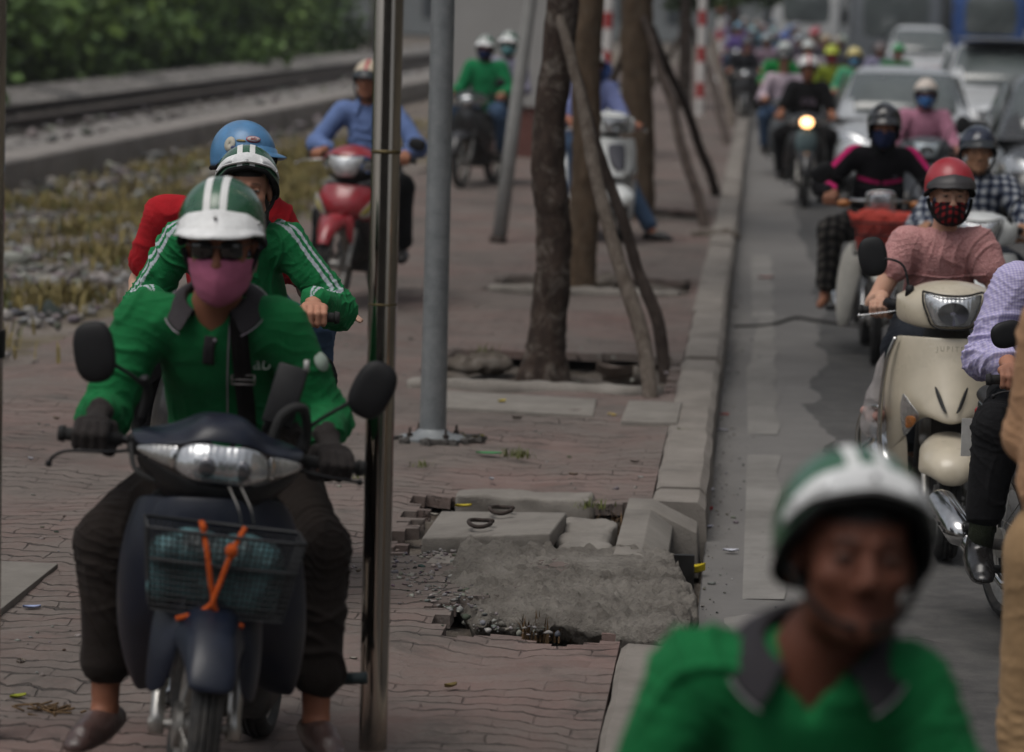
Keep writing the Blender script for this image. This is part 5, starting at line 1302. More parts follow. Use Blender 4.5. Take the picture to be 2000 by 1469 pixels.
# ------------------------------------------------------------------ the front motorbike and its rider
NAVY = M('navy_paint', (.003, .006, .016), .40, coat=.08, spec=.35, var=.3, vs=9, dust=.08, dustc=(.08, .07, .065))
def front_bike():
    Mx = BM(-1.315, 8.05, 0, 0, 0); root = empty('motorbike', Mx, 'dark navy motorbike at the very front with an orange tied wire basket', 'motorbike'); S = steer_fn(15)
    wheel(root, 'front_wheel', (0, 0, .285), .285, .080, S); forks(root, S, .092, (.20, .66), M('fork_tube', (.42, .41, .39), .3, .9, dust=.4))
    # mudguard: side cheeks over the forks and a raised middle that runs to a blunt tip
    fc = [[(0, .12, .625), (.05, .115, .62), (.085, .115, .60), (.118, .13, .56)], [(0, .03, .622), (.048, .03, .615), (.080, .04, .595), (.120, .06, .54)], [(0, -.10, .592), (.047, -.095, .585), (.062, -.08, .565), (.108, -.0, .51)],
          [(0, -.20, .535), (.047, -.195, .53), (.060, -.17, .515), (.085, -.07, .50)], [(0, -.25, .485), (.050, -.245, .48), (.060, -.225, .478), (.066, -.17, .48)], [(0, -.278, .440), (.052, -.270, .437), (.058, -.252, .442), (.060, -.22, .455)], [(0, -.278, .426), (.045, -.268, .424), (.055, -.252, .432), (.058, -.225, .448)]]
    patch(root, 'front_fender', fc, NAVY, S, th=.004)
    for s in (-1, 1):
        patch(root, 'fender_cheek', [[(s*.060, -.02, .63), (s*.105, .0, .60), (s*.132, .05, .57)], [(s*.062, -.075, .56), (s*.108, -.055, .53), (s*.138, .0, .50)], [(s*.075, -.085, .47), (s*.112, -.07, .44), (s*.138, -.02, .42)], [(s*.086, -.07, .385), (s*.114, -.06, .365), (s*.134, -.02, .36)]], NAVY, S, mirror=False, th=.004)
    headset(root, S, -.07); G = grips(root, S, .355, z=.885)
    wave_cowl(root, S, NAVY)
    nose(root, NAVY, wd=.115, top=.82, low=.44); shields(root, NAVY, top=.80, wd=1.02)
    patch(root, 'inner_panel', [[(0, .34, .84), (.12, .35, .83), (.19, .39, .78)], [(0, .37, .62), (.12, .38, .62), (.215, .41, .60)], [(0, .43, .40), (.12, .43, .38), (.2, .44, .34)]], BLACKP, th=.006)
    lever(root, S, [(-.20, .37, .88), (-.27, .345, .87), (-.36, .36, .86), (-.395, .375, .84), (-.405, .38, .82)])
    lever(root, S, [(.20, .37, .88), (.27, .36, .87), (.37, .40, .86)])
    mirror_part(root, S, (-.19, .42, .92), (-.19, .385, 1.03), (-.33, .36, 1.11), sz=(.052, .016, .076), rot=(-6, -10, 0), sq=2.7)
    mirror_part(root, S, (.205, .42, .92), (.235, .43, .985), (.37, .40, 1.095), sz=(.052, .016, .074), rot=(-6, 26, 0), sq=2.7)
    MB().tube(S(curve([(-.19, .41, .95), (-.185, .40, 1.02), (-.20, .38, 1.06)], 6)), .012, 8).obj('brake_hose', BLACKP, root)
    MB().tube(S(curve([(.13, .36, .93), (.15, .36, 1.01), (.20, .38, 1.03), (.225, .42, .96), (.215, .42, .92)], 6)), .013, 8).obj('control_cable', GRIPM, root)
    MB().tube(curve([(-.20, .30, .92), (-.17, .24, .86), (-.06, .20, .83), (.05, .22, .80)], 6), .007, 8).obj('throttle_cable', GRIPM, root)
    for dx in (0, .03): MB().tube(curve([(.07 + dx, .14, .845), (.10 + dx, .10, .80), (.105 + dx, .12, .76)], 5), .0022, 6).obj('wire', M('wire_grey', (.2, .19, .18), .5), root)
    wire_basket(root, S, (.01, .015, .665), .375, .17, .195, cell=.0135, taper=.84)
    rear_end(root, NAVY)
    for s in (-1, 1): MB().tube([(s*.29, .69, .275), (s*.355, .69, .28)], .016, 12).obj('peg_rubber', M('peg_teal', (.015, .03, .033), .6), root)
    # what lies in the basket, and the cord round it
    v = Vol(.006); v.box((.0, .015, .645), (.150, .066, .075), .04, roty(R(4))).ell((.06, .01, .705), (.08, .05, .04), None, .05).ell((-.07, .02, .70), (.06, .05, .045), None, .05)
    t = NT('teal_bag'); vv = t.coord('Object'); n = t.noise(vv, 9, 4, .6); t.col(t.mix(t.ramp(n, .42, .66), (.007, .016, .018), (.10, .24, .26))); t.set(Roughness=.45); t.bump(t.noise(vv, 30, 4, .6, 1.5), .5, .02)
    o = vol_obj('plastic_bag', v, t.m, None, wr=.012, wf=11, seed=5, post=lambda V: S(V)); o.matrix_world = Mx; tag(o, 'teal plastic bag stuffed inside the wire basket of the front motorbike', 'bag')
    ORG = cloth('orange_cord', (.42, .075, .015), weave=.5); mb = MB()
    y = -.088
    mb.tube(S(curve([(-.055, y + .03, .79), (-.035, y, .725), (-.018, y - .002, .655), (-.006, y + .004, .605), (-.035, y + .01, .575), (-.085, y + .015, .553)], 8)), .0068, 8)
    mb.tube(S(curve([(.050, y + .03, .785), (.026, y, .735), (.008, y - .002, .665), (-.004, y - .004, .605), (.022, y + .01, .57), (.075, y + .02, .55)], 8)), .0068, 8)
    mb.ball(S([(.022, y - .004, .732)])[0], (.016, .011, .018), 10); mb.ball(S([(-.048, y + .02, .775)])[0], (.009, .009, .014), 8)
    o = mb.obj('tie_cord', ORG, None); o.matrix_world = Mx; tag(o, 'orange cord knotted over the front of the wire basket', 'cord')
    # phone on the handlebar
    e = empty('phone', Mx, 'black phone standing in a holder on the handlebar of the front motorbike', 'phone')
    mb = MB(); ph = T(*S([(.155, .40, 1.055)])[0]) @ roty(R(14)) @ rotx(R(-14)); mb = MB().box((0, 0, 0), (.078, .012, .155)).xf(lambda V: np.array([tf(ph, p) for p in V])); mb.obj('case', BLACKP, e, True, bevel=.006)
    mb = MB().tube([tf(ph, (-.02, .01, -.06)), S([(.12, .41, .96)])[0]], .012, 8); mb.obj('stalk', BLACKP, e)
    mb = MB().box(tf(ph, (.03, 0, .085)), (.012, .014, .03)); mb.obj('clip', M('clip_clear', (.35, .35, .34), .3), e, True)
    SH = -.08
    P = dict(vox=.0042, cv=1.1, hip=(SH*.5, .98, .83), sh=(SH, .80, 1.175), shw=.178, head=(SH + .035, .70, 1.395), pitch=8, roll=-1, yaw=2, hs=1.09, slouch=.06, skin='8f5f49', bulk=1.06,
             hands={-1: dict(g=G[-1]['g'], u=G[-1]['u'], f=(.0, -1, -.25)), 1: dict(g=G[1]['g'], u=G[1]['u'], f=(.1, -1, -.35))}, hand=.98,
             epole={-1: (-.42, .45, -1), 1: (.45, .45, -1)}, feet={-1: (-.315, .62, .20), 1: (.235, .60, .20)}, toes={-1: (-.30, -1, -.10), 1: (.45, -1, -.10)}, kpole={-1: (-.55, -1, .4), 1: (.55, -1, .4)},
             shirt=GRN, trousers=BRWN, shoe=M('brown_perforated_shoe', (.060, .034, .030), .35, var=.3, vs=25, bump=.9, bs=75, coat=.15), gloves=cloth('knit_glove', (.030, .026, .025), weave=.6), cuff=.27, turnup=True, legw=.96, cuffback=.03,
             wr=.0062, wrt=.008, seed=3, helmet=dict(HS(), size=1.0, peak=.046, drop=30, band=.040), hlift=.022, mask=cloth('pink_mask', (.46, .14, .235), weave=.3), mtop=-.020, mbot=-.135, shades=True,
             collar=dict(mat=COLG, r=.080, h=.030, flare=.050, gap=34, tipd=.006, edge=COLE), cpitch=22, coff=(0, .004, -.002), vneck=True, slr=1.03)
    J = person(Mx, 'rider with pink face mask, green polo shirt and striped helmet on the front motorbike', P); bv = bvh_of(J['shirt']); rt = J['root']
    st = [(SH + .075, 1.245), (SH + .078, 1.20), (SH + .085, 1.10), (SH + .087, 1.0), (SH + .09, .90)]
    s1 = strip('bag_strap', rt, bv, st, .046, cloth('strap_black', (.012, .010, .010), weave=.4), .006, .003)
    f = front(bv, SH + .087, 1.035, .012)
    if f is not None:
        mb = MB(); w_, h_ = .030, .012; x, y, z = f
        for a, b in (((-1, 1), (1, 1)), ((1, 1), (1, -1)), ((1, -1), (-1, -1)), ((-1, -1), (-1, 1)), ((-1, 0), (1, 0))): mb.tube([(x + a[0]*w_, y - .003, z + a[1]*h_), (x + b[0]*w_, y - .003, z + b[1]*h_)], .0026, 6)
        mb.obj('buckle', M('buckle_grey', (.22, .20, .19), .4, .6), s1 or rt)
    strip('cord', rt, bv, [(SH + .06, 1.23), (SH + .052, 1.1), (SH + .042, .98), (SH + .037, .88)], .004, COLE, .006, .002)
    strip('placket', rt, bv, [(SH + .008, 1.15), (SH + .006, 1.13), (SH + .003, 1.11), (SH + .0, 1.075)], .030, COLG, .003, .002)
    f = front(bv, SH + .118, 1.075, .004)
    if f is not None: label_on(rt, 'chest_print', 'Grab', (SH + .105, f[1] - .003, 1.078), .052, WHITE_T, (PI/2 - .1, 0, .12))
    f = front(bv, SH + .02, 1.14, .006)
    if f is not None: MB().ball(f, .0055, 10).obj('button', COLE, rt)
    # round white patch on the sleeve
    E, Sh = J['E'][1], J['S'][1]; c = Sh*.52 + E*.48; mb = MB()
    from mathutils import Vector as Vc
    h = bv.ray_cast(Vc(c + np.array([.3, -.22, .18])), Vc(-np.array([.3, -.22, .18])).normalized())
    if h[0] is not None:
        q = h[1].to_track_quat('Z', 'Y').to_matrix().to_4x4(); mb = MB().lathe([(.001, .0), (.026, .0), (.026, .002), (.001, .003)], Matrix.Translation(h[0] + h[1]*.002) @ q, 24); mb.obj('sleeve_patch', M('patch_white', (.35, .42, .36), .9), rt)
    return root
front_bike()
# ------------------------------------------------------------------ second motorbike right behind, with its rider and passenger
def bike(Mx, label, paint, o={}):
    """ordinary underbone motorbike"""
    root = empty('motorbike', Mx, label, 'motorbike', o.get('group')); S = steer_fn(o.get('steer', 0)); lo = o.get('lo')
    wheel(root, 'front_wheel', (0, 0, .285), .285, .075, S, spoke=not lo, n=32 if lo else 56); forks(root, S, .088, sleeve=o.get('sleeve'))
    fender(root, (0, 0, .285), .285, o.get('fpaint', paint), S, wd=.072, flare=.02)
    headset(root, S); G = grips(root, S, .345)
    sh = o.get('shield', paint)
    if o.get('cowl', 'wave') == 'wave': wave_cowl(root, S, paint, o.get('lens'), o.get('sig'), o.get('lit'))
    elif o['cowl'] == 'round':
        C = [[(0, .12, .985), (.06, .13, .98), (.13, .19, .96), (.20, .29, .935)], [(0, .16, 1.02), (.06, .17, 1.015), (.13, .23, .985), (.20, .32, .95)], [(0, .30, 1.03), (.08, .31, 1.02), (.14, .33, .99), (.2, .37, .955)]]
        patch(root, 'handlebar_cowl', C, paint, S)
        C = [[(.09, .14, .97), (.14, .19, .955), (.20, .28, .935)], [(.10, .15, .92), (.15, .20, .915), (.205, .28, .91)], [(.09, .16, .86), (.13, .20, .87), (.19, .28, .885)]]
        for s in (-1, 1): patch(root, 'turn_signal', [[(s*a, b, c) for a, b, c in r] for r in C], o.get('sig', LENSC), S, mirror=False)
        MB().ball(S([(0, .155, .915)])[0], (.088, .055, .072) if not o.get('lit') else (.070, .05, .058), 24).obj('headlight', o.get('lit') or LENS, root)
        C = [[(0, .15, .85), (.07, .16, .85), (.14, .22, .86), (.2, .29, .88)], [(0, .2, .79), (.06, .2, .79), (.12, .25, .80), (.17, .33, .85)]]
        patch(root, 'lower_cowl', C, BLACKP, S)
    nose(root, o.get('npaint', paint), low=.44); shields(root, sh)
    if not lo:
        lever(root, S, [(-.20, .37, .945), (-.27, .345, .935), (-.36, .36, .925), (-.385, .37, .91)], CHROME if o.get('chrome') else None)
    for s in o.get('mirrors', (-1, 1)):
        mirror_part(root, S, (s*.19, .42, .97), (s*.20, .41, 1.06), (s*o.get('mx', .30), .40, o.get('mz', 1.12)), sz=(.058, .016, .045) if o.get('mflat') else (.05, .016, .066), rot=(-6, s*14, 0))
    if o.get('inner', True): patch(root, 'inner_panel', [[(0, .34, .84), (.12, .35, .83), (.19, .39, .78)], [(0, .37, .62), (.12, .38, .62), (.215, .41, .60)], [(0, .43, .40), (.12, .43, .38), (.2, .44, .34)]], BLACKP, th=.006)
    rear_end(root, paint, lo=lo)
    return root, G
def sit(G, **k):
    P = dict(vox=.008, hip=(0, .98, .83), sh=(0, .86, 1.26), head=(0, .82, 1.475), pitch=4, hands=hands(G), feet=SITF, shirt=BLK, trousers=DKJEAN, shoe=SHOEB)
    P.update(k); return P
BLUEH = M('blue_helmet', (.06, .19, .37), .42, coat=.3, var=.25, vs=9, dust=.2)
Mx = BM(-1.745, 10.9, 0, 0, 0)
r, G = bike(Mx, 'black motorbike carrying two people close behind the front one', M('black_paint', (.012, .012, .014), .3, coat=.4, dust=.2), dict(mirrors=(), steer=-3))
JKT = cloth('green_jacket', (.008, .16, .052), weave=.45, rough=.7, tint=True)
def jacket_paint(V, J):
    C = np.tile(np.array((.010, .165, .052)), (len(V), 1)); W_ = np.array((.42, .46, .50))
    for s in (-1, 1):
        d, t, o_, ax = on_arm(V, J, s); upv = nrm(np.array([0.0, -.55, 1.])); u = upv[None] - ax*(ax @ upv)[:, None]; u /= np.linalg.norm(u, axis=1)[:, None] + 1e-9
        w_ = np.cross(ax, u); lat_ = (o_*w_).sum(1); top = (o_*u).sum(1); r = np.linalg.norm(o_, axis=1) + 1e-9; arc = np.arctan2(lat_, top)*.06
        st = ((np.abs(np.abs(arc) - .012) < .0065) & (d < .12)); 
        ins = (V - J['sh']) @ (J['lat']*s); st &= ins > .055
        C[st] = W_
    return C
P = sit(G, vox=.005, cv=.9, hip=(-.02, .95, .84), sh=(-.03, .80, 1.18), shw=.185, head=(.02, .735, 1.37), pitch=2, yaw=8, skin='b08069', shirt=JKT, spaint=jacket_paint, wr=.009, seed=8, bulk=1.03, slr=1.04,
        epole={-1: (-.6, .4, -.9), 1: (.65, .4, -.8)}, hlift=.008, helmet=dict(HS(), size=.97, peak=.010, drop=-25, band=.040, hpitch=-15, vz=.012), hair=True, trousers=BLK,
        collar=dict(mat=cloth('navy_collar', (.02, .022, .03)), r=.07, h=.042, flare=.05, gap=18, tipd=.03), cpitch=20)
P['helmet']['visor'] = True
J = person(Mx, 'rider in a green jacket with white sleeve stripes, partly hidden behind the front rider', P)
RED = cloth('red_tshirt', (.36, .012, .018), weave=.3); NB = cloth('strap_navy', (.02, .02, .028))
P = dict(vox=.007, hip=(-.08, 1.36, .88), sh=(-.16, 1.30, 1.225), shw=.195, head=(-.07, 1.27, 1.435), pitch=2, yaw=38, roll=2, skin='c09a86', shirt=RED, sleeve='short', slen=.66, trousers=BLUEJ, shoe=SHOEB, wr=.006, seed=4, bulk=1.02,
         wrists={-1: (-.44, 1.16, .88), 1: (.30, 1.15, .93)}, feet={-1: (-.25, 1.04, .44), 1: (.25, 1.04, .44)}, hair=True,
         helmet=dict(dome=BLUEH, visor=True, vmat=BLUEH, size=.99, peak=.062, drop=14, band=.018))
J = person(Mx, 'passenger in a red T-shirt and a blue peaked helmet, looking aside', P)
H_ = J['H'];
def decal(parent, Hm, a, z, pr, mat, name, txt=None, tm=None, size=.016):
    rx, ry, rz = .112*.99, .136*.99, .124*.99; k = math.sqrt(max(0, 1 - (z/rz)**2)); p = np.array([math.sin(a)*rx*k, -math.cos(a)*ry*k + .012, z + .02]); n = nrm([math.sin(a)*k/rx, -math.cos(a)*k/ry, z/rz/rz*1.0])
    q = Vector(n).to_track_quat('Z', 'Y').to_matrix().to_4x4(); Mx_ = Hm @ Matrix.Translation(Vector(p + n*.002)) @ q
    rows = [[(pr[0]*r_*math.cos(b), pr[1]*r_*math.sin(b), .001 - .06*pr[0]*r_*r_) for b in np.linspace(0, 2*PI, 29)] for r_ in (.05, .5, 1.)]
    o = MB().grid(rows).xf(lambda V: np.array([tf(Mx_, v) for v in V])).obj(name, mat, parent); mods(o, solid=.002, off=0)
    if txt: l = label_on(parent, 'decal_lettering', txt, (0, 0, 0), size, tm); l.matrix_local = Mx_ @ Matrix.Translation((0, -.001, .003))
    return o
hel = [c for c in J['root'].children if c.name.startswith('helmet')][0]
decal(hel, H_, -.28, .062, (.026, .0125), M('decal_red', (.34, .03, .04), .5), 'oval_decal_border'); decal(hel, H_ @ Matrix.Translation((0, -.001, .001)), -.28, .062, (.023, .010), M('decal_pale', (.42, .36, .36), .5), 'oval_decal', 'AGI', M('decal_red', (.34, .03, .04), .5), .013)
decal(hel, H_, -1.05, .040, (.022, .027), M('decal_cream', (.38, .36, .30), .6), 'pale_decal'); decal(hel, H_ @ Matrix.Translation((0, -.001, .001)), -.92, .026, (.010, .009), M('decal_navy', (.03, .04, .11), .5), 'dark_decal')
decal(hel, H_, -.70, .055, (.018, .004), M('decal_gold', (.22, .17, .06), .6), 'script_decal')

# ------------------------------------------------------------------ red motorbike on the pavement, rider in a blue shirt
REDP = M('red_paint_bike', (.27, .012, .022), .32, coat=.5, var=.2, vs=8, dust=.28, dustc=(.28, .16, .15))
def red_bike():
    Mx = BM(-2.72, 22.2, 0, -8, 3); root = empty('motorbike', Mx, 'red motorbike with white and yellow side decals seen between stripes jacket and steel post', 'motorbike'); S = steer_fn(-4)
    root['label'] = 'red motorbike with yellow and white front decals, ridden beside the steel post'
    wheel(root, 'front_wheel', (0, 0, .285), .285, .078, S); forks(root, S, .088)
    fender(root, (0, 0, .285), .285, REDP, S, wd=.07, a0=-30, a1=62, flare=.015)
    for s in (-1, 1): patch(root, 'fender_cheek', [[(s*.07, .0, .62), (s*.12, .03, .60)], [(s*.075, -.07, .54), (s*.128, -.02, .50)], [(s*.10, -.04, .43), (s*.125, .0, .40)]], REDP, S, mirror=False)
    headset(root, S); G = grips(root, S, .345)
    top = [[(0, .12, .975), (.06, .13, .985), (.115, .165, .99), (.17, .225, .965), (.215, .30, .935)], [(0, .16, 1.03), (.07, .175, 1.025), (.125, .21, 1.01), (.18, .265, .98), (.22, .33, .95)], [(0, .26, 1.06), (.06, .265, 1.05), (.12, .29, 1.025), (.18, .33, .985), (.22, .37, .955)], [(0, .37, 1.04), (.06, .37, 1.035), (.12, .38, 1.01), (.18, .39, .975), (.22, .41, .95)]]
    patch(root, 'handlebar_cowl', top, REDP, S)
    L = [[(0, .105, .97), (.06, .115, .975), (.112, .155, .985), (.120, .165, .98)], [(0, .085, .93), (.055, .098, .93), (.098, .14, .935), (.106, .15, .935)], [(0, .09, .88), (.045, .10, .88), (.078, .13, .885), (.085, .14, .89)], [(0, .12, .845), (.035, .125, .845), (.055, .14, .85), (.06, .15, .855)]]
    patch(root, 'headlight', L, M('pale_lens', (.66, .68, .70), .15, .35, coat=.6, var=.35, vs=14), S, th=.006)
    for s in (-1, 1):
        patch(root, 'turn_signal', [[(s*.125, .175, .955), (s*.17, .22, .945), (s*.21, .29, .925)], [(s*.115, .16, .925), (s*.165, .21, .915), (s*.21, .28, .905)], [(s*.10, .15, .885), (s*.15, .20, .885), (s*.20, .28, .89)]], LENSC, S, mirror=False)
    patch(root, 'lower_cowl', [[(0, .12, .84), (.06, .15, .85), (.12, .19, .875), (.2, .28, .885)], [(0, .20, .80), (.06, .22, .80), (.12, .26, .82), (.18, .34, .85)]], BLACKP, S)
    N = [[(0, .14, .80), (.08, .15, .80), (.15, .20, .79), (.20, .27, .76)], [(0, .08, .73), (.08, .09, .73), (.17, .15, .71), (.225, .25, .69)], [(0, .05, .65), (.08, .06, .65), (.16, .13, .64), (.225, .26, .63)], [(0, .08, .58), (.07, .09, .58), (.13, .15, .58), (.20, .27, .57)], [(0, .12, .55), (.05, .13, .55), (.10, .18, .56), (.17, .28, .55)]]
    patch(root, 'front_cover', N, REDP, th=.005)
    WD = M('decal_white', (.5, .49, .46), .45, dust=.2); YD = M('decal_yellow', (.48, .40, .03), .45)
    for s in (-1, 1):
        d = [[(s*.225, .235, .735), (s*.228, .245, .72)], [(s*.17, .135, .705), (s*.232, .24, .67)], [(s*.125, .09, .64), (s*.222, .24, .625)], [(s*.10, .095, .585), (s*.15, .155, .58)]]
        o = patch(root, 'side_decal', [[(x, y - .010, z) for x, y, z in r_] for r_ in d], WD, mirror=False, th=.003)
        d = [[(s*.20, .165, .70), (s*.21, .18, .69)], [(s*.155, .10, .65), (s*.175, .125, .635)], [(s*.122, .085, .605), (s*.135, .105, .60)]]
        patch(o, 'yellow_stripe', [[(x, y - .022, z) for x, y, z in r_] for r_ in d], YD, mirror=False, th=.003)
    shields(root, M('dark_panel', (.025, .022, .024), .4, dust=.3))
    lever(root, S, [(-.20, .37, .945), (-.27, .345, .935), (-.37, .36, .925), (-.42, .37, .90)], CHROME)
    mirror_part(root, S, (.19, .42, .97), (.22, .41, 1.02), (.40, .40, 1.07), sz=(.06, .016, .042), rot=(-6, 10, 0))
    rear_end(root, REDP)
    P = sit(G, vox=.007, hip=(-.03, .98, .83), sh=(-.07, .86, 1.235), shw=.180, head=(-.075, .815, 1.46), pitch=2, skin='9a6a52', shirt=cloth('blue_shirt', (.135, .20, .40), weave=.4), trousers=BLK, wr=.008, seed=12, epole={-1: (-.8, .35, -.7), 1: (.8, .35, -.7)}, bulk=1.0,
            helmet=dict(dome=M('cream_helmet', (.55, .46, .34), .4, coat=.3, dust=.2), visor=True, vmat=M('smoke_visor', (.03, .035, .04), .3), peak=.035, drop=60, band=.03, size=.92, stripe=[(-.012, .012, M('decal_red', (.34, .03, .04), .5))]),
            collar=dict(mat=cloth('blue_shirt', (.135, .20, .40)), r=.066, h=.036, flare=.04, gap=30, tipd=.035), feet={-1: (-.30, .70, .11), 1: (.27, .70, .37)})
    person(Mx, 'rider in a light blue shirt and cream helmet on the red motorbike', P)
red_bike()
# ------------------------------------------------------------------ two riders in green far down the pavement
Mx = BM(-3.14, 36.6, 0, -12, 0)
r, G = bike(Mx, 'black motorbike with a pale headlight carrying two people down the pavement', M('black_paint', (.012, .012, .014), .3), dict(lo=True, mirrors=(1,), cowl='round', mflat=True))
person(Mx, 'rider with a dark blue mask, green jacket and white peaked helmet far down the pavement', sit(G, vox=.010, shirt=cloth('green_jacket2', (.012, .19, .07), weave=.4), trousers=BLUEJ, helmet=dict(HS(), size=.95, peak=.02, drop=0, band=.05), mask=cloth('navy_mask', (.012, .02, .07)), seed=21, bulk=1.1, slr=1.15))
person(Mx, 'passenger with a pale blue surgical mask and white helmet behind the green jacket', sit(G, vox=.010, hip=(.05, 1.36, .88), sh=(.11, 1.30, 1.30), head=(.13, 1.27, 1.52), hands={}, wrists={-1: (-.18, 1.0, 1.0), 1: (.26, 1.0, 1.0)}, feet={-1: (-.25, 1.04, .44), 1: (.25, 1.04, .44)}, shirt=cloth('lilac_shirt', (.28, .27, .36)), trousers=BLK, helmet=dict(HS(), size=.95, peak=.02, drop=0, band=.05), mask=cloth('mint_mask', (.16, .36, .38)), seed=22))
# ------------------------------------------------------------------ white scooters standing behind the trees
WHITEP = M('white_scooter_paint', (.66, .68, .67), .35, coat=.4, dust=.25); GREYP = M('grey_insert', (.06, .06, .075), .5)
Mx = BM(-1.17, 28.9, 0, 19, 0)
r, G = scooter(Mx, 'white scooter with a grey front panel stopped behind the two nearest trees', WHITEP, GREYP, dict(mirrors=(), low=True))
person(Mx, 'rider in a pale blue shirt with one foot down on the scooter behind the trees', sit(G, vox=.009, hip=(0, .95, .84), shirt=cloth('pale_blue_shirt', (.22, .26, .50)), trousers=BLUEJ, sleeve='short', slen=.95, feet={-1: (-.2, .55, .37), 1: (.43, .36, .09)}, toes={1: (1, -.6, 0)}, kpole={-1: (-.3, -1, .5), 1: (.4, -1, .5)}, skin='a87058', helmet=dict(dome=M('white_helmet', (.68, .68, .67), .4), visor=False), seed=31))
Mx = BM(-1.66, 38.2, 0, 16, 0)
r, G = scooter(Mx, 'second white scooter farther back, behind the third tree', WHITEP, None, dict(mirrors=(1,), lo=True))
person(Mx, 'rider in a dark blue shirt on the farther white scooter', sit(G, vox=.012, hip=(0, .95, .84), shirt=cloth('royal_shirt', (.022, .045, .14)), trousers=BLK, skin='a87058', mask=cloth('white_mask', (.35, .35, .38)), helmet=dict(dome=M('white_helmet', (.68, .68, .67), .4), visor=False, stripe=[(-.02, .02, M('decal_red', (.34, .03, .04), .5))]), seed=32))

# ------------------------------------------------------------------ beige scooter and the woman riding it
BEIGE = M('beige_paint', (.49, .435, .335), .30, coat=.45, var=.08, vs=5, dust=.20, dustc=(.22, .185, .14))
Mx = BM(.795, 13.72, ROAD, 1, 0)
r, G = scooter(Mx, 'beige scooter with a clear headlight and chrome side guards, waiting at the kerb lane', BEIGE, None, dict(guard=(-1, 1), mirrors=(-1,), mx=.315, mz=1.185))
label_on(r, 'badge_plate', 'J U P I T E R', (.004, .006, .842), .030, M('badge_chrome', (.28, .26, .2), .3, .8), (PI/2 - .25, 0, 0), sx=.85)
LACE = NT('pink_lace'); v = LACE.coord('Object'); vo = LACE.n('TexVoronoi'); vo.inputs['Scale'].default_value = 150; LACE.l(v, vo.inputs['Vector']); n = LACE.noise(v, 60, 4, .7)
LACE.col(LACE.mix(LACE.ramp(LACE.math('ADD', vo.outputs['Distance'], LACE.math('MULTIPLY', n, .6)), .45, .85), (.34, .13, .135), (.52, .27, .26))); LACE.set(Roughness=.9); LACE.bump(LACE.math('ADD', vo.outputs['Distance'], LACE.noise(v, 14, 4, .6, 1.)), .5, .01); LACE = LACE.m
REDH = M('red_helmet', (.33, .018, .03), .42, coat=.25, var=.1, dust=.15, dustc=(.3, .12, .12))
DKV = M('dark_visor_band', (.035, .032, .034), .5)
J = person(Mx, 'woman in a pink lace blouse, red helmet and red checked mask on the beige scooter', sit(G, vox=.005, cv=1., hip=(0, .96, .86), sh=(.0, .80, 1.205), shw=.150, head=(.02, .755, 1.425), pitch=6, yaw=6, hs=.95, skin='c39a84', shirt=LACE, sleeve='short', slen=.36, slr=1.08, wr=.007, seed=41, bulk=.92, hand=.92,
           epole={-1: (-.45, .4, -1), 1: (.45, .4, -1)}, trousers=DKJEAN, feet={-1: (-.14, .45, .37), 1: (.14, .45, .37)}, kpole={-1: (-.3, -1, .8), 1: (.3, -1, .8)},
           helmet=dict(dome=REDH, visor=True, vmat=DKV, size=.93, peak=.022, drop=55, band=.040), hlift=.01, mtop=-.026, mbot=-.135, mask=plaid('red_check_mask', (.24, .012, .015), (.03, .008, .010), (.006, .005, .006), .026)))
strip('yoke_seam', J['root'], bvh_of(J['shirt']), [(-.16, 1.085), (-.08, 1.075), (.02, 1.07), (.12, 1.08), (.18, 1.09)], .008, LACE, .004, .004)
# clear bag hanging inside the guard
t = NT('clear_plastic'); t.col((.62, .58, .57)); t.set(Roughness=.25, Alpha=.42); t.bump(t.noise(t.coord('Object'), 40, 4, .6, 2.), .8, .02); CLR = t.m
v = Vol(.008); v.cap((-.285, .30, .50), (-.275, .30, .62), .055, .045, .03).cap((-.275, .30, .62), (-.25, .28, .80), .045, .008, .02)
o = vol_obj('shopping_bag', v, CLR, None, wr=.008, wf=12, seed=44); o.matrix_world = Mx; tag(o, 'clear plastic bag hanging at the side of the beige scooter', 'bag')
v = Vol(.007)
for i in range(9): v.ell((-.285 + random.gauss(0, .016), .30 + random.gauss(0, .016), .515 + .05*random.random()), (.024, .024, .02), None, .008)
o2 = vol_obj('fruit', v, M('pinkish_fruit', (.36, .20, .17), .6, var=.3, vs=25), o)
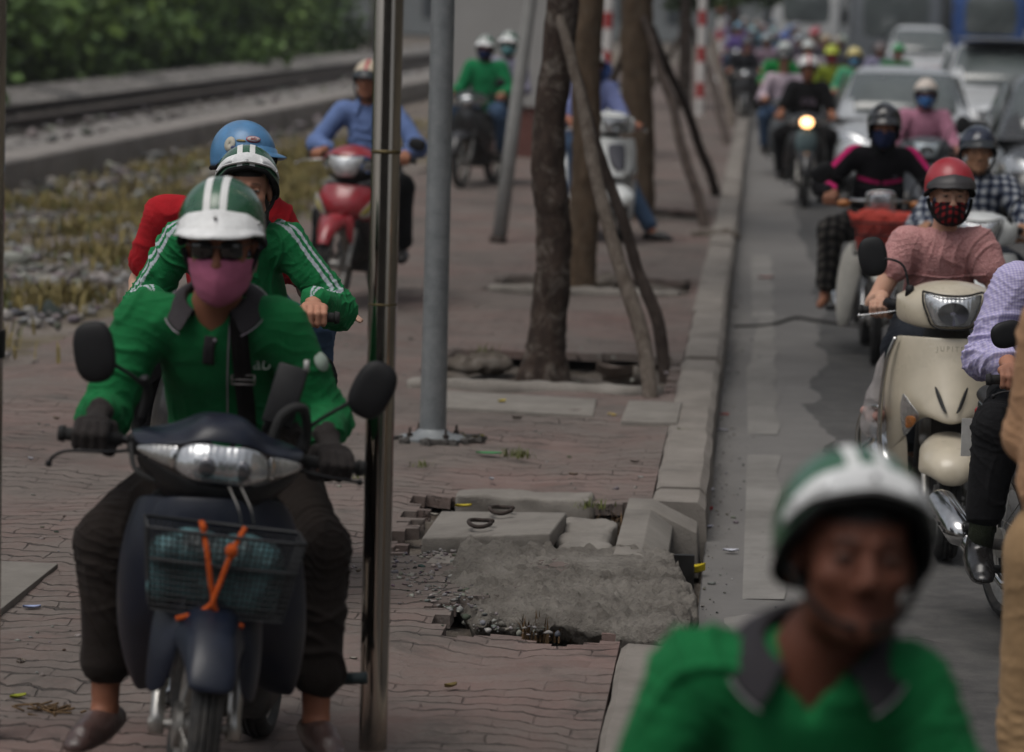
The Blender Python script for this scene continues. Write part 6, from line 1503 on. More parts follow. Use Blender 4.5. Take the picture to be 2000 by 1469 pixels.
# ------------------------------------------------------------------ motorbike with a red bag in its basket
IVORY = M('ivory_paint', (.60, .58, .52), .35, coat=.4, dust=.22)
def cub():
    Mx = BM(.76, 21.2, ROAD, 1, 1); root = empty('motorbike', Mx, 'motorbike with ivory leg shields and a square headlight, its basket stuffed with red', 'motorbike'); S = steer_fn(-3)
    wheel(root, 'front_wheel', (0, 0, .285), .285, .072, S); forks(root, S, .085, (.215, .70), CHROME)
    fender(root, (0, 0, .285), .285, IVORY, S, wd=.05, a0=-30, a1=38); headset(root, S, .02); G = grips(root, S, .36, z=.975)
    MB().tube(S([(-.19, .36, .985), (.19, .36, .985)]), .012, 10).obj('cross_bar', CHROME, root)
    hl = MB().box(S([(0, .20, .985)])[0], (.150, .09, .125)).obj('headlight', LENS, root, True, bevel=.022)
    fr = MB().tube(S(curve([(-.078, .150, 1.045), (0, .145, 1.055), (.078, .150, 1.045), (.086, .148, .985), (.078, .150, .925), (0, .148, .918), (-.078, .150, .925), (-.086, .148, .985), (-.078, .150, 1.045)], 5)), .009, 8).obj('headlight_rim', CHROME, hl)
    for s in (-1, 1):
        b = MB().ball(S([(s*.225, .34, .965)])[0], (.045, .03, .028), 16).obj('turn_signal', LENSO, root)
        mirror_part(root, S, (s*.19, .42, 1.0), (s*.22, .40, 1.10), (s*.36, .38, 1.15), sz=(.075, .018, .055), rot=(0, s*35, 0))
    rows = [[(.05, .215, .74), (.12, .22, .75), (.19, .29, .74)], [(.09, .20, .62), (.18, .23, .62), (.245, .32, .60)], [(.13, .24, .42), (.205, .27, .42), (.255, .34, .42)], [(.15, .30, .27), (.205, .32, .26), (.245, .36, .26)], [(.17, .36, .19), (.20, .37, .18), (.22, .38, .18)]]
    for s in (-1, 1): patch(root, 'leg_shield', [[(s*a, b, c) for a, b, c in r_] for r_ in rows], IVORY, mirror=False, th=.008)
    wire_basket(root, S, (0.0, .03, .775), .36, .24, .20, cell=.022, taper=.86); rear_end(root, IVORY)
    PINK = (.62, .025, .17); TR = cloth('track_top', (.009, .008, .010), tint=True)
    def tp(V, J):
        C = np.tile(np.array((.009, .008, .010)), (len(V), 1))
        for s in (-1, 1):
            d, t_, o_, ax = on_arm(V, J, s); upv = nrm(np.array([0., -.35, 1.])); u = upv[None] - ax*(ax @ upv)[:, None]; u /= np.linalg.norm(u, axis=1)[:, None] + 1e-9
            w_ = np.cross(ax, u); arc = np.arctan2((o_*w_).sum(1), (o_*u).sum(1)); st = (np.abs(arc) < .42) & (((V - J['sh']) @ (J['lat']*s)) > .07) & ((t_ < .85) | (t_ > 1.55)); C[st] = PINK
        f = (V[:, 1] < J['sh'][1]); x = V[:, 0] - J['sh'][0]; b = f & (np.abs(V[:, 2] - 1.075 - .25*np.abs(x)**1.2) < .012) & (np.abs(x) < .15) & (np.abs(x) > .008); C[b] = PINK
        b = f & (np.abs(V[:, 2] - 1.045) < .004) & (np.abs(x) < .15); C[b] = (.05, .05, .055); return C
    J = person(Mx, 'rider in a black track top with pink bands and black helmet', sit(G, vox=.007, sh=(.02, .84, 1.235), shw=.18, head=(.02, .79, 1.44), hs=.97, pitch=5, shirt=TR, spaint=tp, wr=.006, seed=51, trousers=plaid('check_trousers', (.012, .012, .012), (.03, .028, .026), (.10, .09, .08), .06), shoe=None, cuff=.2, skin='a07058', epole={-1: (-.8, .35, -.7), 1: (.8, .35, -.7)},
               helmet=dict(dome=M('black_helmet', (.012, .012, .014), .25, coat=.6), visor=True, vmat=M('black_helmet', (.012, .012, .014), .25), size=.98, peak=.03, drop=35, band=.03, full=True), mask=cloth('denim_mask', (.022, .032, .085), weave=.5), mtop=-.02, mbot=-.14, feet={-1: (-.30, .68, .36), 1: (.27, .70, .37)}, collar=dict(mat=BLK, r=.07, h=.06, flare=.01, gap=8, tipd=0)))
    bv = bvh_of(J['shirt']); f = front(bv, .10, 1.12, .004)
    if f is not None: label_on(J['root'], 'chest_logo', 'adidas', tuple(f), .018, M('logo_grey', (.2, .16, .22), .7))
    RP = NT('red_plastic'); v_ = RP.coord('Object'); RP.col((.80, .085, .055)); RP.set(Roughness=.4, Alpha=.92); RP.bump(RP.noise(v_, 22, 5, .65, 1.8), .9, .03)
    v = Vol(.008); v.box((0, .03, .785), (.15, .095, .10), .05).cap((-.13, -.01, .89), (.14, -.01, .89), .055, .055, .04).cap((0, -.02, .84), (0, -.02, .90), .06, .05, .03).cap((-.15, -.02, .88), (-.21, -.03, .93), .035, .006, .03).cap((.15, -.02, .88), (.215, -.03, .91), .035, .006, .03)
    o = vol_obj('plastic_bag', v, RP.m, None, wr=.014, wf=16, seed=52); o.matrix_world = Mx; tag(o, 'bright red plastic bag filling the wire basket of the ivory motorbike', 'bag')
cub()
# ------------------------------------------------------------------ man in a checked shirt on a white scooter
Mx = BM(1.20, 18.6, ROAD, 0, 0)
r, G = scooter(Mx, 'white scooter half hidden behind the woman with the red helmet', WHITEP, None, dict(mirrors=(1,)))
person(Mx, 'man with bare face in a navy and white checked shirt and dark blue helmet', sit(G, vox=.006, hip=(0, .96, .84), sh=(.01, .83, 1.20), shw=.185, head=(.02, .79, 1.405), hs=.97, pitch=3, yaw=4, skin='b08467', shirt=plaid('navy_check', (.014, .018, .038), (.10, .12, .17), (.50, .52, .54), .052), wr=.008, seed=61, trousers=DKJEAN, epole={-1: (-.6, .35, -.9), 1: (.6, .35, -.9)},
       feet={-1: (-.14, .45, .37), 1: (.14, .45, .37)}, helmet=dict(dome=M('navy_helmet', (.010, .018, .045), .22, coat=.7, dust=.1), visor=True, vmat=M('smoke_visor', (.03, .035, .04), .3), size=.95, peak=.026, drop=38, band=.028), collar=dict(mat=plaid('navy_check', (0, 0, 0), (0, 0, 0), (0, 0, 0), .05), r=.066, h=.036, flare=.04, gap=30, tipd=.035)))
# ------------------------------------------------------------------ rider with lit headlight, and the pink blouse behind the ivory motorbike
GLOW = NT('lit_headlight'); GLOW.b.inputs['Emission Color'].default_value = (1, .52, .20, 1); GLOW.b.inputs['Emission Strength'].default_value = 3.2; GLOW = GLOW.m
Mx = BM(.52, 37.4, ROAD, 1, 0)
r, G = bike(Mx, 'black motorbike with its round headlight shining warm yellow', M('black_paint', (.012, .012, .014), .3), dict(cowl='round', lit=GLOW, mirrors=(), lo=True, npaint=M('teal_grey', (.10, .15, .16), .4, dust=.2), sig=LENSC))
J = person(Mx, 'rider in a black printed T-shirt and white helmet with a red stripe, headlight on', sit(G, vox=.010, sh=(.02, .86, 1.27), head=(.02, .82, 1.49), skin='94644c', sleeve='short', slen=.8, shirt=BLK, trousers=BLK, seed=71, bulk=1.06, helmet=dict(dome=M('white_helmet', (.68, .68, .67), .4), visor=False, stripe=[(-.018, .018, M('decal_red', (.34, .03, .04), .5))])))
f = front(bvh_of(J['shirt']), .03, 1.12, .006)
if f is not None: label_on(J['root'], 'shirt_print', 'COJ', tuple(f), .09, M('logo_grey', (.2, .16, .22), .7))
Mx = BM(1.42, 29.3, ROAD, 0, 0)
r, G = scooter(Mx, 'dark grey scooter with a bright pale headlight behind the ivory motorbike', M('dark_grey_paint', (.06, .065, .075), .35, coat=.3), None, dict(mirrors=(-1, 1), lo=True, lens=M('bright_lens', (.62, .70, .75), .15, .3, coat=.6)))
PINKB = cloth('pink_blouse', (.42, .19, .27), weave=.4)
person(Mx, 'woman in a pink blouse, pale helmet and blue mask in front of the silver car', sit(G, vox=.009, hip=(0, .96, .84), sh=(.0, .84, 1.235), head=(.01, .80, 1.445), hs=.95, skin='b08070', shirt=PINKB, seed=75, trousers=DKJEAN, slr=1.12, mask=cloth('blue_mask', (.06, .16, .38)), feet={-1: (-.14, .45, .37), 1: (.14, .45, .37)}, helmet=dict(dome=M('pale_helmet', (.60, .53, .47), .4, dust=.2), visor=True, vmat=M('smoke_visor', (.03, .035, .04), .3), size=.92, peak=.02, drop=50, band=.02), collar=dict(mat=PINKB, r=.062, h=.03, flare=.03, gap=30, tipd=.03)))
# ------------------------------------------------------------------ motorbike at the right edge: lilac shirt
REDF = M('red_fairing', (.33, .018, .028), .35, coat=.4, dust=.15)
Mx = BM(1.275, 11.23, ROAD, 15, 0)
r, G = bike(Mx, 'black and red motorbike with a chrome exhaust at the right edge', M('black_paint', (.012, .012, .014), .3), dict(mirrors=(-1,), mx=.335, mz=1.115, mflat=True, shield=REDF, npaint=REDF))
label_on(r, 'fairing_lettering', 'JUPITER', (-.252, .30, .60), .062, M('white_decal', (.52, .52, .50), .5), (PI/2, PI/2, -.75))
# the shapely exhaust with its heat shield
hs_ = MB(); hs_.tube([(-.222, 1.06, .315), (-.232, 1.12, .335), (-.232, 1.36, .405), (-.225, 1.40, .42)], [.03, .052, .050, .03], 18); ho = hs_.obj('heat_shield', CHROME, r, True)
for k in (1.14, 1.2, 1.26, 1.32): MB().box((-.275, k, .315 + (k - 1.06)*.28), (.02, .022, .012)).obj('heat_slot', M('vent_black', (.006, .006, .006), .6), ho, False)
GING = plaid('lilac_gingham', (.30, .30, .52), (.42, .36, .58), (.56, .54, .68), .011, .5, .3)
J = person(Mx, 'rider in a lilac checked shirt and black shoes, cut by the right edge', sit(G, vox=.0055, sh=(.02, .84, 1.245), shw=.185, head=(.02, .80, 1.46), shirt=GING, trousers=BLK, wr=.011, seed=81, slr=1.08, bulk=1.0, skin='a87862', highshoe=True, shoe=M('black_leather', (.012, .011, .011), .28, coat=.2, bump=.25, bs=40), cuffback=.05, helmet=dict(dome=M('white_helmet', (.68, .68, .67), .4), visor=False), feet={-1: (-.33, .62, .36), 1: (.27, .70, .37)}, toes={-1: (-.2, -1, -.12), 1: (.3, -1, 0)}, cuff=.32))
an = J['A'][-1]; kn = J['K'][-1]; MB().tube([an + (0, 0, -.03), an + (kn - an)*.42], [.043, .050], 18).obj('sock', cloth('olive_sock', (.025, .03, .018), weave=.8), J['root'])
# ------------------------------------------------------------------ officer in tan at the right edge, seen from behind
TAN = cloth('tan_shirt', (.40, .235, .135), weave=.5, var=.12); TAN2 = cloth('tan_trousers', (.33, .215, .115), weave=.4)
Mx = BM(.80, 8.0, ROAD, 180, 0)
J = person(Mx, 'person in a tan uniform shirt, belt and tan trousers standing at the right edge', dict(vox=.006, hem=.15, hip=(0, 0, .95), sh=(0, .0, 1.47), shw=.112, head=(0, -.02, 1.68), shirt=TAN, trousers=TAN2, wr=.004, wrt=.004, seed=91, bulk=1.06, slr=1.0, skin='a87862', shoe=SHOEB, highshoe=True, wrists={-1: (-.08, -.34, 1.18), 1: (.08, -.33, 1.16)}, epole={-1: (-.15, -.2, -1), 1: (.15, -.2, -1)}, feet={-1: (-.10, 0, .09), 1: (.10, .02, .09)}, kpole={-1: (-.1, -1, 0), 1: (.1, -1, 0)}, hair=True, cuff=.08, legw=1.08, helmet=dict(dome=TAN, visor=True, vmat=TAN, size=1., peak=.05, drop=20, band=.02)))
MB().lathe([(.150, .955), (.156, .96), (.156, .995), (.150, 1.0)], Matrix.Scale(.90, 4, (0, 1, 0)), 40).obj('belt', M('belt_black', (.02, .018, .02), .45, bump=.2), J['root'], True, sharp=30)
# ------------------------------------------------------------------ rider passing close to the camera
Mx = BM(.10, 4.22, ROAD, 0, 0)
r, G = bike(Mx, 'black motorbike under the blurred rider closest to the camera', M('black_paint', (.012, .012, .014), .3), dict(lo=True, mirrors=()))
person(Mx, 'blurred rider closest to the camera in a green polo shirt, bare face, striped helmet', sit(G, vox=.005, hip=(0, .98, .83), sh=(-.01, .84, 1.19), shw=.16, head=(.058, .79, 1.395), pitch=-6, yaw=11, roll=4, hs=1.07, skin='60392a', lips=False, eyew=(.05, .04, .035), shirt=GRN, trousers=DKJEAN, wr=.011, seed=95, bulk=.98, slr=1.0, epole={-1: (-.35, .45, -1), 1: (.35, .45, -1)}, hlift=.012, helmet=dict(HS(), size=1.03, peak=.010, drop=-25, band=.044, hpitch=-16, vz=.003), collar=dict(mat=cloth('dark_collar', (.030, .028, .032)), r=.080, h=.032, flare=.052, gap=34, tipd=.006, edge=COLE), cpitch=20, coff=(0, 0, .0), vneck=True))
# ================================================================== TREES, BUSHES, TRAFFIC
def leaf_mesh(name, clumps, n, size, seed, c0, c1, flat=.5):
    """a crown: many small leaf faces spread through overlapping clumps"""
    g = np.random.default_rng(seed); V = []; C = []
    w_ = np.array([c[3]*c[4]*c[5] for c in clumps])**.66; w_ /= w_.sum(); k = g.choice(len(clumps), n, p=w_); cl = np.array([c[:6] for c in clumps])[k]; tone = g.normal(0, .5, len(clumps))[k]
    d = g.normal(size=(n, 3)); d /= np.linalg.norm(d, axis=1)[:, None]; r = g.random(n)**.42
    p = cl[:, :3] + d*r[:, None]*cl[:, 3:6]*(1 + .25*g.normal(size=(n, 1)))
    a = nrm_rows(g.normal(size=(n, 3)) + [0, 0, -.2]); b = nrm_rows(np.cross(a, g.normal(size=(n, 3)))); s = size*g.uniform(.5, 1.4, (n, 1))
    q = np.stack([p - a*s, p - b*s*flat, p + a*s, p + b*s*flat], 1).reshape(-1, 3)
    Fc = np.arange(4*n).reshape(n, 4); t = np.clip(.5 + .3*tone + .25*g.normal(size=n), 0, 1)[:, None]; col = np.array(c0)*(1 - t) + np.array(c1)*t
    return q, Fc, np.repeat(col, 4, 0)
def nrm_rows(a): return a/(np.linalg.norm(a, axis=1)[:, None] + 1e-9)
LEAFM = NT('leaves'); LEAFM.col(LEAFM.n('Attribute', attribute_name='tint').outputs['Color']); LEAFM.set(Roughness=.55); LEAFM.b.inputs['Specular IOR Level'].default_value = .3; LEAFM = LEAFM.m
def mat_bark(name, a, b, pale, amt):
    t = NT(name); v = t.coord('Object'); m = t.n('Mapping'); m.inputs['Scale'].default_value = (1, 1, .35); t.l(v, m.inputs['Vector'])
    n1 = t.noise(m.outputs[0], 14, 7, .7); n2 = t.noise(v, 9, 6, .72, .5); n3 = t.noise(m.outputs[0], 60, 4, .7)
    col = t.mix(t.ramp(n1, .3, .7), a, b); col = t.mix(t.ramp(n2, .50, .68, 0, amt*.75), col, pale); t.col(col); t.set(Roughness=.95); t.b.inputs['Specular IOR Level'].default_value = .15
    t.bump(t.math('ADD', n1, t.math('MULTIPLY', n3, .5)), 1., .03); return t.m
BARK = mat_bark('bark', (.026, .019, .016), (.085, .060, .048), (.25, .22, .19), .9); BARK2 = mat_bark('bark_warm', (.06, .042, .028), (.15, .105, .07), (.20, .17, .13), .4)
STAKE = mat_bark('stake_wood', (.085, .066, .052), (.20, .17, .145), (.05, .038, .03), .7)
def trunk_mesh(path, rads, seed, n=22, knots=()):
    P = curve(path, 14); rr = np.interp(np.linspace(0, 1, len(P)), np.linspace(0, 1, len(rads)), rads)
    mb = MB().tube(P, rr, n); V = mb.V[0]; nr = len(P); ax = np.repeat(P, n, 0); o = V - ax
    k = 1 + .07*wav(V*[1, 1, .6], seed, 5, 3) + .05*wav(V, seed + 3, 14, 2)
    for z, a, s_ in knots:
        ang = np.arctan2(o[:, 1], o[:, 0]); k += s_*np.exp(-((V[:, 2] - z)/.035)**2 - ((np.angle(np.exp(1j*(ang - a))))/.35)**2)
    mb.V[0] = ax + o*k[:, None]; return mb
gl = np.random.default_rng(17)
def crown_clumps(z0, z1, r, n, seed):
    g = np.random.default_rng(seed); return [(g.normal(0, r*.55), g.normal(0, r*.55), g.uniform(z0, z1), r*g.uniform(.3, .55), r*g.uniform(.3, .55), r*g.uniform(.2, .4)) for _ in range(n)]
CROWN = leaf_mesh('crown', crown_clumps(4.6, 7.0, 1.7, 14, 5), 2600, .13, 6, (.012, .030, .008), (.055, .10, .022))
crown_me = None
def tree(px, py, Y, path, rads, lab, mat, seed, knots=(), low=False):
    global crown_me
    b = at(px, py, 0) if Y is None else Vector((px, Y, 0)); root = empty('street_tree', T(b.x, b.y, -.08), lab, 'tree', 'street trees along the pavement')
    o = trunk_mesh(path, rads, seed, knots=knots).obj('trunk', mat, root)
    top = np.array(path[-1]); mb = MB()
    for i in range(4):
        a = i*1.57 + seed; mb.tube(curve([top - [0, 0, .25 + .15*i], top + [.35*math.cos(a), .35*math.sin(a), .5], top + [.9*math.cos(a), .9*math.sin(a), 1.5 + .2*i]], 5), [.05]*5 + [.03]*5 + [.015], 8)
    mb.obj('limb', mat, root)
    if low:
        q, Fc, cc = leaf_mesh('crown', crown_clumps(2.1, 4.2, 1.5, 12, seed), 1800, .12, seed, (.015, .035, .008), (.07, .12, .025)); c = obj('crown', q, Fc, LEAFM, root, False); tint(c, cc)
    else:
        if crown_me is None: c = obj('crown', CROWN[0], CROWN[1], LEAFM, root, False); tint(c, CROWN[2]); crown_me = c.data
        else: c = bpy.data.objects.new('crown', crown_me); COL.objects.link(c); c.parent = root
        c.rotation_euler.z = seed
    return root
tree(1068, 722, None, [(-.02, 0, 0), (0, 0, .25), (.02, 0, .8), (-.03, 0, 1.3), (.03, .05, 2.1), (.06, 0, 3.2), (.05, 0, 4.4)], [.150, .104, .096, .092, .088, .078, .06], 'nearest street tree, dark mottled trunk standing in a broken pit', BARK, 3, ((1.0, -1.2, .25), (1.5, -2.2, .3), (.55, -1.7, .2)))
tree(1133, 566, None, [(0, 0, 0), (0, 0, .3), (.02, 0, 1.0), (.0, 0, 1.8), (.05, 0, 3.2), (.02, 0, 4.4)], [.125, .105, .10, .105, .085, .06], 'second street tree with a smoother warm brown trunk just behind the nearest', BARK2, 5, ((.9, -1.5, .25), (1.9, -1.8, .35)))
tree(-1.16, None, 33.0, [(.04, 0, 0), (.03, 0, .5), (.0, 0, 1.2), (-.03, 0, 2.0), (.03, 0, 3.2), (.0, 0, 4.4)], [.16, .15, .15, .155, .11, .07], 'third street tree, thick trunk braced by three stakes', BARK2, 7)
tree(-1.45, None, 66.0, [(0, 0, 0), (.02, 0, 1.), (0, 0, 2.2), (.05, 0, 3.4)], [.15, .13, .12, .08], 'fourth street tree beside the red and white pole', BARK, 9, low=True)
tree(-.75, None, 92.0, [(0, 0, 0), (.02, 0, 1.), (0, 0, 2.2), (.05, 0, 3.4)], [.15, .13, .12, .08], 'farthest street tree with low green leaves near the kerb', BARK, 11, low=True)
def stake(p0, p1, r, lab, seed, mat=None):
    p0, p1 = Vector(p0), Vector(p1); d = p1 - p0; g = random.Random(seed); pts = [(0, 0, -.1)] + [tuple(d*t + Vector((g.gauss(0, .014), g.gauss(0, .014), 0))) for t in (.15, .3, .45, .6, .75, .9)] + [tuple(d*1.04)]
    o = trunk_mesh(pts, [r*1.15, r*1.1, r, r*.95, r*.8], seed, 12).obj('tree_stake', mat or STAKE, None); o.location = p0; tag(o, lab, 'stake', 'wooden stakes propping the trees'); return o
DST = mat_bark('stake_dark', (.045, .034, .030), (.11, .085, .072), (.12, .10, .085), .4)
stake(at(1276, 778, 0), atY(1098, 52, 18.85), .036, 'nearest wooden stake, pale and split, propping the dark mottled trunk', 1)
stake(at(1301, 718, 0), atY(1112, 95, 19.2), .032, 'darker wooden stake just behind the pale split one', 2, DST)
stake(at(1381, 444, 0), atY(1262, 50, 32.8), .042, 'long dark wooden stake reaching the kerb from the thick trunk', 3, DST)
stake(at(1404, 380, 0), atY(1280, 70, 33.2), .045, 'reddish wooden stake behind the long dark one', 4, DST)
stake((-2.0, 34.2, 0), atY(1243, 45, 33.0), .040, 'pale stake on the left of the thick trunk', 5)
stake(at(1432, 250, 0), atY(1392, 70, 60.), .06, 'distant grey stake leaning by the kerb', 6)
stake(at(1424, 285, 0), atY(1385, 150, 55), .05, 'short dark stake beyond the reddish one near the kerb', 7, DST)
stake((-2.3, 66.5, 0), atY(1340, 55, 66.), .05, 'far stake on the left of the fourth tree', 8)
stake((-.7, 65.6, 0), atY(1350, 50, 66.), .05, 'far stake on the right of the fourth tree', 9, DST)
# bark and soil scraps in the pits
for (px, py, sx, lab, sd) in ((925, 712, .22, 'dark clod of soil in the nearest tree pit', 1), (1215, 735, .12, 'dark broken bark by the foot of the nearest stake', 2), (1395, 462, .22, 'dark clod at the kerb by the long stake', 3), (1170, 552, .18, 'dark rubble lump in the second tree pit', 4)):
    v = Vol(.014); v.ell((0, 0, 0), (sx, .09, .05), None, .03).ell((sx*.5, .02, .01), (sx*.4, .08, .045), None, .03)
    o = vol_obj('soil_clod', v, SOIL, None, wr=.02, wf=12, seed=sd); o.location = at(px, py, -.0); tag(o, lab, 'clod')
# bushes beyond the railway
BM_ = []
for i in range(5):
    g = np.random.default_rng(40 + i); cl = [(g.normal(0, 1.3), g.normal(0, .8), g.uniform(.4, 3.6), g.uniform(.5, 1.1), g.uniform(.5, 1.), g.uniform(.4, .9)) for _ in range(20)]
    q, Fc, cc = leaf_mesh('bush', cl, 4200, .13, 50 + i, (.034, .066, .020), [(.17, .29, .07), (.22, .34, .08), (.13, .22, .06), (.25, .38, .09), (.15, .25, .08)][i]); BM_.append((q, Fc, cc))
bush_me = [None]*5; g = random.Random(4)
def bush(x, y, i, s, lab, grp):
    root = empty('bush', T(x, y, 0) @ rotz(g.uniform(0, 6.28)) @ Matrix.Scale(s, 4), lab, 'bush', grp)
    if bush_me[i] is None: c = obj('foliage', BM_[i][0], BM_[i][1], LEAFM, root, False); tint(c, BM_[i][2]); bush_me[i] = c.data
    else: c = bpy.data.objects.new('foliage', bush_me[i]); COL.objects.link(c); c.parent = root
    mb = MB()
    for k in range(4): a = k*1.6; mb.tube([(.1*math.cos(a), .1*math.sin(a), -.2), (.6*math.cos(a), .5*math.sin(a), 2.2)], [.06, .02], 6)
    mb.obj('stem', BARK, root)
for k in range(26):
    s = -14 + k*2.9; q = rp(s, 6.9 + g.uniform(-.25, .5), 0); bush(q[0], q[1], g.randrange(5), g.uniform(.85, 1.15), 'dense green bush in the front row beyond the railway', 'bushes beyond the railway')
for k in range(18):
    s = -10 + k*4.6; q = rp(s, 10. + g.uniform(-.4, .8), 0); bush(q[0], q[1], g.randrange(5), g.uniform(1.3, 1.7), 'tall green bush in the rear row beyond the railway', 'taller bushes behind')
# low growth and stones at the foot of the bushes, a strip of scrub
# grey kiosk and brick base at the end of the pavement's left side
e = empty('kiosk', T(-3.15, 43.6, 0), 'plain grey cabin wall on a red brick base beside the railway', 'cabin')
MB().box((0, 1.4, .3), (1.5, 2.6, .7)).obj('brick_base', mat_concrete('brick_red', (.12, .055, .048), (.19, .085, .07), 3.), e, False, bevel=.01)
MB().box((0, 1.4, 1.75), (1.6, 2.7, 2.2)).obj('wall', mat_concrete('cabin_grey', (.30, .295, .285), (.36, .355, .345), .6, pits=.08), e, False, bevel=.01)
MB().box((0, 1.4, 2.9), (1.9, 3.0, .1)).obj('roof', CONB, e, False, bevel=.01)
# iron trellis between the far trees, bench-like rails
# ------------------------------------------------------------------ vehicles
GLASS = M('vehicle_glass', (.085, .10, .10), .06, spec=.9, var=.25, vs=1.5, dust=.25, dustc=(.20, .21, .20)); PLATE = M('plate_white', (.6, .6, .58), .5, dust=.3)
GRILLE = M('grille_black', (.015, .015, .016), .5); 
def car(x, y, lab, paint, w=1.74, h=1.47, L=4.3, nose_=1.0, kind='hatch', yaw=0, plate=True, hood=None, glass=None, lights=None):
    root = empty('car', BM(x, y, ROAD, yaw), lab, 'car'); hw = w/2; bh = h*.60
    secs = [(0.0, .26, bh*.62, hw*.80), (.06, .20, bh*.72, hw*.90), (.30, .18, bh*.84, hw*.97), (nose_, .18, bh*.985, hw), (nose_ + .4, .18, bh, hw), (L*.75, .18, bh*1.02, hw), (L - .25, .2, bh*1.0, hw*.96), (L, .3, bh*.9, hw*.85)]
    rows = [[(0, yy, zt), (ww*.55, yy, zt - .004), (ww*.88, yy, zt - .035), (ww, yy, zt*.72), (ww*.985, yy, zb + .12), (ww*.93, yy, zb), (0, yy, zb)] for yy, zb, zt, ww in secs]
    b = MB().grid(rows, mirror=True).obj('body', paint, root); mods(b, sub=2)
    # cabin: pillars and roof, glass set into it
    ys_ = [(nose_ - .05, bh - .02, hw*.90), (nose_ + .72, h*.955, hw*.70), (nose_ + 1.05, h, hw*.66), (L*.66, h*.995, hw*.66), (L*.82, h*.93, hw*.66), (L*.97, bh, hw*.82)]
    rows = [[(0, yy, zt), (ww*.8, yy, zt - .008), (ww, yy, zt - .05*(1 if i > 0 else .2)), (min(hw*.93, ww + .10), yy, (zt*.5 + bh*.5)), (hw*.955, yy, bh - .06)] for i, (yy, zt, ww) in enumerate(ys_)]
    c = MB().grid(rows, mirror=True).obj('cabin', paint, root); mods(c, sub=1)
    a, d = np.array((nose_ - .02, bh + .015)), np.array((nose_ + .70, h*.945)); n = np.array((-(d - a)[1], (d - a)[0])); n = n/np.linalg.norm(n)*.022
    rows = []
    for t in (0.03, .35, .7, .97):
        p = a + (d - a)*t + n; ww = hw*(.86 - .19*t); rows.append([(xx*ww, p[0] + .10*xx*xx*(1 - .3*t), p[1] - .012*xx*xx) for xx in np.linspace(-1, 1, 9)])
    g_ = MB().grid(rows).obj('windscreen', glass or GLASS, root); mods(g_, solid=.006, off=0)
    for s in (-1, 1):
        q = [[(s*(hw*.93), nose_ + .45, bh + .01), (s*(hw*.955), L*.5, bh + .01), (s*hw*.94, L*.80, bh + .02)], [(s*hw*.79, nose_ + .95, h*.90), (s*hw*.77, L*.5, h*.93), (s*hw*.77, L*.72, h*.90)]]
        MB().grid(q).obj('side_window', GLASS, root, solid=.006)
        wv = Vol(.02); wv.cap((s*(hw + .06), nose_ + .42, bh + .07), (s*(hw + .17), nose_ + .42, bh + .08), .07, .075, .03, (0, 0, 1), .6); vol_obj('side_mirror', wv, paint if kind != 'suv' else BLACKP, root)
        hl = [[(s*hw*.50, .10, bh*.70), (s*hw*.72, .16, bh*.80), (s*hw*.90, .36, bh*.86)], [(s*hw*.52, .05, bh*.60), (s*hw*.78, .13, bh*.66), (s*hw*.955, .36, bh*.74)], [(s*hw*.60, .04, bh*.54), (s*hw*.82, .14, bh*.56), (s*hw*.96, .34, bh*.64)]]
        patch(root, 'headlight', [[(x_, y_ - .035, z_ + .015) for x_, y_, z_ in r_] for r_ in hl], lights or LENS, mirror=False, th=.02, sub=1)
        for yy in (.78, L - .80): wheel(root, 'wheel', (s*(hw - .10), yy, .31), .31, .20, spoke=False, n=28)
        MB().ball((s*hw*.68, .01, bh*.30), (.06, .03, .05), 12).obj('fog_lamp', LENS, root)
    patch(root, 'grille', [[(0, -.025, bh*.60), (hw*.42, .0, bh*.60)], [(0, -.035, bh*.50), (hw*.40, -.008, bh*.50)]], GRILLE, th=.02, sub=1)
    patch(root, 'lower_grille', [[(0, -.02, bh*.36), (hw*.52, .005, bh*.36)], [(0, -.01, bh*.22), (hw*.48, .015, bh*.23)]], GRILLE, th=.02, sub=1)
    MB().box((0, -.045, bh*.43), (.47, .012, .11)).obj('number_plate', PLATE, root, False)
    MB().tube([(-hw*.4, -.03, bh*.56), (hw*.4, -.03, bh*.56)], .012, 8).obj('chrome_strip', CHROME, root)
    for s in (-.35, .25): MB().tube([(s*hw, nose_ + .02, bh + .04), (s*hw + .35, nose_ + .30, bh + .21)], .008, 6).obj('wiper', BLACKP, root)
    return root
SILVER = M('silver_car_paint', (.42, .44, .46), .32, .2, coat=.5, dust=.15); WHITEC = M('white_car_paint', (.46, .475, .49), .35, coat=.5, dust=.15); BLACKC = M('black_car_paint', (.020, .022, .024), .25, coat=.6, dust=.2); DGREY = M('dark_roof_paint', (.06, .065, .07), .3, coat=.5)
car(1.72, 40.2, 'pale silver hatchback with a clear windscreen behind the rider in pink', SILVER)
r = car(3.55, 49.5, 'large pale car with a dark roof beside the silver hatchback', WHITEC, w=1.9, h=1.72, L=4.8, nose_=1.25)
MB().box((0, 2.6, 1.735), (1.2, 1.9, .03)).obj('dark_roof', DGREY, r, True, bevel=.012)
car(3.20, 33.5, 'black car at the right edge in front of the large pale car', BLACKC, kind='suv', w=1.8, h=1.55)
r = car(3.75, 81., 'white van with red lettering on its bonnet behind the silver hatchback', WHITEC, w=1.75, h=1.75, L=4.2, nose_=.7)
label_on(r, 'bonnet_lettering', 'VINASUN', (0, -.06, .74), .26, M('letter_red', (.36, .02, .03), .5), (PI/2, 0, 0), sx=.8)
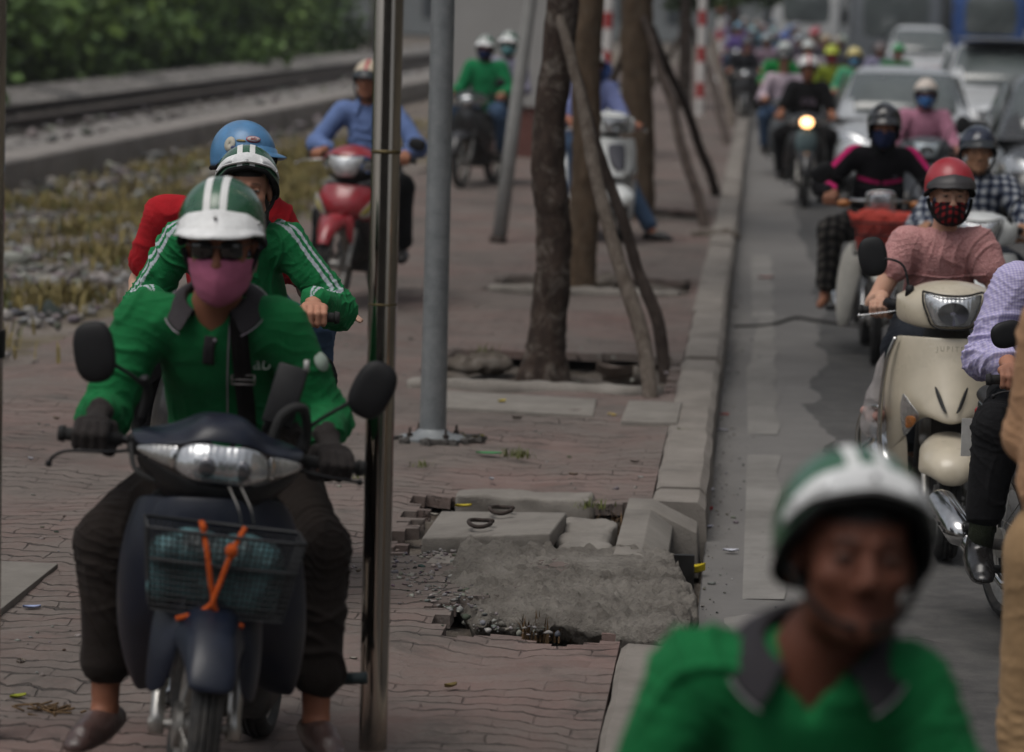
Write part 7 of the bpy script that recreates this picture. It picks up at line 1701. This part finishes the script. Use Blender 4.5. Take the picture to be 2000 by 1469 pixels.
def bus(x, y, lab, cat, name, body, w=2.45, h=3.1, L=9., zg=1.25, stripe=None, txt=None, tc=None, lower=None):
    root = empty(name, BM(x, y, ROAD), lab, cat); MB().box((0, L/2, h/2 + .3), (w, L, h - .3)).obj('body', body, root, True, bevel=.10, seg=4)
    patch(root, 'windscreen', [[(0, -.03, h - .35), (w*.30, -.02, h - .36), (w*.455, .05, h - .42)], [(0, -.05, (h + zg)/2), (w*.3, -.04, (h + zg)/2), (w*.47, .05, (h + zg)/2)], [(0, -.04, zg), (w*.3, -.03, zg), (w*.455, .05, zg + .02)]], GLASS, th=.02, sub=2)
    MB().box((0, -.05, .48), (w*.98, .16, .30)).obj('bumper', lower or BLACKP, root, True, bevel=.04)
    for s in (-1, 1):
        MB().ball((s*w*.38, -.03, .80), (.17, .06, .10), 16).obj('headlight', LENS, root)
        mb = MB().tube(curve([(s*w*.47, .0, h - .7), (s*(w*.5 + .12), -.18, h - .75), (s*(w*.5 + .16), -.22, h - 1.0)], 5), .025, 8); mb.obj('mirror_arm', BLACKP, root)
        v = Vol(.03); v.box((s*(w*.5 + .16), -.22, h - 1.25), (.10, .05, .22), .05); vol_obj('wing_mirror', v, BLACKP, root)
        for yy in (1.6, L - 2.): wheel(root, 'wheel', (s*(w/2 - .16), yy, .46), .46, .28, spoke=False, n=28)
        MB().tube([(s*.2 - .1, -.05, zg + .03), (s*.2 + .5, -.08, zg + .75)], .012, 6).obj('wiper', BLACKP, root)
        MB().box((s*(w/2 + .003), L*.55, (h + zg)/2), (.01, L*.8, h - zg - .6)).obj('side_window', GLASS, root, False)
    MB().box((0, -.02, .95), (w*.5, .04, .22)).obj('grille', GRILLE, root, False)
    MB().box((0, -.14, .48), (.5, .01, .13)).obj('number_plate', PLATE, root, False)
    if txt: label_on(root, 'lettering', txt, (0, -.04, 1.12), .26, tc, (PI/2, 0, 0))
    return root
BUSG = M('bus_grey', (.16, .175, .19), .4, coat=.3); BUSW = M('truck_white', (.52, .53, .53), .45, dust=.2); BUSB = M('bus_blue', (.022, .075, .26), .4, coat=.3)
bus(3.75, 98., 'big bus with a wide dark windscreen in the middle of the far traffic', 'bus', 'bus', BUSG, zg=1.28, w=2.6)
bus(1.40, 112., 'white truck cab at the left of the far traffic', 'truck', 'truck', BUSW, w=2.15, h=2.9, L=6, zg=1.55)
bus(6.25, 96., 'blue bus front with white lettering, right of the big bus', 'bus', 'bus', BUSB, w=2.0, h=2.9, L=8, zg=1.42, txt='VTCC', tc=M('white_decal', (.52, .52, .50), .5))
MB_ = MB().box((0, 0, 1.5), (.18, .3, 3.0)); o = MB_.obj('red_pillar', M('red_pillar_paint', (.30, .05, .035), .5), None, True, bevel=.02); o.location = (6.95, 97.5, ROAD); tag(o, 'reddish upright post between the blue bus and the white truck on the right', 'post')
r = bus(8.35, 92., 'white truck with red lettering at the top right corner', 'truck', 'truck', BUSW, w=2.3, h=2.9, L=6, zg=1.35, txt='HYUNDAI', tc=M('letter_red', (.36, .02, .03), .5))
# ------------------------------------------------------------------ the crowd of riders farther up the road
def cw(c, n=None): return cloth('cloth_' + c, srgb(c))
def hp(c): return M('helmet_' + c, srgb(c), .4, coat=.2)
CROWD = [(1432, 40, 128., '7f86a0', '9aa0a8', None, 'far rider in a dusty blue top at the kerb bend'), (1478, 46, 120., '55504f', 'a79c94', None, 'far rider in brown at the back of the traffic'),
 (1505, 66, 86., '3d5a6a', '87a0a4', None, 'rider in a dark teal jacket beside the dusty pink top'), (1540, 64, 90., '9a96a8', '4d6f9c', None, 'rider in pale grey with a steel blue helmet in front of the white truck'),
 (1445, 58, 94., '8c7aa8', 'b8b4b0', None, 'far rider in violet with a pale helmet at the kerb'), (1630, 92, 62., '4c4c52', '8c8478', None, 'rider in charcoal with a drab helmet behind the mint jacket'), (1598, 60, 96., '7a6f6a', '8a3038', None, 'far rider in taupe with a dark red helmet'),
 (1530, 105, 53., '1c7a3c', 'bdc4c0', None, 'rider in a bright green jacket and pale helmet near the kerb behind the headlight rider'),
 (1546, 128, 44.6, 'b9a9b4', '2a2a2c', None, 'rider in a pale pinkish shirt and dark cap on the motorbike by the kerb'),
 (1575, 100, 57., '9a9299', 'c2c6c4', None, 'rider with a shiny white helmet behind the pale pinkish shirt'),
 (1616, 108, 51.5, '7d8a2c', 'a3ad2a', '8a3038', 'rider with a yellow-green helmet left of the mint jacket'),
 (1668, 114, 49.5, '4f9c78', 'c6b878', '5a8cae', 'rider in a mint jacket and yellow helmet beside the silver hatchback'),
 (1711, 96, 58., '8f8ca6', '5a4f4e', None, 'rider in a lilac top and brown cap behind the roof of the silver hatchback'),
 (1746, 104, 56., '4a7a56', '2f8a52', None, 'rider with a plain green helmet above the silver hatchback'),
 (1584, 72, 80., '6c5a60', 'b04a55', None, 'distant rider with a red helmet in front of the white truck'),
 (1605, 86, 66., '3f3f46', 'a08a6a', None, 'rider wearing a beige sun hat behind the yellow-green helmet'),
 (1524, 76, 74., '6f6a86', '37589a', None, 'distant rider with a blue cap by the kerb'),
 (1440, 72, 78., '6a5a96', '5d86a0', None, 'distant rider in a purple shirt at the kerb'),
 (1466, 62, 90., '39424c', '7ea0a8', None, 'distant rider in dark clothes with a pale blue helmet at the kerb'),
 (1488, 56, 102., '4a7284', '9a8f92', None, 'far rider in a teal top'),
 (1510, 50, 112., '8d7f9c', '6f8596', None, 'far rider in a mauve top'),
 (1552, 52, 104., '56646c', 'a8a8b0', None, 'far rider in slate grey left of the white truck'),
 (1458, 92, 62., '26262a', '3a3a40', None, 'rider in black on a dark motorbike riding close along the kerb'),
 (1500, 84, 68., 'a08a98', 'a4b0b4', None, 'rider in a dusty pink top near the kerb'),
 (1650, 78, 74., '6e7478', '8a9a8e', None, 'rider in a grey jacket left of the far van'),
 (1420, 52, 104., '9a8fb4', '8a8f9c', None, 'far rider in pale violet beyond the last striped pole'),
 (1560, 76, 72., '5b5460', '7b8288', None, 'rider in a plum jacket in the middle of the far traffic')]
protos = {}
short = lambda t: ' '.join(t.split()[:16])
PC = ['black', 'white', 'red', 'grey']
PM = [M('black_paint', (.012, .012, .014), .3), M('crowd_white', (.4, .41, .4), .4, dust=.2), M('crowd_red', (.28, .02, .03), .4, dust=.2), M('crowd_grey', (.10, .11, .12), .4, dust=.2)]
def place_tree(src, Mx, lab, grp):
    c = copy_tree(src); c.matrix_world = Mx; c['label'] = lab; c['group'] = grp; return c
g = random.Random(12); gh = {-1: dict(g=np.array((-.285, .466, .957)), u=np.array((-1, .2, 0))), 1: dict(g=np.array((.285, .466, .957)), u=np.array((1, .2, 0)))}
for i, (px, py, Y, c_sh, c_he, c_ma, lab) in enumerate(CROWD):
    q = atY(px, py, Y); k = [0, 2, 0, 1, 0, 3, 0, 0, 3, 1][i % 10]; Mx = BM(q.x, Y - .8, ROAD if px > 1476 else (0 if q.x < -.4 else ROAD), g.uniform(-6, 6), 0)
    what = lab.replace('distant ', '').replace('far ', '')
    if k not in protos:
        r, _ = bike(Mx, '', PM[k], dict(lo=True, mirrors=(), cowl='round', inner=False)); protos[k] = r; r['label'] = short(PC[k] + ' motorbike under the ' + what); r['group'] = 'motorbikes in the far traffic'
    else: place_tree(protos[k], Mx, short(PC[k] + ' motorbike under the ' + what), 'motorbikes in the far traffic')
    hz = q.z - Mx.translation.z
    person(Mx, lab, sit(gh, vox=.016, sh=(g.gauss(0, .02), .85, 1.24 + g.gauss(0, .02)), head=(g.gauss(0, .02), .81, 1.46 + g.gauss(0, .025)), shw=g.uniform(.165, .185), shirt=cw(c_sh), trousers=[DKJEAN, BLK, BLUEJ][i % 3], wr=.006, seed=100 + i, mask=cw(c_ma) if c_ma else None, sleeve='long' if i % 3 else 'short', group='riders in the far traffic',
                        helmet=dict(dome=hp(c_he), visor=(i % 2 == 0), vmat=hp(c_he), strap=False, peak=.05 if 'hat' in lab or 'cap' in lab else .03)))
# ------------------------------------------------------------------ what closes the street: buildings at its end; those opposite and behind the camera are unseen, added to block sky light
def building(x, y, sx, sy, h, col, lab, face=-1):
    root = empty('building', T(x, y, ROAD), lab, 'building'); wm = mat_concrete('plaster_' + col, tuple(c*.8 for c in srgb(col)), srgb(col), .5, pits=.1)
    MB().box((0, 0, h/2), (sx, sy, h)).obj('wall', wm, root, False)
    MB().box((0, 0, h + .15), (sx + .4, sy + .4, .3)).obj('roof', CONB, root, False)
    gl_ = M('window_dark', (.03, .035, .04), .15); n = max(2, int((sy if abs(face) == 1 else sx)/2.6)); fl = int(h/3.3)
    for f in range(fl):
        for i in range(n):
            u = (i + .5)/n - .5
            if abs(face) == 1: c, s_ = (face*(sx/2 + .02), u*sy, 1.7 + f*3.3), (.06, 1.3, 1.6)
            else: c, s_ = (u*sx, (1 if face > 0 else -1)*(sy/2 + .02), 1.7 + f*3.3), (1.3, .06, 1.6)
            MB().box(c, s_).obj('window', gl_, root, False)
    return root
building(19, 20, 9, 44, 14, '8f8a7e', 'long shop building on the far side of the road, facing the street')
building(19, 72, 9, 54, 11, '7d7468', 'lower row of shops on the far side of the road, farther up', -1)
building(-4, -20, 34, 8, 11, '6d6a66', 'building behind the viewpoint at the junction', 2)
building(6, 190, 60, 10, 14, '75797a', 'grey building closing the far end of the street', -2)
building(-34, 190, 18, 10, 12, '6a7072', 'second grey building left of the one closing the street', -2)

# the dusty evening air over the road
V = np.array([(x, y, z) for x in (-52, 52) for y in (-40, 230) for z in (-1.3, 22)], float)
hz = obj('haze', V, [(0, 1, 3, 2), (4, 6, 7, 5), (0, 4, 5, 1), (2, 3, 7, 6), (0, 2, 6, 4), (1, 5, 7, 3)], None, None, False); tag(hz, kind='stuff')
m = bpy.data.materials.new('haze_air'); m.use_nodes = True; t = m.node_tree; t.nodes.clear(); pv = t.nodes.new('ShaderNodeVolumePrincipled'); pv.inputs['Density'].default_value = .0006; pv.inputs['Color'].default_value = (.80, .84, .88, 1); pv.inputs['Anisotropy'].default_value = .3
ou = t.nodes.new('ShaderNodeOutputMaterial'); t.links.new(pv.outputs[0], ou.inputs['Volume']); hz.data.materials.append(m)
